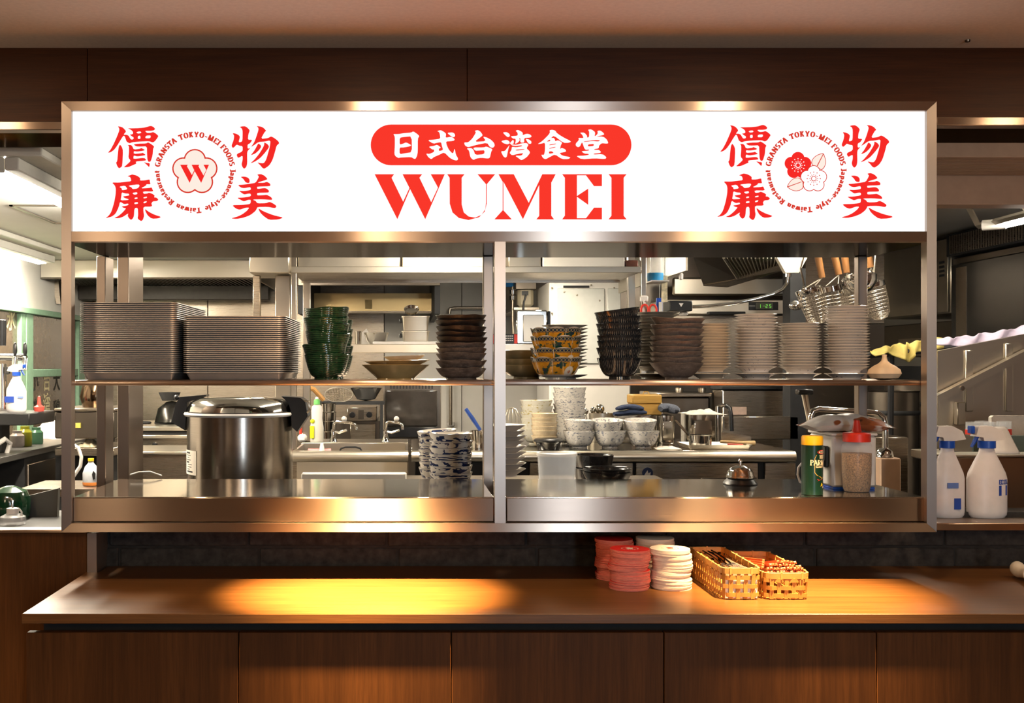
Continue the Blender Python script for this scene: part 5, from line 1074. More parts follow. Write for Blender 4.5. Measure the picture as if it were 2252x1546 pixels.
# cooker left of the column
ck = thing('oven_box', 'dark enamel cooker seen between the left hatch posts', 'cooker', (-1.45, 5.2, FZ)); Yk = 5.1
MB().pbox(120, 905, 250, 965, Yk, Yk + .36, .006).build('body', M['steel_dark'], ck); MB().pbox(118, 898, 252, 905, Yk - .01, Yk + .37, .004).build('lid', M['steel'], ck); MB().pbox(120, 985, 250, 1003, Yk - .02, Yk + .36, .004).build('shelf', M['steel'], ck)
MB().pbox(122, 1003, 248, 1389, Yk + .2, Yk + .36).build('cabinet', M['blackm'], ck); MB().pbox(166, 930, 177, 941, Yk - .012, Yk - .002).build('sticker', plain('yellow_white_sticker', (.6, .5, .1), .5), ck)
tag(MB().lathe([(0, 0), (.06, 0), (.075, .05), (.06, .12), (.05, .13), (0, .13)], 24, (X(210, 5.25), 5.25, Z(898, Yk) + .0006)).build('dark_kettle', plain('dark_bronze_metal', (.12, .08, .05), .15, metal=1)), 'dark shiny kettle on the cooker behind the left bay', 'kettle')
rumple('folded_cloth', 'folded cream cloth on the shelf behind the left bay', (X(187, 5.12), 5.2, Z(985, Yk - .02) + .0006), .045, .08, .045, plain('cream_cloth', (.62, .55, .38), .95), 5)
ob = thing('handled_bottle', 'cloudy plastic bottle with yellow cap and grip handle behind the left bay', 'bottle', (X(200, 4.3), 4.3, FZ + .6)); Yo2 = 4.3; b0 = P(200, 1068, Yo2)
tb = thing('low_shelf', 'low steel shelf under the handled bottle', 'shelf', (b0.x, Yo2, b0.z)); MB().box(b0.x - .25, Yo2 - .12, b0.z - .03, b0.x + .2, Yo2 + .2, b0.z - .0006).build('board', M['steel'], tb)
for lx in (-.23, .18): MB().box(b0.x + lx - .01, Yo2 - .1, FZ, b0.x + lx + .01, Yo2 - .08, b0.z - .031).build('leg', M['steel'], tb)
k = S(1, Yo2); MB().lathe([(0, 0), (16 * k, 0), (18 * k, 3 * k), (18 * k, 28 * k), (13 * k, 42 * k), (6 * k, 50 * k), (6 * k, 54 * k), (0, 54 * k)], 24, b0, sy=.7).build('body', plain('cloudy_grey_plastic', (.42, .44, .48), .3), ob)
MB().lathe([(0, 54.3 * k), (6.5 * k, 54.3 * k), (6.5 * k, 60 * k), (0, 60 * k)], 18, b0).build('cap', M['yellow'], ob); MB().prism([(8, 14), (13, 16), (14, 28), (9, 34), (6, 26)], -19 * k * .7, -18.0 * k * .7, lambda u, w_, d: (b0.x + u * k, b0.y + d, b0.z + w_ * k)).build('grip', M['black'], ob)
MB().lathe([(0, .0004), (16.6 * k, .0004), (18.3 * k, 3 * k), (18.3 * k, 8 * k)], 24, b0, sy=.72).build('orange_contents', plain('orange_cleaner', (.6, .2, .04), .3), ob)
tag(MB().tube([P(160, 978, 4.0), P(172, 985, 4.0), P(179, 1005, 4.0), P(177, 1025, 4.0), P(160, 1050, 4.0), P(140, 1090, 4.0), Vector((X(135, 4.0), 4.0, FZ))], .007, 8).build('white_hose', M['white']), 'white curved hose showing beside the left hatch post', 'hose')
# wire on the pass tray
tag(MB().tube([P(286, 1044, 3.29), P(305, 1038, 3.33), P(330, 1037, 3.35), P(356, 1046, 3.33)], .0022, 6).build('white_cable', M['white']), 'thin white cable arching over the left end of the pass tray', 'cable')
# ---- left hood and stove on the back line
M['filter'] = plain('shaded_filter_metal', (.05, .044, .037), .45, metal=.3)  # under-hood shade put into the colour of filters and gutter
YH = 6.77; hd = thing('exhaust_hood', 'long pale steel exhaust hood above the stove at left', 'exhaust hood', (-1.6, YH, 2.0)); xh1 = X(560, YH); zh = Z(611, YH)
MB().box(KXL + .002, YH, zh, xh1, YH + .012, KZC - .001, .003).build('canopy', M['steel_bright'], hd); MB().box(xh1 - .012, YH + .013, zh, xh1, KYB - .002, KZC - .001, .003).build('canopy_end', M['steel_bright'], hd)
MB().box(KXL + .002, YH - .01, zh - .006, xh1 + .01, YH + .03, zh - .0005, .003).build('drip_edge', M['steel'], hd)
for i in range(46):
    x = KXL + .03 + i * .0288
    if x < xh1 - .03: MB().box(x, YH + .05, zh + .005, x + .014, KYB - .35, zh + .02).build('filter_slat', M['filter'], hd)
MB().box(KXL + .01, YH + .04, zh + .03, xh1 - .02, KYB - .3, zh + .04).build('filter_back', M['blackm'], hd); MB().box(KXL + .01, KYB - .36, zh - .09, xh1 - .01, KYB - .26, zh + .02, .003).build('gutter', M['filter'], hd)
br_ = MB(); br_.prism([(112, 615), (128, 613), (133, 668), (124, 668)], 7.05, 7.09, lambda u, w_, d: (X(u, 7.05), d, Z(w_, 7.05))); br_.build('bracket', M['steel'], hd)
sv = thing('gas_stove', 'stainless steel gas stove below the left exhaust hood', 'stove', (-1.5, 6.5, FZ)); Ys = 6.2
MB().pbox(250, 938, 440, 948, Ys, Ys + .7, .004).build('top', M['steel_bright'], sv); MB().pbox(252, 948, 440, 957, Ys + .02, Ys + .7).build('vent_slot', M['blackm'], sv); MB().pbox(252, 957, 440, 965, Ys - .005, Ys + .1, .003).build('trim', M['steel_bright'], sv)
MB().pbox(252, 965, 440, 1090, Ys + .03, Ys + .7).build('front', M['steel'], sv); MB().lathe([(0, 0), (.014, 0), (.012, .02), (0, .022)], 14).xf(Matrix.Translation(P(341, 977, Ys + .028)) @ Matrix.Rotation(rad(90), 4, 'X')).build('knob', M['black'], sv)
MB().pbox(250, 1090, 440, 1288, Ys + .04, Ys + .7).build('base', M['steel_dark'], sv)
for px in (300, 372): MB().lathe([(S(30, 6.5), 0), (S(33, 6.5), .006), (S(30, 6.5), .012), (S(26, 6.5), .006), (S(30, 6.5), 0)], 20, (X(px, 6.5), 6.5, Z(938, Ys) + .0006)).build('burner_ring', M['blackm'], sv)
zs_ = Z(938, Ys) + .013
tag(MB().lathe([(0, .125), (S(12, 6.5), .12), (S(30, 6.5), .08), (S(36, 6.5), .01), (S(37, 6.5), 0), (S(35, 6.5), 0), (S(28, 6.5), .075), (0, .115)], 30, (X(378, 6.5), 6.5, zs_)).build('wok', plain('seasoned_black_steel', (.03, .028, .025), .22, metal=.8)), 'black wok turned upside down on the stove', 'wok')
pn = MB(); pn.lathe([(0, .003), (S(16, 6.5), 0), (S(24, 6.5), .05), (S(22.5, 6.5), .05), (0, .008)], 26, (X(373, 6.5), 6.5, zs_ + .127)); tag(pn.build('small_pan', M['blackm']), 'small black pan standing on the upturned wok', 'pan')
wt = thing('prep_table', 'bright-edged steel prep table in front of the stove', 'table', (-1.1, 5.6, FZ)); Yw = 5.5
MB().pbox(255, 993, 470, 1000, Yw, Yw + .45, .004).build('top', M['steel_bright'], wt); MB().pbox(257, 1000, 468, 1349, Yw + .03, Yw + .44).build('cabinet', M['steel'], wt)
# ================================================================== SINK LINE AND OVERHEAD SHELVES
YT = 4.3; TZ2 = Z(993, YT); xr = X(1752, YT)
sk = thing('sink_unit', 'stainless steel sink unit with rounded front edge below the middle shelf', 'sink', (-.1, 4.6, FZ)); x0 = X(640, YT); x1 = X(898, YT)
def nosing(xa, xb, par, mat):
    r = .022; pr_ = [(YT + r + r * cos(t), TZ2 - r + r * sin(t)) for t in [pi / 2 + pi * j / 8 for j in range(9)]] + [(YT + .05, TZ2 - 2 * r), (YT + .05, TZ2)]
    MB().prism(pr_, xa, xb, lambda u, w_, d: (d, u, w_)).build('front_edge', mat, par)
nosing(x0, x1, sk, M['steel_bright'])
MB().box(x0, YT + .05, TZ2 - .20, x1, YT + .06, TZ2 - .002).build('basin_side', M['steel'], sk); MB().box(x0, 4.74, TZ2 - .2, x1, 4.75, TZ2 + .004, .002).build('basin_side', M['steel_bright'], sk)
MB().box(x0, YT + .06, TZ2 - .2, x1, 4.74, TZ2 - .19).build('basin_floor', M['steel'], sk); MB().box(x0, 4.75, TZ2 - .03, x1, 5.05, TZ2, .002).build('deck', M['steel'], sk)
for xx in (x0 + .001, x1 - .011): MB().box(xx, YT + .06, TZ2 - .19, xx + .01, 4.739, TZ2 - .002).build('basin_end', M['steel'], sk)
MB().box(x0 + .02, YT + .03, FZ + .1, x1 - .005, YT + .05, TZ2 - .045).build('apron', M['steel_bright'], sk); MB().tube([P(747, 993, YT + .055), P(750, 986, YT + .055), P(760, 983.5, YT + .055), P(782, 983.5, YT + .055), P(792, 986, YT + .055), P(796, 993, YT + .055)], .0035, 6).build('rail_handle', M['black'], sk)
for xx in (x0 + .03, x1 - .04): MB().box(xx, YT + .06, FZ, xx + .03, YT + .09, FZ + .1).build('leg', M['steel'], sk)
for px, sw, lab in ((733, 0, 'left'), (848, 1, 'right')):
    fa = thing('sink_faucet', f'chrome faucet with white ball handle, {lab} of the two at the sink', 'faucet', (X(px, 4.86), 4.86, TZ2 + .0006), 'sink faucets'); k = S(1, 4.86)
    MB().lathe([(0, 0), (9 * k, 0), (8 * k, 3 * k), (5 * k, 14 * k), (5.5 * k, 26 * k), (0, 28 * k)], 18).build('base', M['chrome'], fa, local=True)
    L_ = 52 if not sw else 38
    MB().tube([(0, 0, 26 * k), (2 * k, -2 * k, 40 * k), (8 * k, -4 * k, 44 * k), (L_ * .75 * k, -10 * k, 42 * k), (L_ * .95 * k, -12 * k, 38 * k), (L_ * k, -12 * k, 27 * k)], 3.2 * k, 10).build('spout', M['chrome'], fa, local=True)
    MB().tube([(2 * k, 0, 22 * k), (14 * k, -8 * k, 20 * k), (30 * k, -14 * k, 26 * k)], 3 * k, 8).build('lever', M['chrome'], fa, local=True); MB().ball((24 * k, -4 * k, 50 * k), 6 * k).build('ball_handle', M['white'], fa, local=True); MB().tube([(24 * k, -4 * k, 45 * k), (22 * k, -5 * k, 40 * k)], 2 * k, 8).build('handle_stem', M['chrome'], fa, local=True)
so = thing('dish_soap_bottle', 'dish soap bottle with green cap beside the sink faucets', 'bottle', (X(697, 4.84), 4.84, TZ2 + .0006)); k = S(1, 4.84)
MB().lathe([(0, 0), (14 * k, 0), (15 * k, 4 * k), (15 * k, 30 * k), (12 * k, 52 * k), (12.5 * k, 68 * k), (11 * k, 78 * k), (6.5 * k, 82 * k), (0, 82 * k)], 24, sy=.65).build('body', M['clear2'], so, local=True); MB().lathe([(0, .002), (13 * k, .002), (14 * k, 5 * k), (13.5 * k, 34 * k), (0, 34 * k)], 20, sy=.63).build('soap', plain('pale_yellow_soap', (.6, .55, .3), .3), so, local=True)
MB().lathe([(0, 82.3 * k), (7 * k, 82.3 * k), (6.6 * k, 92 * k), (3 * k, 94 * k), (0, 94 * k)], 18).build('cap', plain('light_green_cap', (.16, .55, .14), .4), so, local=True); MB().lathe([(0, 94 * k), (4 * k, 94.3 * k), (3.5 * k, 98 * k), (0, 99 * k)], 14).build('tip', M['white'], so, local=True)
MB().box(-14.5 * k, -11.2 * k, 8 * k, -5 * k, -10.0 * k, 36 * k, .002).build('label', plain('lime_label', (.55, .58, .015), .4), so, local=True); MB().ball((-9 * k, -9.4 * k, 46 * k), 5 * k, 12, 8, (1, .3, 1)).build('label_spot', plain('lime_label_spot', (.55, .58, .015), .4), so, local=True)
sc_ = thing('sink_brush', 'pink and white handled brush lying across the sink edge', 'brush', (X(703, 4.42), 4.42, TZ2)); MB().tube([P(678, 991, 4.40), P(728, 991, 4.40)], .008, 8).build('head', plain('pink_sponge', (.70, .24, .24), .8), sc_); MB().lathe([(0, 0), (.012, 0), (.008, .02), (.005, .032), (0, .033)], 14, P(708, 992, 4.39)).build('grip', M['white'], sc_)
# overhead shelf unit
os_ = thing('overhead_shelf', 'two-tier stainless steel shelf unit standing over the sink and prep table', 'shelf', (.2, 4.6, 1.55)); YS1 = 4.4; zb1 = Z(600, YS1)
xa, xb = X(640, YS1), X(1411, YS1)
MB().box(xa, YS1, zb1, xb, YS1 + .012, Z(586, YS1), .002).build('front_lip', M['steel_bright'], os_); MB().box(xa, YS1 + .0125, zb1 + .004, xb, 4.84, zb1 + .012).build('shelf_board', M['steel'], os_); MB().box(xa, 4.842, zb1 - .006, xb, 4.852, zb1 + .03).build('back_lip', M['steel'], os_)
for px, zb_ in ((646, TZ2), (1416, Z(826, YS1))):
    MB().box(X(px - 6, YS1), YS1 + .002, zb_ + .0006, X(px + 6, YS1), YS1 + .024, KZC - .06, .002).build('post', M['steel_v'], os_)
for px in (673, 1392): MB().box(X(px - 8, 4.83), 4.855, TZ2 + .0006 if px < 1000 else Z(826, 4.83), X(px + 8, 4.83), 4.885, KZC - .06, .002).build('post', M['steel_v'], os_)
MB().box(xa + .03, 4.80, Z(775, 4.8), X(1196, 4.8), 5.02, Z(768, 4.8)).build('shelf_board', M['steel'], os_); MB().box(xa + .03, 4.785, Z(776, 4.785), X(1196, 4.785), 4.799, Z(757, 4.785), .002).build('front_lip', M['steel_bright'], os_)
MS = Z(757, 4.785) - .004
MB().box(xa + .03, 4.80, Z(767, 4.8), X(1196, 4.8), 5.02, MS).build('liner', M['whitewall'], os_)
# boxes stored on top of the overhead shelf
bxs = ((548, 636, 4.38, 'white lamp-lit steel box at the left end of the overhead shelf'), (655, 880, 4.45, 'long pale steel box stored on the left half of the overhead shelf'), (884, 1085, 4.46, 'grey steel box stored on the middle of the overhead shelf'), (1118, 1190, 4.46, 'short grey steel box stored right of the mullion on the overhead shelf'), (1194, 1374, 4.45, 'long white box stored on the right half of the overhead shelf'))
for a, b_, Y_, lab in bxs:
    o = thing('storage_box', lab, 'box', (X((a + b_) / 2, Y_), Y_, zb1 + .013), 'boxes on the overhead shelf')
    z0_ = zb1 + .0128 if a > 600 else Z(600, Y_)
    MB().box(X(a, Y_), Y_, z0_, X(b_, Y_), Y_ + .28, Z(548, Y_), .004).build('body', M['steel_bright'] if a != 1194 else M['whitewall'], o); MB().box(X(a, Y_) - .002, Y_ - .002, Z(548, Y_) + .0005, X(b_, Y_) + .002, Y_ + .282, Z(542, Y_), .002).build('lid', M['steel'], o)
tag(MB().pbox(1376, 560, 1404, 584, 4.46, 4.6, .004).build('wooden_block', plain('dark_red_wood', (.10, .03, .015), .5, var=.4)), 'small dark reddish wooden block on the overhead shelf', 'block')
o = bpy.data.objects['wooden_block']; o.location.z = zb1 + .0128
# support of the left extension box
MB().box(X(556, 4.5), 4.5, Z(600, 4.38) - .25, X(556, 4.5) + .03, 4.53, Z(600, 4.38) - .0006, .002).build('hanger', M['steel'], bpy.data.objects['storage_box'])
MB().box(X(605, 4.45), 4.45, TZ2 - .35, X(638, 4.45), 4.60, Z(606, 4.45), .003).build('cabinet_post', M['steel_v'], os_)
# on the middle shelf
zm = MS + .0006; k = S(1, 4.88)
def tg(ob_, lab, cat, grp=None): return tag(ob_, lab, cat, grp)
tg(MB().lathe([(0, 0), (7 * k, 0), (7.5 * k, 20 * k), (8 * k, 31 * k), (7 * k, 31 * k), (6.5 * k, 2 * k), (0, 2 * k)], 22, (X(788, 4.88), 4.88, zm)).build('steel_beaker', M['mirror']), 'small steel beaker on the middle shelf beside the mixing bowl', 'beaker')
tg(MB().lathe([(0, .001), (14 * k, 0), (22 * k, 10 * k), (28 * k, 27 * k), (29 * k, 28 * k), (27 * k, 27 * k), (20 * k, 10 * k), (0, 3 * k)], 36, (X(828, 4.88), 4.88, zm)).build('mixing_bowl', M['mirror']), 'shiny steel mixing bowl on the middle shelf', 'bowl')
pp = MB(); pp.prism([(788, 735), (806, 719), (815, 735), (812, 757), (790, 757)], 4.97, 4.973, lambda u, w_, d: (X(u, 4.97), d, Z(w_, 4.97))); o = tg(pp.build('paper_sheet', M['white']), 'white paper sheet standing behind the mixing bowl', 'paper'); o.location.z = zm
tg(MB().box(X(820, 4.82), 4.803, zm, X(962, 4.82), 4.87, zm + .016, .003).build('cutting_board', M['white']), 'white cutting board lying on the middle shelf', 'cutting board')
for i, lab in enumerate(('lower of two stacked steel food pans on the middle shelf', 'upper of two stacked steel food pans, holding a steel bowl')):
    w_, d_, h_ = S(62, 4.94), .10, S(31, 4.94); o = thing('food_pan', lab, 'food pan', (X(914, 4.94), 4.94, zm + .0008 + i * (h_ + .003)), 'steel food pans')
    L = lambda q, z: rrect(w_, d_, .016, q, z)
    loops(MB(), [L(.010, 0), L(.004, h_ - .004), L(0, h_ - .003), L(0, h_), L(.005, h_), L(.012, .002)]).build('pan', M['steel_bright'], o, local=True); MB().box(-w_ / 2 - .010, -.02, h_ - .03, -w_ / 2 + .003, .02, h_ - .010, .003).build('clip', M['black'], o, local=True)
o = tg(MB().lathe([(0, 0), (8 * k, 1 * k), (15 * k, 7 * k), (17 * k, 14 * k), (16 * k, 14 * k), (13 * k, 8 * k), (0, 2 * k)], 28).build('small_steel_bowl', M['mirror'], local=True), 'small shiny bowl on top of the stacked food pans', 'bowl'); o.location = (X(905, 4.94), 4.94, zm + .003 + 2 * (S(31, 4.94) + .003)); o.rotation_euler = (rad(35), 0, 0); o.location.z += .006
# second hood over the fryer line
h2 = thing('fryer_hood', 'dark exhaust hood with golden backing above the fryer', 'exhaust hood', (-.1, 6.6, 1.9)); Yh = 6.5
MB().pbox(655, 560, 968, 628, Yh, Yh + .02, .003).build('canopy', M['steel_dark'], h2)
for px in (655, 956): MB().pbox(px, 560, px + 12, 690, Yh + .021, KYB - .05).build('canopy_end', M['blackm'], h2)
MB().pbox(668, 560, 955, 575, Yh + .021, KYB - .05).build('canopy_top', M['blackm'], h2); MB().pbox(668, 645, 955, 684, 7.3, 7.34).build('back_panel', steel('golden_steel', (.55, .42, .22), .3), h2); MB().pbox(668, 684, 955, 688, 7.25, 7.36, .003).build('gutter', M['steel'], h2)
MB().pbox(803, 659, 818, 679, 7.29, 7.298).build('notice', plain('cream_notice', (.6, .45, .2), .6), h2)
# fryer, salamander and tools of the back line
fr = thing('deep_fryer', 'steel fryer with two black knobs behind the sink', 'fryer', (-.3, 6.6, FZ)); Yf_ = 6.3
MB().pbox(763, 896, 828, 926, Yf_, Yf_ + .5, .004).build('control_panel', M['steel'], fr); MB().pbox(700, 926, 835, 1281, Yf_ + .05, Yf_ + .5).build('body', M['steel_dark'], fr); MB().pbox(788, 902, 800, 922, Yf_ - .004, Yf_ - .0005).build('display', M['steel_dark'], fr)
for px in (775, 812): MB().lathe([(0, 0), (S(7, Yf_), 0), (S(6, Yf_), .03), (0, .032)], 18).xf(Matrix.Translation(P(px, 912, Yf_ - .0006)) @ Matrix.Rotation(rad(90), 4, 'X')).build('knob', M['black'], fr)
MB().pbox(770, 932, 826, 972, Yf_ + .02, Yf_ + .049, .003).build('door', M['steel'], fr)
so2 = thing('glass_oven', 'oven with dark glass door behind the blue and white bowls', 'oven', (.02, 6.3, FZ)); Ye = 6.15
MB().pbox(843, 842, 970, 1292, Ye + .03, Ye + .6, .004).build('body', M['steel_dark'], so2); MB().pbox(848, 858, 962, 938, Ye + .01, Ye + .029, .006).build('glass_door', plain('smoked_glass', (.035, .03, .026), .07, spec=.8), so2); MB().pbox(848, 940, 962, 962, Ye, Ye + .029, .004).build('handle_rail', M['black'], so2); MB().pbox(848, 964, 962, 1000, Ye + .01, Ye + .029, .003).build('drawer', M['steel'], so2)
for j in range(14): MB().pbox(858 + j * 7, 846, 861 + j * 7, 855, Ye + .02, Ye + .0295).build('vent_slot', M['blackm'], so2)
wsk = thing('wire_skimmer', 'round wire basket skimmer with wooden handle hanging over the fryer', 'skimmer', P(745, 868, 6.0)); c_ = P(745, 868, 6.0); rx, rz = S(31, 6.0), S(16, 6.0)
MB().tube([c_ + Vector((rx * cos(t), -.03 * cos(t) * 0, rz * sin(t))) for t in [2 * pi * j / 28 for j in range(28)]], .004, 6, True).build('rim', M['steel_bright'], wsk)
for j in range(-4, 5):
    u = j / 5; h_ = sqrt(1 - u * u); MB().tube([c_ + Vector((rx * u, 0, rz * h_)), c_ + Vector((rx * u * .9, .07 * h_, 0)), c_ + Vector((rx * u, 0, -rz * h_))], .0018, 5).build('wire', M['steel_bright'], wsk)
for j in range(-3, 4):
    u = j / 4; h_ = sqrt(1 - u * u); MB().tube([c_ + Vector((-rx * h_, 0, rz * u)), c_ + Vector((0, .07 * h_, rz * u * .9)), c_ + Vector((rx * h_, 0, rz * u))], .0018, 5).build('wire', M['steel_bright'], wsk)
MB().tube([P(681, 853, 5.95), P(690, 856, 5.95), P(712, 880, 5.97)], .013, 8).build('handle', plain('honey_wood', (.36, .18, .05), .5), wsk)
fr_ = MB(); fr_.lathe([(0, 0), (S(20, 6.1), .01), (S(34, 6.1), .07), (S(35, 6.1), .075), (S(32, 6.1), .07), (0, .02)], 30, P(805, 882, 6.1)); tag(fr_.build('hanging_wok', M['mirror']), 'shiny steel wok behind the wire skimmer', 'wok')
ps = thing('pan_rack', 'dark rail carrying the skimmer and wok above the fryer', 'rack', (-.3, 6.35, 1.25)); MB().pbox(690, 884, 845, 890, 5.96, 6.14).build('rail', M['blackm'], ps); MB().pbox(690, 890, 700, 1308, 5.96, 5.98).build('leg', M['blackm'], ps); MB().pbox(836, 890, 842, 1308, 5.96, 5.98).build('leg', M['blackm'], ps)
sp_ = thing('small_steel_pot', 'stack of small shiny steel pots behind the dish soap', 'pot', P(722, 970, 5.6)); c_ = P(722, 968, 5.6)
for j, (w_, zz) in enumerate(((18, 0), (17, .052), (16, .1), (15, .145))): MB().lathe([(0, 0), (S(w_, 5.6), 0), (S(w_ + 1, 5.6), .045), (S(w_ + 3, 5.6), .048), (S(w_, 5.6), .046), (0, .01)], 24, c_ + Vector((0, 0, zz))).build('pot_ring', M['mirror'], sp_)
MB().lathe([(0, FZ - c_.z), (.09, FZ - c_.z), (.09, -.001), (0, -.001)], 16, c_).build('pedestal', M['steel_dark'], sp_)
cn = thing('white_canister', 'white clamp-lid canister and red brush between warmer and soap', 'canister', P(668, 972, 4.86)); MB().box(X(655, 4.84), 4.82, TZ2 + .0006, X(675, 4.84), 4.92, Z(955, 4.84), .01).build('body', M['white'], cn); MB().tube([P(661, 955, 4.86), P(662, 935, 4.86)], .006, 8).build('brush_handle', M['red'], cn)
# white tiled wall pipes
pg = thing('wall_pipe', 'grey vertical pipe on the white wall left of the mullion', 'pipe', P(992, 840, 7.8)); MB().tube([P(991, 835, 7.82), P(991, 935, 7.82)], S(4, 7.8), 10).build('tube', M['steel'], pg); MB().pbox(983, 928, 1001, 937, 7.86, 7.895, .004).build('bracket', M['white'], pg)
MB().tube([P(988, 690, 7.82), P(990, 679, 7.82), P(1000, 677, 7.82), P(1075, 677, 7.82)], S(3.5, 7.8), 10).build('branch', M['steel'], pg)
bs_ = thing('blue_spatula', 'blue handled spatula leaning out behind the mullion', 'spatula', P(1040, 945, 4.45)); MB().tube([P(1024, 899, 4.45), P(1040, 922, 4.45), P(1056, 946, 4.45)], [.008, .009, .007], 8).build('handle', plain('dark_blue_plastic', (.012, .045, .22), .4), bs_); MB().tube([P(1056, 946, 4.45), P(1074, 975, 4.46)], .006, 8).build('blade', M['steel'], bs_)
uc = thing('utensil_cup', 'small steel cup of utensils beside the blue spatula', 'cup', (X(1052, 4.5), 4.5, TZ2 + .0006)); k = S(1, 4.5)
MB().lathe([(0, 0), (16 * k, 0), (17 * k, 38 * k), (15.5 * k, 38 * k), (15 * k, 2 * k), (0, 2 * k)], 22).build('cup', M['mirror'], uc, local=True)
# ================================================================== PREP TABLE BEHIND THE RIGHT BAY
pt = thing('work_table', 'long stainless steel worktable behind the right hatch bay', 'table', (1.0, 4.6, FZ)); xA = X(905, YT); xB = xr
nosing(xA, xB, pt, M['steel_bright']); MB().box(xA, YT + .05, TZ2 - .035, xB, 5.05, TZ2, .002).build('top', M['mirror'], pt)
for a, b_ in ((1165, 1393), (1398, 1668), (1682, 1750)): MB().box(X(a, 4.36), 4.36, FZ + .1, X(b_, 4.36), 4.375, TZ2 - .05, .003).build('door', M['steel'], pt)
MB().box(xA + .02, 4.376, FZ + .1, xB - .01, 5.0, TZ2 - .046).build('carcass', M['blackm'], pt)
MB().box(X(1540, 4.35), 4.345, TZ2 - .155, X(1664, 4.35), 4.359, TZ2 - .11, .003).build('door_handle', M['steel_dark'], pt)
st_ = MB(); st_.lathe([(0, 0), (S(12, 4.35), 0), (S(12, 4.35), .002), (0, .002)], 28).xf(Matrix.Translation(P(1424, 1040, 4.3592)) @ Matrix.Rotation(rad(90), 4, 'X')); s1 = st_.build('round_sticker', plain('navy_sticker', (.008, .02, .09), .4), pt)
st_ = MB(); st_.poly([(1417, 1045), (1420, 1040), (1424, 1034), (1426, 1041), (1431, 1038), (1430, 1046)], lambda u, w_: tuple(P(u, w_, 4.3565))); st_.build('sticker_mark', M['white'], s1, smooth=False)
for lx in (xA + .04, xB - .06): MB().box(lx, 4.4, FZ, lx + .03, 4.43, FZ + .1).build('leg', M['steel'], pt)
T0 = TZ2 + .0006
wbm = bowl_mesh('printed_bowl_shape', M['c_print'], S(36, 4.5), S(37, 4.5), S(17, 4.5), .006, .002, .55, 1.25, 40)
H_ = S(37, 4.5)
for px, nm in ((1274, 'left'), (1341, 'middle'), (1414, 'right')):
    tag(place('printed_bowl', wbm, (X(px, 4.5), 4.5, T0)), f'lower small-print white bowl of the {nm} pair on the worktable', 'bowl', 'small-print white bowls')
    tag(place('printed_bowl', wbm, (X(px - (0 if px < 1300 else 6), 4.5), 4.505, T0 + S(24, 4.5)), (rad(2), rad(0 if px < 1300 else -5), 1)), f'upper small-print white bowl of the {nm} pair on the worktable', 'bowl', 'small-print white bowls')
wbt = bowl_mesh('printed_bowl_shape', M['c_print'], S(36, 4.75), S(36, 4.75), S(17, 4.75), .006, .002, .62, 1.2, 40)
b1 = T0
stack('printed_bowl', [wbt], 1252, 4.75, run(936, 852, 8), S(36, 4.75), '{r} small-print white bowl in the tall stack on the worktable', 'bowl', 'small-print white bowls', T0, .002, .8, 41)
ybm = bowl_mesh('yellow_print_bowl_shape', M['c_yprint'], S(36, 4.72), S(34, 4.72), S(17, 4.72), .006, .002, .62, 1.2, 40)
stack('yellow_print_bowl', [ybm], 1180, 4.72, run(945, 880, 6), S(34, 4.72), '{r} white bowl with yellow print in the stack beside the whisk', 'bowl', 'yellow-print bowls', T0, .002, 1, 42)
cbm = bowl_mesh('cream_bowl_shape', M['c_rim'], S(29, 4.5), S(26, 4.5), S(15, 4.5), .005, .002, .62, 1.2, 40)
stack('cream_bowl', [cbm], 1197, 4.5, run(955, 909, 6), S(26, 4.5), '{r} cream bowl with brown rim in the short leaning stack', 'bowl', 'cream bowls', T0, .001, 2.0, 43)
bk = thing('lidded_pot', 'black lidded pot at the front edge of the worktable', 'pot', (X(1206, 4.4), 4.4, T0)); k = S(1, 4.4)
MB().lathe([(0, 0), (24 * k, 0), (27 * k, 14 * k), (29 * k, 17 * k), (0, 17 * k)], 30).build('body', M['c_black'], bk, local=True); MB().lathe([(0, 17.3 * k), (32 * k, 17.3 * k), (33 * k, 20 * k), (28 * k, 24 * k), (0, 25 * k)], 30).build('lid', M['black'], bk, local=True)
wh = thing('wire_whisk', 'wire whisk standing behind the saucers right of the mullion', 'whisk', P(1125, 930, 4.6)); c_ = P(1126, 928, 4.6)
for j in range(6):
    A = pi * j / 6; MB().tube([c_ + Vector((cos(A) * r_, sin(A) * r_, z_)) for r_, z_ in ((.005, -.09), (.03, -.03), (.038, .02), (.02, .055), (0, .062), (-.02, .055), (-.038, .02), (-.03, -.03), (-.005, -.09))], .0013, 5).build('wire', M['steel_bright'], wh)
MB().tube([c_ + Vector((0, 0, -.09)), Vector((c_.x, c_.y, T0))], .008, 8).build('handle', M['steel'], wh)
def ladle(label, px, py, Y, base, r=.016, mat=None, grp='utensils on the worktable'):
    o = thing('ladle', label, 'ladle', (X(px, Y), Y, base), grp); b = Vector((X(px + 8, Y), Y, base)); t = P(px, py, Y)
    MB().tube([b, t], .004, 6).build('handle', M['steel_bright'], o); MB().ball(t, r, 12, 8, (1, .8, 1.1)).build('bowl', M['mirror'], o)
us = thing('utensil_can', 'steel can full of ladles behind the printed bowls', 'can', (X(1318, 4.85), 4.85, T0)); MB().lathe([(0, 0), (.055, 0), (.055, .13), (.052, .13), (.052, .003), (0, .003)], 26, (X(1322, 4.85), 4.85, T0)).build('can', M['steel_bright'], us)
for px, py, lab in ((1288, 905, 'leftmost ladle in the utensil can'), (1304, 902, 'second ladle from left in the utensil can'), (1319, 900, 'third ladle from left with round bowl in the utensil can'), (1336, 914, 'rightmost short ladle in the utensil can')): ladle(lab, px, py, 4.85, T0 + .004, .013 if px != 1319 else .021)
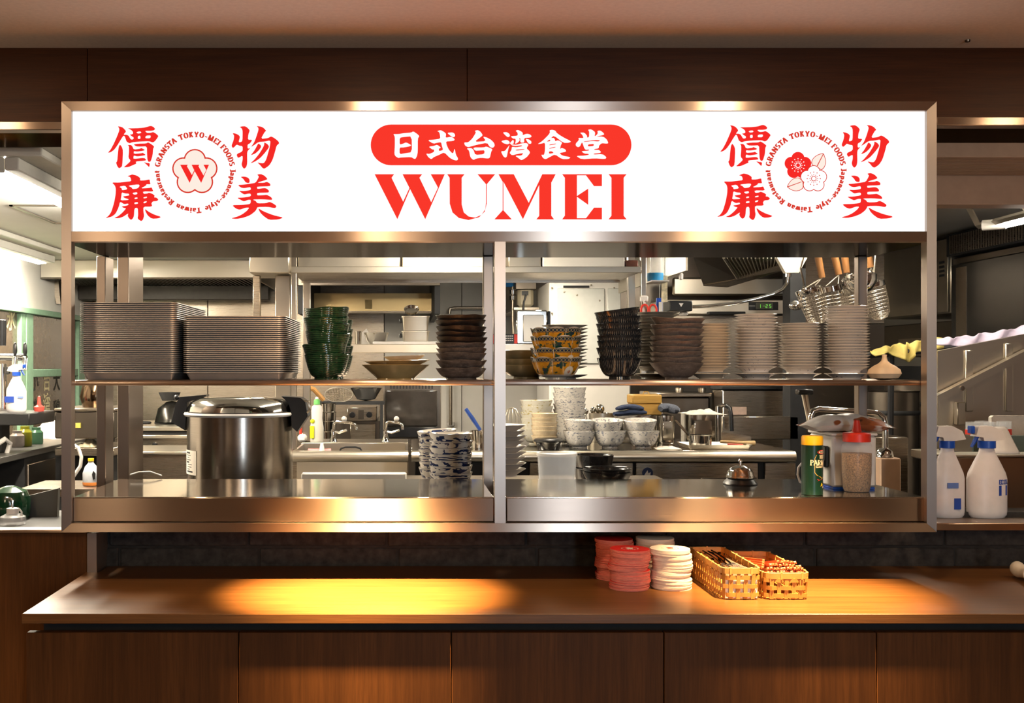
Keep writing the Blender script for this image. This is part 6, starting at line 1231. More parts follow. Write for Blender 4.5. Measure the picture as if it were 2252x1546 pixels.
# steel containers with gloves, wooden box
def canister(name, label, a, b_, y0, y1, Y, d, mat=None, rimmat=None):
    o = thing(name, label, 'container', (X((a + b_) / 2, Y), Y, T0), 'square steel containers'); w_, h_ = S(b_ - a, Y), Z(y0, Y) - T0; cx, cy = X((a + b_) / 2, Y), Y + d / 2
    L = lambda q, z: [(cx + p[0], cy + p[1], T0 + p[2]) for p in rrect(w_, d, .014, q, z)]
    loops(MB(), [L(.004, 0), L(0, .01), L(0, h_), L(.003, h_), L(.004, .012)]).build('body', mat or M['mirror'], o); MB().box(cx - w_ * .3, Y - .0025, T0 + h_ * .12, cx + w_ * .3, Y - .0005, T0 + h_ * .8, .002).build('embossed_panel', M['mirror'], o); return o
canister('square_container', 'square steel container under the wooden box on the worktable', 1452, 1486, 914, 978, 4.72, .16)
canister('square_container', 'square steel container beneath the navy oven gloves', 1352, 1448, 915, 978, 4.76, .085)
canister('square_container', 'square steel container with a white cloth over its top', 1515, 1578, 912, 975, 4.66, .15)
rumple('draped_cloth', 'white cloth draped over the top of the square steel container', (X(1545, 4.73), 4.735, Z(912, 4.66) + .0008), S(41, 4.7), .09, .022, plain('off_white_cloth', (.66, .62, .54), .95), 11)
def box_wood():
    m = wood('yellow_pine', (.42, .22, .04), (.62, .37, .09), 'x', .5); return m
M['pine'] = box_wood(); zwb = Z(914, 4.72) + .0008
bl = thing('wooden_box', 'small yellow pine box with lid and wire handle on the steel containers', 'box', (X(1422, 4.75), 4.75, zwb)); MB().pbox(1391, 889, 1456, 913.4, 4.74, 4.86, .004).build('body', M['pine'], bl); MB().pbox(1391, 868, 1456, 888.5, 4.738, 4.862, .005).build('lid', M['pine'], bl)
MB().tube([P(1414, 868, 4.8), P(1416, 862, 4.8), P(1424, 861, 4.8), P(1428, 867, 4.8)], .0022, 6).build('wire_handle', M['gold_ink'], bl)
M['navy'] = plain('navy_knit', (.018, .028, .065), .95, var=.2, scale=120, bmp=.5); M['greyknit'] = plain('grey_blue_knit', (.09, .10, .13), .95, var=.35, scale=140, bmp=.6)
def mitt(label, a, b_, y, Y, r, mat, seed, h=1.0):
    m = MB(); rn = random.Random(seed); m.tube([P(a + (b_ - a) * t, y + 2.2 * sin(t * 5 + seed), Y + .02 * sin(t * 4)) for t in [j / 8 for j in range(9)]], [r * q for q in (.55, .9, 1, .95, 1, 1.05, 1, .9, .4)], 12)
    m.v = [(x, Y + (y_ - Y) * 2.2, z) for x, y_, z in m.v]; return tag(m.build('oven_glove', mat), label, 'glove', 'knitted oven gloves')
mitt('lower navy knitted glove lying on the steel container', 1350, 1421, 908, 4.68, .0125, M['navy'], 1); mitt('upper navy knitted glove slanting over the lower one', 1356, 1414, 897, 4.68, .012, M['navy'], 2); mitt('grey knitted glove hanging beside the wooden box', 1452, 1492, 899, 4.70, .020, M['greyknit'], 3)
# tray with saucepan, wooden-handled tool
bt = thing('baking_tray', 'shallow steel tray holding the small saucepan on the worktable', 'tray', (X(1570, 4.42), 4.5, T0)); w_, d_ = S(142, 4.5), .20
loops(MB(), [[(X(1570, 4.5) + p[0], 4.5 + p[1], T0 + p[2]) for p in rrect(w_, d_, .02, q, z)] for q, z in ((.012, 0), (0, .018), (.003, .018), (.014, .002))]).build('pan', M['steel_bright'], bt)
spn = thing('small_saucepan', 'small shiny saucepan with wire handle on the steel tray', 'saucepan', (X(1540, 4.47), 4.47, T0 + .003)); k = S(1, 4.47)
MB().lathe([(0, 0), (24 * k, 0), (25 * k, 27 * k), (26 * k, 28 * k), (23.5 * k, 27 * k), (23 * k, 2 * k), (0, 2 * k)], 30).build('pan', M['chrome'], spn, local=True)
for dx in (-1.5, 1.5): MB().tube([(-22 * k + dx * k, 0, 24 * k), (-36 * k + dx * k, .01, 40 * k), (-52 * k + dx * k, .015, 60 * k)], 1.6 * k, 6).build('handle_wire', M['chrome'], spn, local=True)
MB().tube([(-53.5 * k, .015, 60 * k), (-50.5 * k, .015, 60 * k)], 1.8 * k, 6).build('handle_end', M['chrome'], spn, local=True)
kn = thing('wooden_scraper', 'steel scraper with pale wooden handle lying on the tray', 'scraper', P(1620, 975, 4.5)); MB().tube([P(1584, 971, 4.5), P(1630, 974, 4.5), P(1660, 975, 4.5)], [.006, .008, .011], 8).build('handle', plain('pale_wood', (.5, .33, .15), .5), kn)
bd_ = MB(); bd_.prism([(1587, 950), (1652, 960), (1652, 975), (1587, 972)], 4.56, 4.563, lambda u, w_, d: (X(u, 4.56), d, Z(w_, 4.56))); bd_.build('blade', M['steel'], kn); MB().tube([P(1600, 977, 4.49), P(1634, 979, 4.49)], .004, 6).build('red_ferrule', M['red'], kn)
rumple('paper_napkins', 'white paper napkins lying flat on the worktable', (X(1462, 4.5), 4.46, T0), .05, .05, .012, M['rag'], 12, 'napkin')
fc = thing('swan_faucet', 'chrome faucet with black spout hose behind the draped container', 'faucet', (X(1578, 4.95), 4.95, T0)); MB().tube([Vector((X(1578, 4.95), 4.95, T0)), P(1578, 894, 4.95), P(1584, 891, 4.95), P(1596, 892, 4.94)], .010, 10).build('pillar', M['chrome'], fc); MB().tube([P(1596, 892, 4.94), P(1605, 898, 4.93), P(1608, 915, 4.92), P(1609, 948, 4.92)], .010, 10).build('spout', M['black'], fc)
# steel panels behind the worktable
MB().box(X(1588, 5.0), 5.0, T0, X(1756, 5.0), 5.02, Z(916, 5.0), .003).build('splash_panel', M['steel'], pt)
sc1 = thing('steel_cabinet', 'brown-lit steel cabinet with paper label behind the worktable', 'cabinet', (X(1665, 5.4), 5.4, FZ)); MB().pbox(1590, 858, 1733, 1360, 5.4, 5.59, .004).build('body', M['steel'], sc1); MB().pbox(1588, 850, 1735, 857, 5.39, 5.6, .003).build('lid', M['blackm'], sc1)
MB().pbox(1611, 895, 1642, 912, 5.394, 5.3995).build('label', plain('pinkish_label', (.55, .40, .32), .7), sc1)
lp = thing('lidded_tank', 'wide steel tank with flat knobbed lid behind the wooden box', 'tank', (X(1530, 5.6), 5.6, FZ)); MB().pbox(1452, 872, 1562, 1340, 5.6, 6.0, .01).build('body', M['steel_dark'], lp); MB().pbox(1448, 864, 1566, 873, 5.57, 6.02, .004).build('lid', M['steel'], lp)
for px in (1494, 1544): MB().lathe([(0, 0), (.018, 0), (.022, .02), (.018, .028), (0, .028)], 16, P(px, 864, 5.7)).build('lid_knob', M['steel_bright'], lp)
# ================================================================== RIGHT BACK: WHITE OVEN, DISPENSERS, BOILER
ow = thing('white_appliance', 'white enamel appliance cabinet with screwed panels behind the dark striped bowls', 'appliance', (X(1300, 6.4), 6.4, FZ)); Yo = 6.4
MB().pbox(1208, 618, 1388, 1100, Yo, Yo + .6, .01).build('body', M['whitewall'], ow); MB().pbox(1224, 634, 1330, 800, Yo - .012, Yo - .0005, .004).build('panel', plain('pale_grey_panel', (.60, .60, .55), .4, var=.03), ow); MB().pbox(1336, 634, 1384, 800, Yo - .012, Yo - .0005, .004).build('panel', plain('pale_grey_panel_b', (.60, .60, .55), .4, var=.03), ow)
MB().pbox(1239, 628, 1296, 633, Yo - .006, Yo - .0006).build('slot', M['blackm'], ow)
for px, py in ((1221, 620), (1301, 620), (1382, 620), (1214, 633), (1214, 689), (1241, 642), (1269, 649), (1319, 661), (1351, 633), (1300, 627)): MB().ball(P(px, py, Yo - .012), .006, 8, 6).build('screw', M['steel'], ow)
sd = thing('soap_dispenser', 'cream soap dispenser with grey hood on the white wall', 'dispenser', P(1157, 630, 7.0)); Yd = 6.9
MB().pbox(1139, 628, 1174, 676, Yd, Yd + .12, .02).build('tank', plain('cream_plastic', (.80, .70, .50), .4, var=.04), sd); MB().pbox(1133, 607, 1181, 637, Yd - .02, Yd + .15, .006).build('hood', M['steel_dark'], sd); MB().pbox(1148, 640, 1162, 649, Yd - .012, Yd - .0006).build('valve', M['black'], sd); MB().tube([P(1157, 648, Yd - .02), P(1152, 665, Yd - .02), P(1151, 682, Yd - .02)], .006, 6).build('hose', M['black'], sd)
MB().pbox(1130, 676, 1185, 681, Yd, KYB - .001).build('wall_bracket', M['steel'], sd)
td = thing('towel_dispenser', 'polished steel towel dispenser below the soap dispenser', 'dispenser', P(1170, 720, 5.0)); MB().pbox(1136, 682, 1204, 757, 4.9, 5.0, .006).build('case', M['mirror'], td); MB().pbox(1150, 692, 1196, 752, 4.893, 4.8995, .004).build('front', M['steel_bright'], td); MB().pbox(1204.5, 684, 1211, 722, 4.91, 4.96, .003).build('lever', M['black'], td)
MB().box(X(1136, 4.9), 4.905, MS + .0006, X(1196, 4.9), 4.995, Z(757, 4.9) - .0006).build('foot', M['steel'], td)
ra = thing('kitchen_timer', 'black kitchen timer with red side buttons on the middle shelf', 'timer', (X(1108, 4.86), 4.86, zm)); MB().box(X(1082, 4.86), 4.86, zm, X(1138, 4.86), 4.92, Z(734, 4.86), .004).build('case', M['black'], ra); MB().pbox(1131, 735, 1138, 755, 4.855, 4.8595).build('button_strip', M['red'], ra); MB().pbox(1082, 736, 1089, 755, 4.855, 4.8595).build('button_strip', M['red'], ra)
for j in range(3):
    for i in range(4): MB().pbox(1112 + i * 4.4, 738 + j * 5, 1115 + i * 4.4, 740 + j * 5, 4.857, 4.8596).build('key', M['white'], ra)
wp = thing('water_pipe', 'thin wall pipe with blue valve joint left of the soap dispenser', 'pipe', P(1130, 640, 7.0)); MB().tube([P(1128, 626, 7.0), P(1128, 700, 7.0), P(1131, 756, 7.0)], .010, 8).build('tube', M['steel'], wp); MB().tube([P(1113, 626, 7.0), P(1129, 626, 7.0)], .016, 8).build('valve_joint', plain('bright_blue_valve', (.02, .22, .60), .4), wp)
for py in (642, 655): MB().lathe([(.0, -.02), (.022, -.015), (.024, .012), (0, .02)], 12, P(1128, py, 7.0)).build('coupling', M['chrome'], wp)
# hooks, scissors and things at the right shelf post
hk = thing('wall_hook', 'white adhesive hook on the right shelf post', 'hook', P(1418, 655, 4.39)); MB().pbox(1408, 650, 1426, 664, 4.386, 4.399, .004).build('plate', M['white'], hk); MB().tube([P(1416, 660, 4.384), P(1416, 668, 4.378), P(1419, 666, 4.372)], .0025, 6).build('hook', M['white'], hk)
scs = thing('scissors', 'kitchen scissors with red loop handles hanging behind the striped bowls', 'scissors', P(1427, 690, 4.37))
for cx_ in (1418, 1436): MB().tube([P(cx_ + 8 * cos(t), 682 - 12 * sin(t), 4.37) for t in [2 * pi * j / 16 for j in range(16)]], .0045, 6, True).build('loop', M['red'], scs)
for dx in (-1, 1): MB().tube([P(1427 + dx * 5, 693, 4.37), P(1427 - dx * 2, 740, 4.37)], .004, 6).build('blade', M['steel'], scs)
bx_ = thing('pen_box', 'small blue and white packet behind the scissors', 'packet', P(1450, 690, 4.8)); MB().pbox(1444, 655, 1458, 686, 4.84, 4.853, .003).build('card', M['blue'], bx_); MB().pbox(1449, 664, 1457, 686, 4.836, 4.8395).build('window', M['white'], bx_); MB().tube([P(1451, 655, 4.846), Vector((X(1451, 4.846), 4.846, KZC - .0006))], .0015, 5).build('cord', M['white'], bx_)
tr_ = thing('foil_strip', 'hanging strip of patterned foil tape right of the scissors', 'strip', P(1460, 640, 4.6)); MB().pbox(1455, 606, 1468, 664, 4.6, 4.604).build('strip', plain('speckled_cream_foil', (.62, .54, .36), .3, var=.5, scale=40), tr_); MB().tube([P(1462, 607, 4.602), P(1462, 560, 4.602)], .002, 6).build('string', M['white'], tr_)
bb_ = thing('blue_jug', 'bright blue lidded jug on the overhead shelf by the right post', 'jug', (X(1443, 4.55), 4.55, zb1 + .013)); MB().lathe([(0, 0), (S(17, 4.55), 0), (S(18, 4.55), .02), (S(18, 4.55), .035), (0, .035)], 24, (X(1441, 4.6), 4.6, Z(619, 4.6))).build('base', plain('sky_blue_plastic', (.03, .30, .62), .35), bb_); MB().lathe([(0, 0), (S(15, 4.6), 0), (S(14, 4.6), .07), (S(7, 4.6), .075), (S(6, 4.6), .14), (0, .14)], 24, (X(1444, 4.6), 4.6, Z(619, 4.6) + .0355)).build('jar', M['clear'], bb_)
MB().box(X(1424, 4.6), 4.52, Z(619, 4.6) - .006, X(1462, 4.6), 4.68, Z(619, 4.6) - .0006).build('saucer', M['white'], bb_)
# right exhaust hood over the boiler
rh = thing('boiler_hood', 'dark angled exhaust hood with ribbed filters above the noodle boiler', 'exhaust hood', (1.9, 5.2, 1.87)); zR = 1.87; xL = 1.235
MB().add([(xL, 4.72, zR), (xL, 6.2, zR), (xL, 6.2, KZC - .001), (xL, 4.72, KZC - .001), (xL + .01, 4.72, zR), (xL + .01, 6.2, zR), (xL + .01, 6.2, KZC - .001), (xL + .01, 4.72, KZC - .001)], [(0, 1, 2, 3), (4, 5, 6, 7), (0, 1, 5, 4), (1, 2, 6, 5), (2, 3, 7, 6), (3, 0, 4, 7)]).build('side_plate', M['steel_bright'], rh)
MB().box(xL + .011, 6.19, 1.78, 2.6, 6.2, KZC - .001).build('back_plate', M['steel_dark'], rh)
def slab(name, q, t, mat): # quad with thickness along its normal
    a, b, c, d = [Vector(p) for p in q]; n = (b - a).cross(d - a).normalized() * t
    return MB().add([a, b, c, d, a + n, b + n, c + n, d + n], [(0, 1, 2, 3), (7, 6, 5, 4), (0, 4, 5, 1), (1, 5, 6, 2), (2, 6, 7, 3), (3, 7, 4, 0)]).build(name, mat, rh)
f1 = [P(1525, 566, 4.95), P(1592, 566, 4.95), P(1622, 612, 5.3), P(1547, 628, 5.5)]; slab('filter_plate', f1, .02, M['steel_dark'])
f2 = [P(1594, 566, 4.95), P(1726, 566, 4.95), P(1716, 580, 5.1), P(1624, 609, 5.3)]; slab('filter_plate', f2, .015, M['steel'])
for j in range(15):
    t = (j + .5) / 15; a = f2[0].lerp(f2[1], t); b = f2[3].lerp(f2[2], t); MB().tube([a + Vector((0, -.008, -.004)), b + Vector((0, -.008, -.004))], .0035, 4).build('filter_rib', M['steel_bright'], rh)
MB().tube([P(1592, 566, 4.94), P(1622, 611, 5.28)], .008, 6).build('divider', M['steel_bright'], rh); slab('gutter', [P(1547, 629, 5.48), P(1718, 582, 5.08), P(1735, 592, 5.08), P(1600, 632, 5.48)], .015, M['steel'])
MB().pbox(1480, 610, 1738, 650, 5.9, 5.93, .01).build('heat_shield', M['steel_bright'], rh)
MB().pbox(1495, 600, 1503, 615, 4.9, 4.92, .004).build('lamp_socket', M['white'], rh); MB().tube([P(1499, 600, 4.91), P(1499, 590, 4.91)], .006, 6).build('lamp_stem', M['steel'], rh)
nb = thing('noodle_boiler', 'steel noodle boiler with black digital display panel', 'boiler', (X(1560, 5.6), 5.6, FZ)); Yn = 5.62
MB().pbox(1462, 658, 1738, 692, Yn, Yn + .35, .006).build('control_box', M['steel_bright'], nb); MB().pbox(1470, 693, 1733, 848, Yn + .03, Yn + .35, .004).build('column', M['steel'], nb); MB().pbox(1647, 664, 1712, 682, Yn - .006, Yn - .0006, .002).build('display', M['black'], nb); MB().pbox(1662, 666, 1700, 680, Yn - .010, Yn - .0065).build('screen', plain('grey_lcd', (.12, .12, .10), .3), nb)
M['lcd'] = glow('green_lcd_digits', (.25, .9, .10), .9); m = MB()
for dx, segs in ((0, 'bc'), (9, 'g'), (15, 'abged'), (23, 'acdfg')):
    x_, y_ = 1669 + dx, 677; S_ = {'a': (0, -8, 4, -7), 'b': (3.2, -8, 4, -4), 'c': (3.2, -4, 4, 0), 'd': (0, -.8, 4, 0), 'e': (0, -4, .8, 0), 'f': (0, -8, .8, -4), 'g': (0, -4.4, 4, -3.6)}
    for s_ in segs: a, b_, c, d = S_[s_]; m.pbox(x_ + a, y_ + b_, x_ + c, y_ + d, Yn - .0112, Yn - .0102)
m.build('digits', M['lcd'], nb, smooth=False); MB().pbox(1648, 672, 1661, 673.5, Yn - .0072, Yn - .0062).build('mark', M['white'], nb)
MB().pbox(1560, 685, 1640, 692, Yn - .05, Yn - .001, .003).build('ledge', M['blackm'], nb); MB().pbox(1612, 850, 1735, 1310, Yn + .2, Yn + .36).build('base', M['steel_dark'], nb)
tb_ = thing('tap_box', 'small black box with white triangle emblem above the taupe bowls', 'box', P(1497, 672, 4.6)); MB().pbox(1473, 661, 1523, 684, 4.6, 4.72, .003).build('case', M['black'], tb_); m = MB(); m.poly([(1493, 667), (1503, 667), (1498, 675)], lambda u, w_: tuple(P(u, w_, 4.598))); m.build('emblem', M['white'], tb_, smooth=False); MB().pbox(1500, 685, 1514, 694, 4.62, 4.68, .006).build('cap', M['white'], tb_)
hs = thing('steel_hose', 'flexible steel hose curving down from a ceiling bracket', 'hose', P(1735, 605, 4.6))
MB().tube([P(1733, 606, 4.55), P(1731, 622, 4.55), P(1722, 636, 4.56), P(1700, 647, 4.57), P(1660, 658, 4.58), P(1610, 668, 4.6), P(1560, 673, 4.62), P(1523, 675, 4.64)], S(4.2, 4.58), 10).build('hose', M['chrome'], hs)
MB().prism([(1709, 566), (1776, 566), (1757, 600), (1728, 600)], 4.53, 4.56, lambda u, w_, d: (X(u, 4.53), d, Z(w_, 4.53))).build('bracket', M['steel_bright'], hs); MB().lathe([(0, 0), (S(7, 4.54), 0), (S(7, 4.54), .02), (0, .02)], 10, P(1733, 609, 4.55)).build('coupling', M['chrome'], hs)
MB().box(X(1740, 4.54) - .012, 4.535, Z(566, 4.53), X(1740, 4.54) + .012, 4.555, KZC - .0006).build('hanger', M['steel'], hs)
# ---- noodle strainers and ladle hanging from a rail
YR = 4.25; rl = thing('hanging_rail', 'steel rail holding the strainers above the right plates', 'rail', P(1850, 560, YR)); MB().tube([P(1770, 548, YR), P(1960, 548, YR)], .007, 8).build('bar', M['steel'], rl)
for px in (1772, 1958): MB().tube([P(px, 548, YR), Vector((X(px, YR), YR, KZC - .0006))], .006, 8).build('hanger', M['steel'], rl)
M['mesh'] = steel('wire_mesh_steel', (.50, .44, .36), .35)
M['handle_wood'] = wood('strainer_handle_wood', (.22, .09, .025), (.40, .18, .05), 'z', .45)
def strainer(label, hx0, hy0, hx1, hy1, cx, cy, wpx, dpx, ang, Y):
    o = thing('noodle_strainer', label, 'strainer', P(hx1, hy1, Y), 'hanging noodle strainers')
    a, b = P(hx0, hy0, Y), P(hx1, hy1, Y); MB().tube([a, b], [S(8, Y), S(7, Y)], 10).build('handle', M['handle_wood'], o)
    top = P(cx, cy, Y); r = S(wpx / 2, Y); dp = S(dpx, Y); Mx = Matrix.Translation(top) @ Matrix.Rotation(ang, 4, 'Y')
    for dx in (-.35, .35): MB().tube([b, Mx @ Vector((dx * r * 1.2, -r * .3, .004))], .0022, 6).build('stem', M['steel_bright'], o)
    MB().lathe([(r * .97, -S(12, Y)), (r, -S(11, Y)), (r * 1.02, 0), (r * .98, 0), (r * .96, -S(11, Y))], 30).xf(Mx).build('collar', M['chrome'], o)
    m = MB(); N = 26; prof = [(r * .95, -S(12, Y)), (r * .9, -dp * .5), (r * .75, -dp * .85), (r * .45, -dp * .97), (.004, -dp)]
    for j in range(N):
        A = 2 * pi * j / N; m.tube([Mx @ Vector((q * cos(A), q * sin(A), z)) for q, z in prof], .0009, 3, caps=False)
    for j in range(16):
        t = j / 15; i = min(int(t * 4), 3); u = t * 4 - i; q = prof[i][0] * (1 - u) + prof[i + 1][0] * u; z = prof[i][1] * (1 - u) + prof[i + 1][1] * u
        m.tube([Mx @ Vector((q * cos(2 * pi * s_ / 18), q * sin(2 * pi * s_ / 18), z)) for s_ in range(18)], .0009, 3, True)
    ms = m.build('mesh_basket', M['mesh'], o); ms['kind'] = 'stuff'
    return o
strainer('leftmost wooden-handled noodle strainer, hanging tilted', 1796, 548, 1808, 611, 1778, 634, 58, 82, rad(-17), YR + .03)
strainer('second noodle strainer with wide polished collar, hanging in the middle', 1832, 548, 1845, 604, 1826, 630, 66, 84, rad(-12), YR)
strainer('third noodle strainer, mostly hidden behind the ladle', 1856, 548, 1862, 600, 1872, 632, 58, 78, rad(-14), YR + .09)
strainer('rightmost noodle strainer, right of the hatch post', 1905, 540, 1915, 588, 1915, 622, 56, 84, rad(-16), YR + .14)
ld = thing('soup_ladle', 'round polished soup ladle hanging in front of the strainers', 'ladle', P(1890, 615, YR - .06)); c_ = P(1890, 612, YR - .07)
m = MB(); m.lathe([(0, -S(36, YR)), (S(20, YR), -S(30, YR)), (S(33, YR), -S(14, YR)), (S(36, YR), 0), (S(34, YR), 0), (S(18, YR), -S(28, YR)), (0, -S(33, YR))], 30); m.xf(Matrix.Translation(c_) @ Matrix.Rotation(rad(-20), 4, 'X')); m.build('bowl', M['chrome'], ld); MB().tube([c_ + Vector((.055, 0, .01)), P(1925, 572, YR - .05), P(1926, 548, YR - .01)], .003, 6).build('handle', M['steel_bright'], ld)
sl = thing('small_scoop', 'small chrome scoop hanging by the black column left of the strainers', 'scoop', P(1750, 672, 4.3)); m = MB(); m.ball(P(1750, 672, 4.3), S(15, 4.3), 16, 10, (1, .8, .7)); m.build('bowl', M['chrome'], sl); MB().tube([P(1760, 664, 4.3), P(1768, 625, 4.28), P(1760, 590, 4.27), P(1772, 549, YR + .0)], .004, 6).build('handle', M['chrome'], sl)
bc = thing('black_column', 'black painted column left of the hanging strainers', 'column', (X(1755, 5.0), 5.0, FZ)); MB().pbox(1738, 590, 1772, 1150, 5.0, 5.1).build('shaft', M['blackm'], bc)
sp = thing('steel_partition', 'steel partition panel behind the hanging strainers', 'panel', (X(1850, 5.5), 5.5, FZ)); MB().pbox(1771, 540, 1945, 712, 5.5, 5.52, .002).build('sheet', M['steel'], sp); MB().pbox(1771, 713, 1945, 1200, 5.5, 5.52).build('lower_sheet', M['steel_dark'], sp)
# ================================================================== FAR RIGHT
XR = 2.72
def RY(px, x=XR): return x * F / (px - VX)
uc_ = thing('wall_cabinet', 'grey steel wall cabinet with vent marks seen right of the plates', 'cabinet', (XR, 5.7, 1.714)); MB().box(XR, RY(2090), 1.714, KXR - .001, RY(1946), 2.09, .006).build('body', M['steel_bright'], uc_); MB().box(XR - .012, RY(2089), 1.72, XR - .001, RY(2066), 2.085, .003).build('door', M['steel_bright'], uc_); MB().box(XR - .012, RY(2064), 1.72, XR - .001, RY(1948), 2.085, .003).build('door', M['steel_bright'], uc_)
for j in range(4): MB().box(XR - .016, RY(2083) + .0, 1.90 + j * .022, XR - .0125, RY(2083) + .05, 1.912 + j * .022).build('vent_mark', M['blackm'], uc_)
fg = thing('tall_refrigerator', 'tall dark steel refrigerator with ribbed grille at far right', 'refrigerator', (XR, 4.9, FZ)); MB().box(XR + .002, 4.4, FZ + .05, KXR - .001, RY(2094), 1.985, .006).build('body', M['steel_dark'], fg); MB().box(XR - .02, 4.4, .30, XR + .001, RY(2100), 1.95, .006).build('door', plain('dark_reflection_door', (.022, .020, .018), .22), fg); MB().box(XR - .022, RY(2135), .30, XR - .0205, RY(2112), 1.93).build('door_edge', M['steel'], fg)  # steel door, its dark reflection is put into the colour
MB().box(XR - .03, 4.4, 1.99, KXR - .001, RY(2094), 2.10, .004).build('grille_box', M['blackm'], fg)
for j in range(40):
    y_ = 4.42 + j * .022
    if y_ < RY(2094) - .02: MB().box(XR - .036, y_, 2.0, XR - .0305, y_ + .011, 2.09).build('grille_rib', M['steel'], fg)
dk = thing('dark_range', 'dark cooking range below the grey wall cabinet', 'range', (XR, 5.6, FZ)); MB().box(XR + .05, RY(2090), 1.50, KXR - .002, RY(1925), 1.68, .004).build('backguard', M['steel_dark'], dk); MB().box(XR - .1, RY(2090), FZ + .05, KXR - .002, RY(1925), 1.45, .004).build('body', M['blackm'], dk); MB().box(XR + .04, RY(2030), 1.56, XR + .049, RY(1960), 1.60).build('strip', M['steel'], dk)
# big dark pots
for px, Y_, r, z1_, lab in ((1965, 4.75, 52, 862, 'large dark stockpot behind the garlic'), (2010, 5.05, 60, 845, 'larger dark stockpot farther back by the right post')):
    o = thing('stock_pot', lab, 'pot', (X(px, Y_), Y_, FZ), 'dark stockpots'); R = S(r, Y_); zt9 = Z(z1_, Y_); MB().lathe([(0, FZ), (R, FZ), (R, zt9), (R * 1.05, zt9 + .006), (R * .97, zt9 + .006), (R * .96, FZ + .02), (0, FZ + .02)], 36, (X(px, Y_), Y_, 0)).build('body', M['steel_dark'], o); MB().lathe([(R * 1.005, zt9 - .10), (R * 1.03, zt9 - .095), (R * 1.03, zt9 - .085), (R * 1.005, zt9 - .08)], 36, (X(px, Y_), Y_, 0)).build('band', M['blackm'], o)
# rinse sink and chrome swing pipe
rs = thing('rinse_sink', 'steel rinse sink with tall chrome swing pipe behind the white dispenser', 'sink', (X(1960, 3.9), 3.9, FZ)); Yz = 3.75; zz_ = Z(962, Yz)
MB().box(X(1925, Yz), Yz, FZ, X(1998, Yz), Yz + .015, zz_, .003).build('front', M['steel'], rs); MB().box(X(1925, Yz), Yz + .45, FZ, X(1998, Yz), Yz + .465, zz_ + .02, .003).build('back', M['steel'], rs); MB().box(X(1925, Yz), Yz + .016, zz_ - .25, X(1998, Yz), Yz + .449, zz_ - .24).build('floor_plate', M['steel'], rs)
for a in (1925, 1994): MB().box(X(a, Yz), Yz + .016, FZ, X(a + 4, Yz), Yz + .449, zz_).build('end', M['steel'], rs)
MB().tube([P(1947, 999, 3.7), P(1947, 935, 3.7), P(1943, 918, 3.7), P(1930, 908, 3.7), P(1900, 905, 3.7), P(1800, 900, 3.7), P(1788, 904, 3.7), P(1783, 916, 3.7), P(1783, 930, 3.7)], S(6.5, 3.7), 12).build('swing_pipe', M['chrome'], rs); MB().lathe([(0, 0), (.03, 0), (.026, .02), (.016, .03), (0, .03)], 20, P(1946, 1004, 3.7)).build('pipe_base', M['chrome'], rs)
for dx in (0, 7): MB().tube([P(1766 + dx, 868, 3.72), P(1779 + dx * .6, 930, 3.7)], .006, 8).build('support_rod', M['steel_bright'], rs)
MB().pbox(1757, 856, 1790, 868, 3.70, 3.74, .004).build('rod_clamp', M['black'], rs)
MB().box(X(1925, 3.7), 3.66, .3, X(1970, 3.7), 3.74, Z(1005, 3.7) - .0006, .004).build('pipe_pedestal', M['bulk'], rs)
# cloths over the pot rail
def drape(name, label, pts, Y, d, mat, cat='cloth'):
    "pts: (px, top py, bottom py) along the cloth"
    m = MB(); n = 30
    def fn(u, w_):
        i = min(int(u * (len(pts) - 1)), len(pts) - 2); t = u * (len(pts) - 1) - i; a, b = pts[i], pts[i + 1]; px = a[0] + (b[0] - a[0]) * t; y0 = a[1] + (b[1] - a[1]) * t; y1 = a[2] + (b[2] - a[2]) * t
        wob = 2.2 * sin(u * 31) + 1.6 * sin(u * 57 + 1); p = P(px, y0 + (y1 - y0) * w_ + wob * (1 - w_) * .8, Y); return (p.x, Y + d * (1 - w_) * .5 + .012 * sin(u * 23 + w_ * 3), p.z)
    m.grid(fn, n * 2, 8); ob = m.build(name, mat); md = ob.modifiers.new('thickness', 'SOLIDIFY'); md.thickness = .004; return tag(ob, label, cat, 'cloths over the rail')
rr = thing('cloth_rail', 'dark horizontal rail carrying the yellow and lilac cloths', 'rail', (2.0, 4.1, 1.5)); MB().tube([P(1905, 782, 4.18), P(2062, 768, 4.14), P(2270, 735, 4.08)], .012, 8).build('bar', M['blackm'], rr); MB().tube([P(1960, 778, 4.165), Vector((X(1960, 4.165), 4.19, FZ))], .012, 8).build('leg', M['blackm'], rr); MB().tube([P(2262, 737, 4.08), Vector((X(2262, 4.08), 4.10, FZ))], .012, 8).build('leg', M['blackm'], rr)
drape('yellow_cloth', 'yellow and white cloth draped over the rail beside the garlic', [(1925, 770, 782), (1955, 762, 775), (1985, 756, 790), (2003, 754, 796), (2012, 752, 776), (2040, 748, 770), (2082, 742, 766)], 4.12, .08, plain('yellow_white_cloth', (.46, .36, .10), .95, var=.3, scale=14, bmp=.4))
drape('lilac_cloth', 'lilac and pale blue cloth hanging along the rail at far right', [(2062, 745, 757), (2100, 742, 760), (2140, 738, 762), (2180, 731, 752), (2230, 724, 745), (2275, 714, 738)], 4.05, .08, plain('lilac_cloth', (.50, .42, .52), .95, var=.25, scale=10, bmp=.4))
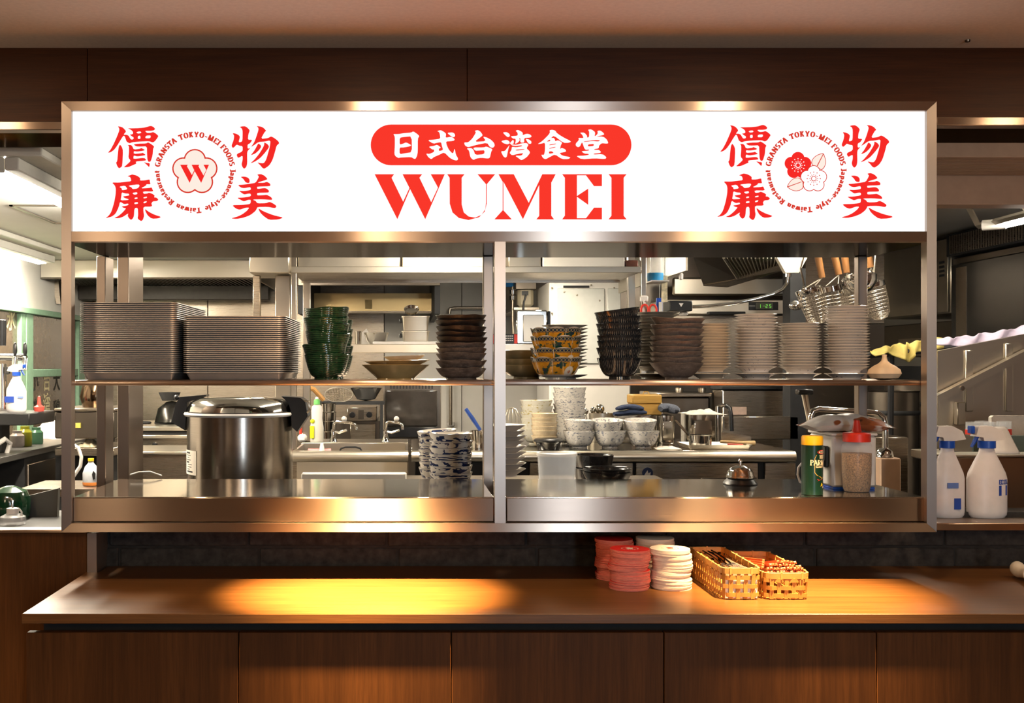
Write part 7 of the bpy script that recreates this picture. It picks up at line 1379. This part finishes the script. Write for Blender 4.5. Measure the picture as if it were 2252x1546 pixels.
# dish machine panel with sloping arm
dm = thing('dish_machine', 'steel dish machine with diagonal lifting arm at far right', 'dishwasher', (2.2, 4.0, FZ)); YD = 4.0
MB().prism([(2062, 772), (2290, 728), (2290, 1010), (2062, 1010)], YD, YD + .03, lambda u, w_, d: (X(u, YD), d, Z(w_, YD))).build('side_panel', M['steel_bright'], dm); MB().box(X(2062, YD), YD + .001, FZ, X(2290, YD), YD + .03, Z(1010, YD) - .0006).build('lower_panel', M['steel'], dm)
MB().prism([(2062, 870), (2270, 764), (2270, 780), (2062, 888)], YD - .05, YD - .012, lambda u, w_, d: (X(u, YD - .05), d, Z(w_, YD - .05))).build('lifting_arm', M['steel_bright'], dm); MB().lathe([(0, 0), (.009, 0), (.009, .006), (0, .007)], 14).xf(Matrix.Translation(P(2115, 854, YD - .0505)) @ Matrix.Rotation(rad(90), 4, 'X')).build('arm_bolt', M['steel'], dm)
for a in (2124, 2212): MB().pbox(a, 770 if a < 2200 else 755, a + 17, 905, YD - .010, YD - .001, .003).build('guide_rail', M['steel_bright'], dm)
MB().pbox(2106, 885, 2124, 935, YD - .03, YD - .0006, .003).build('hinge', M['steel_bright'], dm)
# glasses in a crate, white tray, scoop, chest
YG = 3.55; gz = Z(950, YG)
gc = thing('glass_crate', 'grey-green plastic crate holding drinking glasses at far right', 'crate', (X(2200, YG), YG, gz - .07)); MB().box(X(2105, YG), YG - .10, gz - .07, X(2300, YG), YG - .094, gz - .005, .002).build('side', plain('grey_green_plastic', (.09, .12, .10), .5), gc); MB().box(X(2105, YG), YG - .0935, gz - .07, X(2300, YG), YG + .12, gz - .064).build('base', M['blackm'], gc); MB().box(X(2105, YG), YG - .0935, gz - .0635, X(2109, YG), YG + .12, gz - .005).build('side', M['steel_dark'], gc)
M['glass'] = clear_plastic('drinking_glass', (.85, .88, .88), .28, .05)
for i, (px, dy) in enumerate(((2140, 0), (2180, .0), (2208, .04), (2160, .07))):
    o = thing('drinking_glass', ['first', 'second', 'third', 'rear'][i] + ' upturned drinking glass in the crate at far right', 'glass', (X(px, YG + dy), YG + dy, gz - .062), 'upturned glasses'); R = S(15, YG)
    MB().lathe([(R * 1.1, 0), (R, .095), (0, .097), (0, .094), (R * .93, .092), (R * 1.02, 0)], 24).build('wall', M['glass'], o, local=True); MB().lathe([(R * 1.07, .05), (R * 1.04, .07)], 24).build('red_print', M['red'], o, local=True)
ct_ = thing('crate_table', 'steel table carrying the glass crate at far right', 'table', (X(2180, YG), YG, FZ)); zt7 = gz - .0706; MB().box(X(2065, YG), YG - .13, zt7 - .03, X(2330, YG), YG + .2, zt7, .003).build('top', M['steel_bright'], ct_); MB().box(X(2070, YG), YG - .1, FZ, X(2330, YG), YG - .09, zt7 - .031).build('apron', M['steel'], ct_)
wt_ = MB(); wt_.prism([(2213, 872), (2218, 868), (2300, 868), (2300, 945), (2213, 945)], 3.60, 3.62, lambda u, w_, d: (X(u, 3.6), d, Z(w_, 3.6))); o = tag(wt_.build('white_tray', plain('off_white_melamine', (.55, .50, .43), .4)), 'off-white tray standing on end behind the crate', 'tray'); o.location.z = zt7 + .0006; o.location.y = 3.70
MB().pbox(2206, 945, 2300, 950, 3.58, 3.66).build('tray_rim', M['yellow'], o)
bpy.data.objects.remove([c for c in o.children][0])
cs = thing('steel_chest', 'low brushed steel chest behind the spray bottles', 'chest', (X(2160, 3.36), 3.36, Z(1150, YW))); zc0 = Z(1150, YW) + .0006; MB().box(X(2062, 3.27), 3.22, zc0, X(2330, 3.27), 3.325, Z(1005, 3.22), .004).build('body', M['frame'], cs); MB().box(X(2060, 3.27), 3.212, Z(1005, 3.22) + .0006, X(2332, 3.27), 3.33, Z(1000, 3.22), .002).build('lid', M['steel_bright'], cs)
m = MB(); zs9 = Z(1000, 3.22) + .0008
def scoopf(u, w_): a = (u - .5) * 2; return (X(2216, 3.25) + a * S(30, 3.25) * (1 - .25 * w_), 3.24 + .05 * w_ + .015 * a * a, zs9 + S(58, 3.25) * w_ * (1 - .12 * a ** 4))
m.grid(scoopf, 14, 8); o = tag(m.build('white_scoop', M['white']), 'white plastic scoop leaning behind the right spray bottle', 'scoop'); md = o.modifiers.new('thickness', 'SOLIDIFY'); md.thickness = .004
# spray bottles on the right ledge
zr0 = Z(1150, YW) + .0006
o, k, w = spray('white spray bottle half hidden by the right hatch post', 2083, 3.09, zr0, 201, 74, 1, sm)
MB().box(w * .1, -w * .64, 20 * k, w * .5, -w * .60, 44 * k).build('barcode_label', M['bluelabel'], o, local=True); MB().box(-w * .3, -w * .645, 66 * k, w * .35, -w * .61, 78 * k).build('label', plain('blue_print', (.12, .2, .5), .5), o, local=True)
o, k, w = spray('white spray bottle with blue trigger in front of the steel chest', 2170, 3.09, zr0, 201, 86, 1, sm)
MB().prism([(.30 * w, 50 * k), (.82 * w, 50 * k), (.82 * w, 72 * k), (.30 * w, 72 * k)], 0, 1, lambda u, v, d: (u, -.62 * sqrt(max(0, w * w - u * u)) - .0006 - .001 * d, v)).build('label', M['bluelabel'], o, local=True)
q, tw_ = text_quads('ECOLAB', 9 * k, .26, .16); m = MB()
for p in q:
    pts = [(.30 * w + a, 75 * k + b_) for a, b_ in p]
    if max(a for a, b_ in pts) > .93 * w: continue
    m.add([(a, -.62 * sqrt(max(0, w * w - a * a)) - .0008, b_) for a, b_ in pts], [(0, 1, 2, 3)])
m.build('lettering', M['bluelabel'], o, smooth=False, local=True)
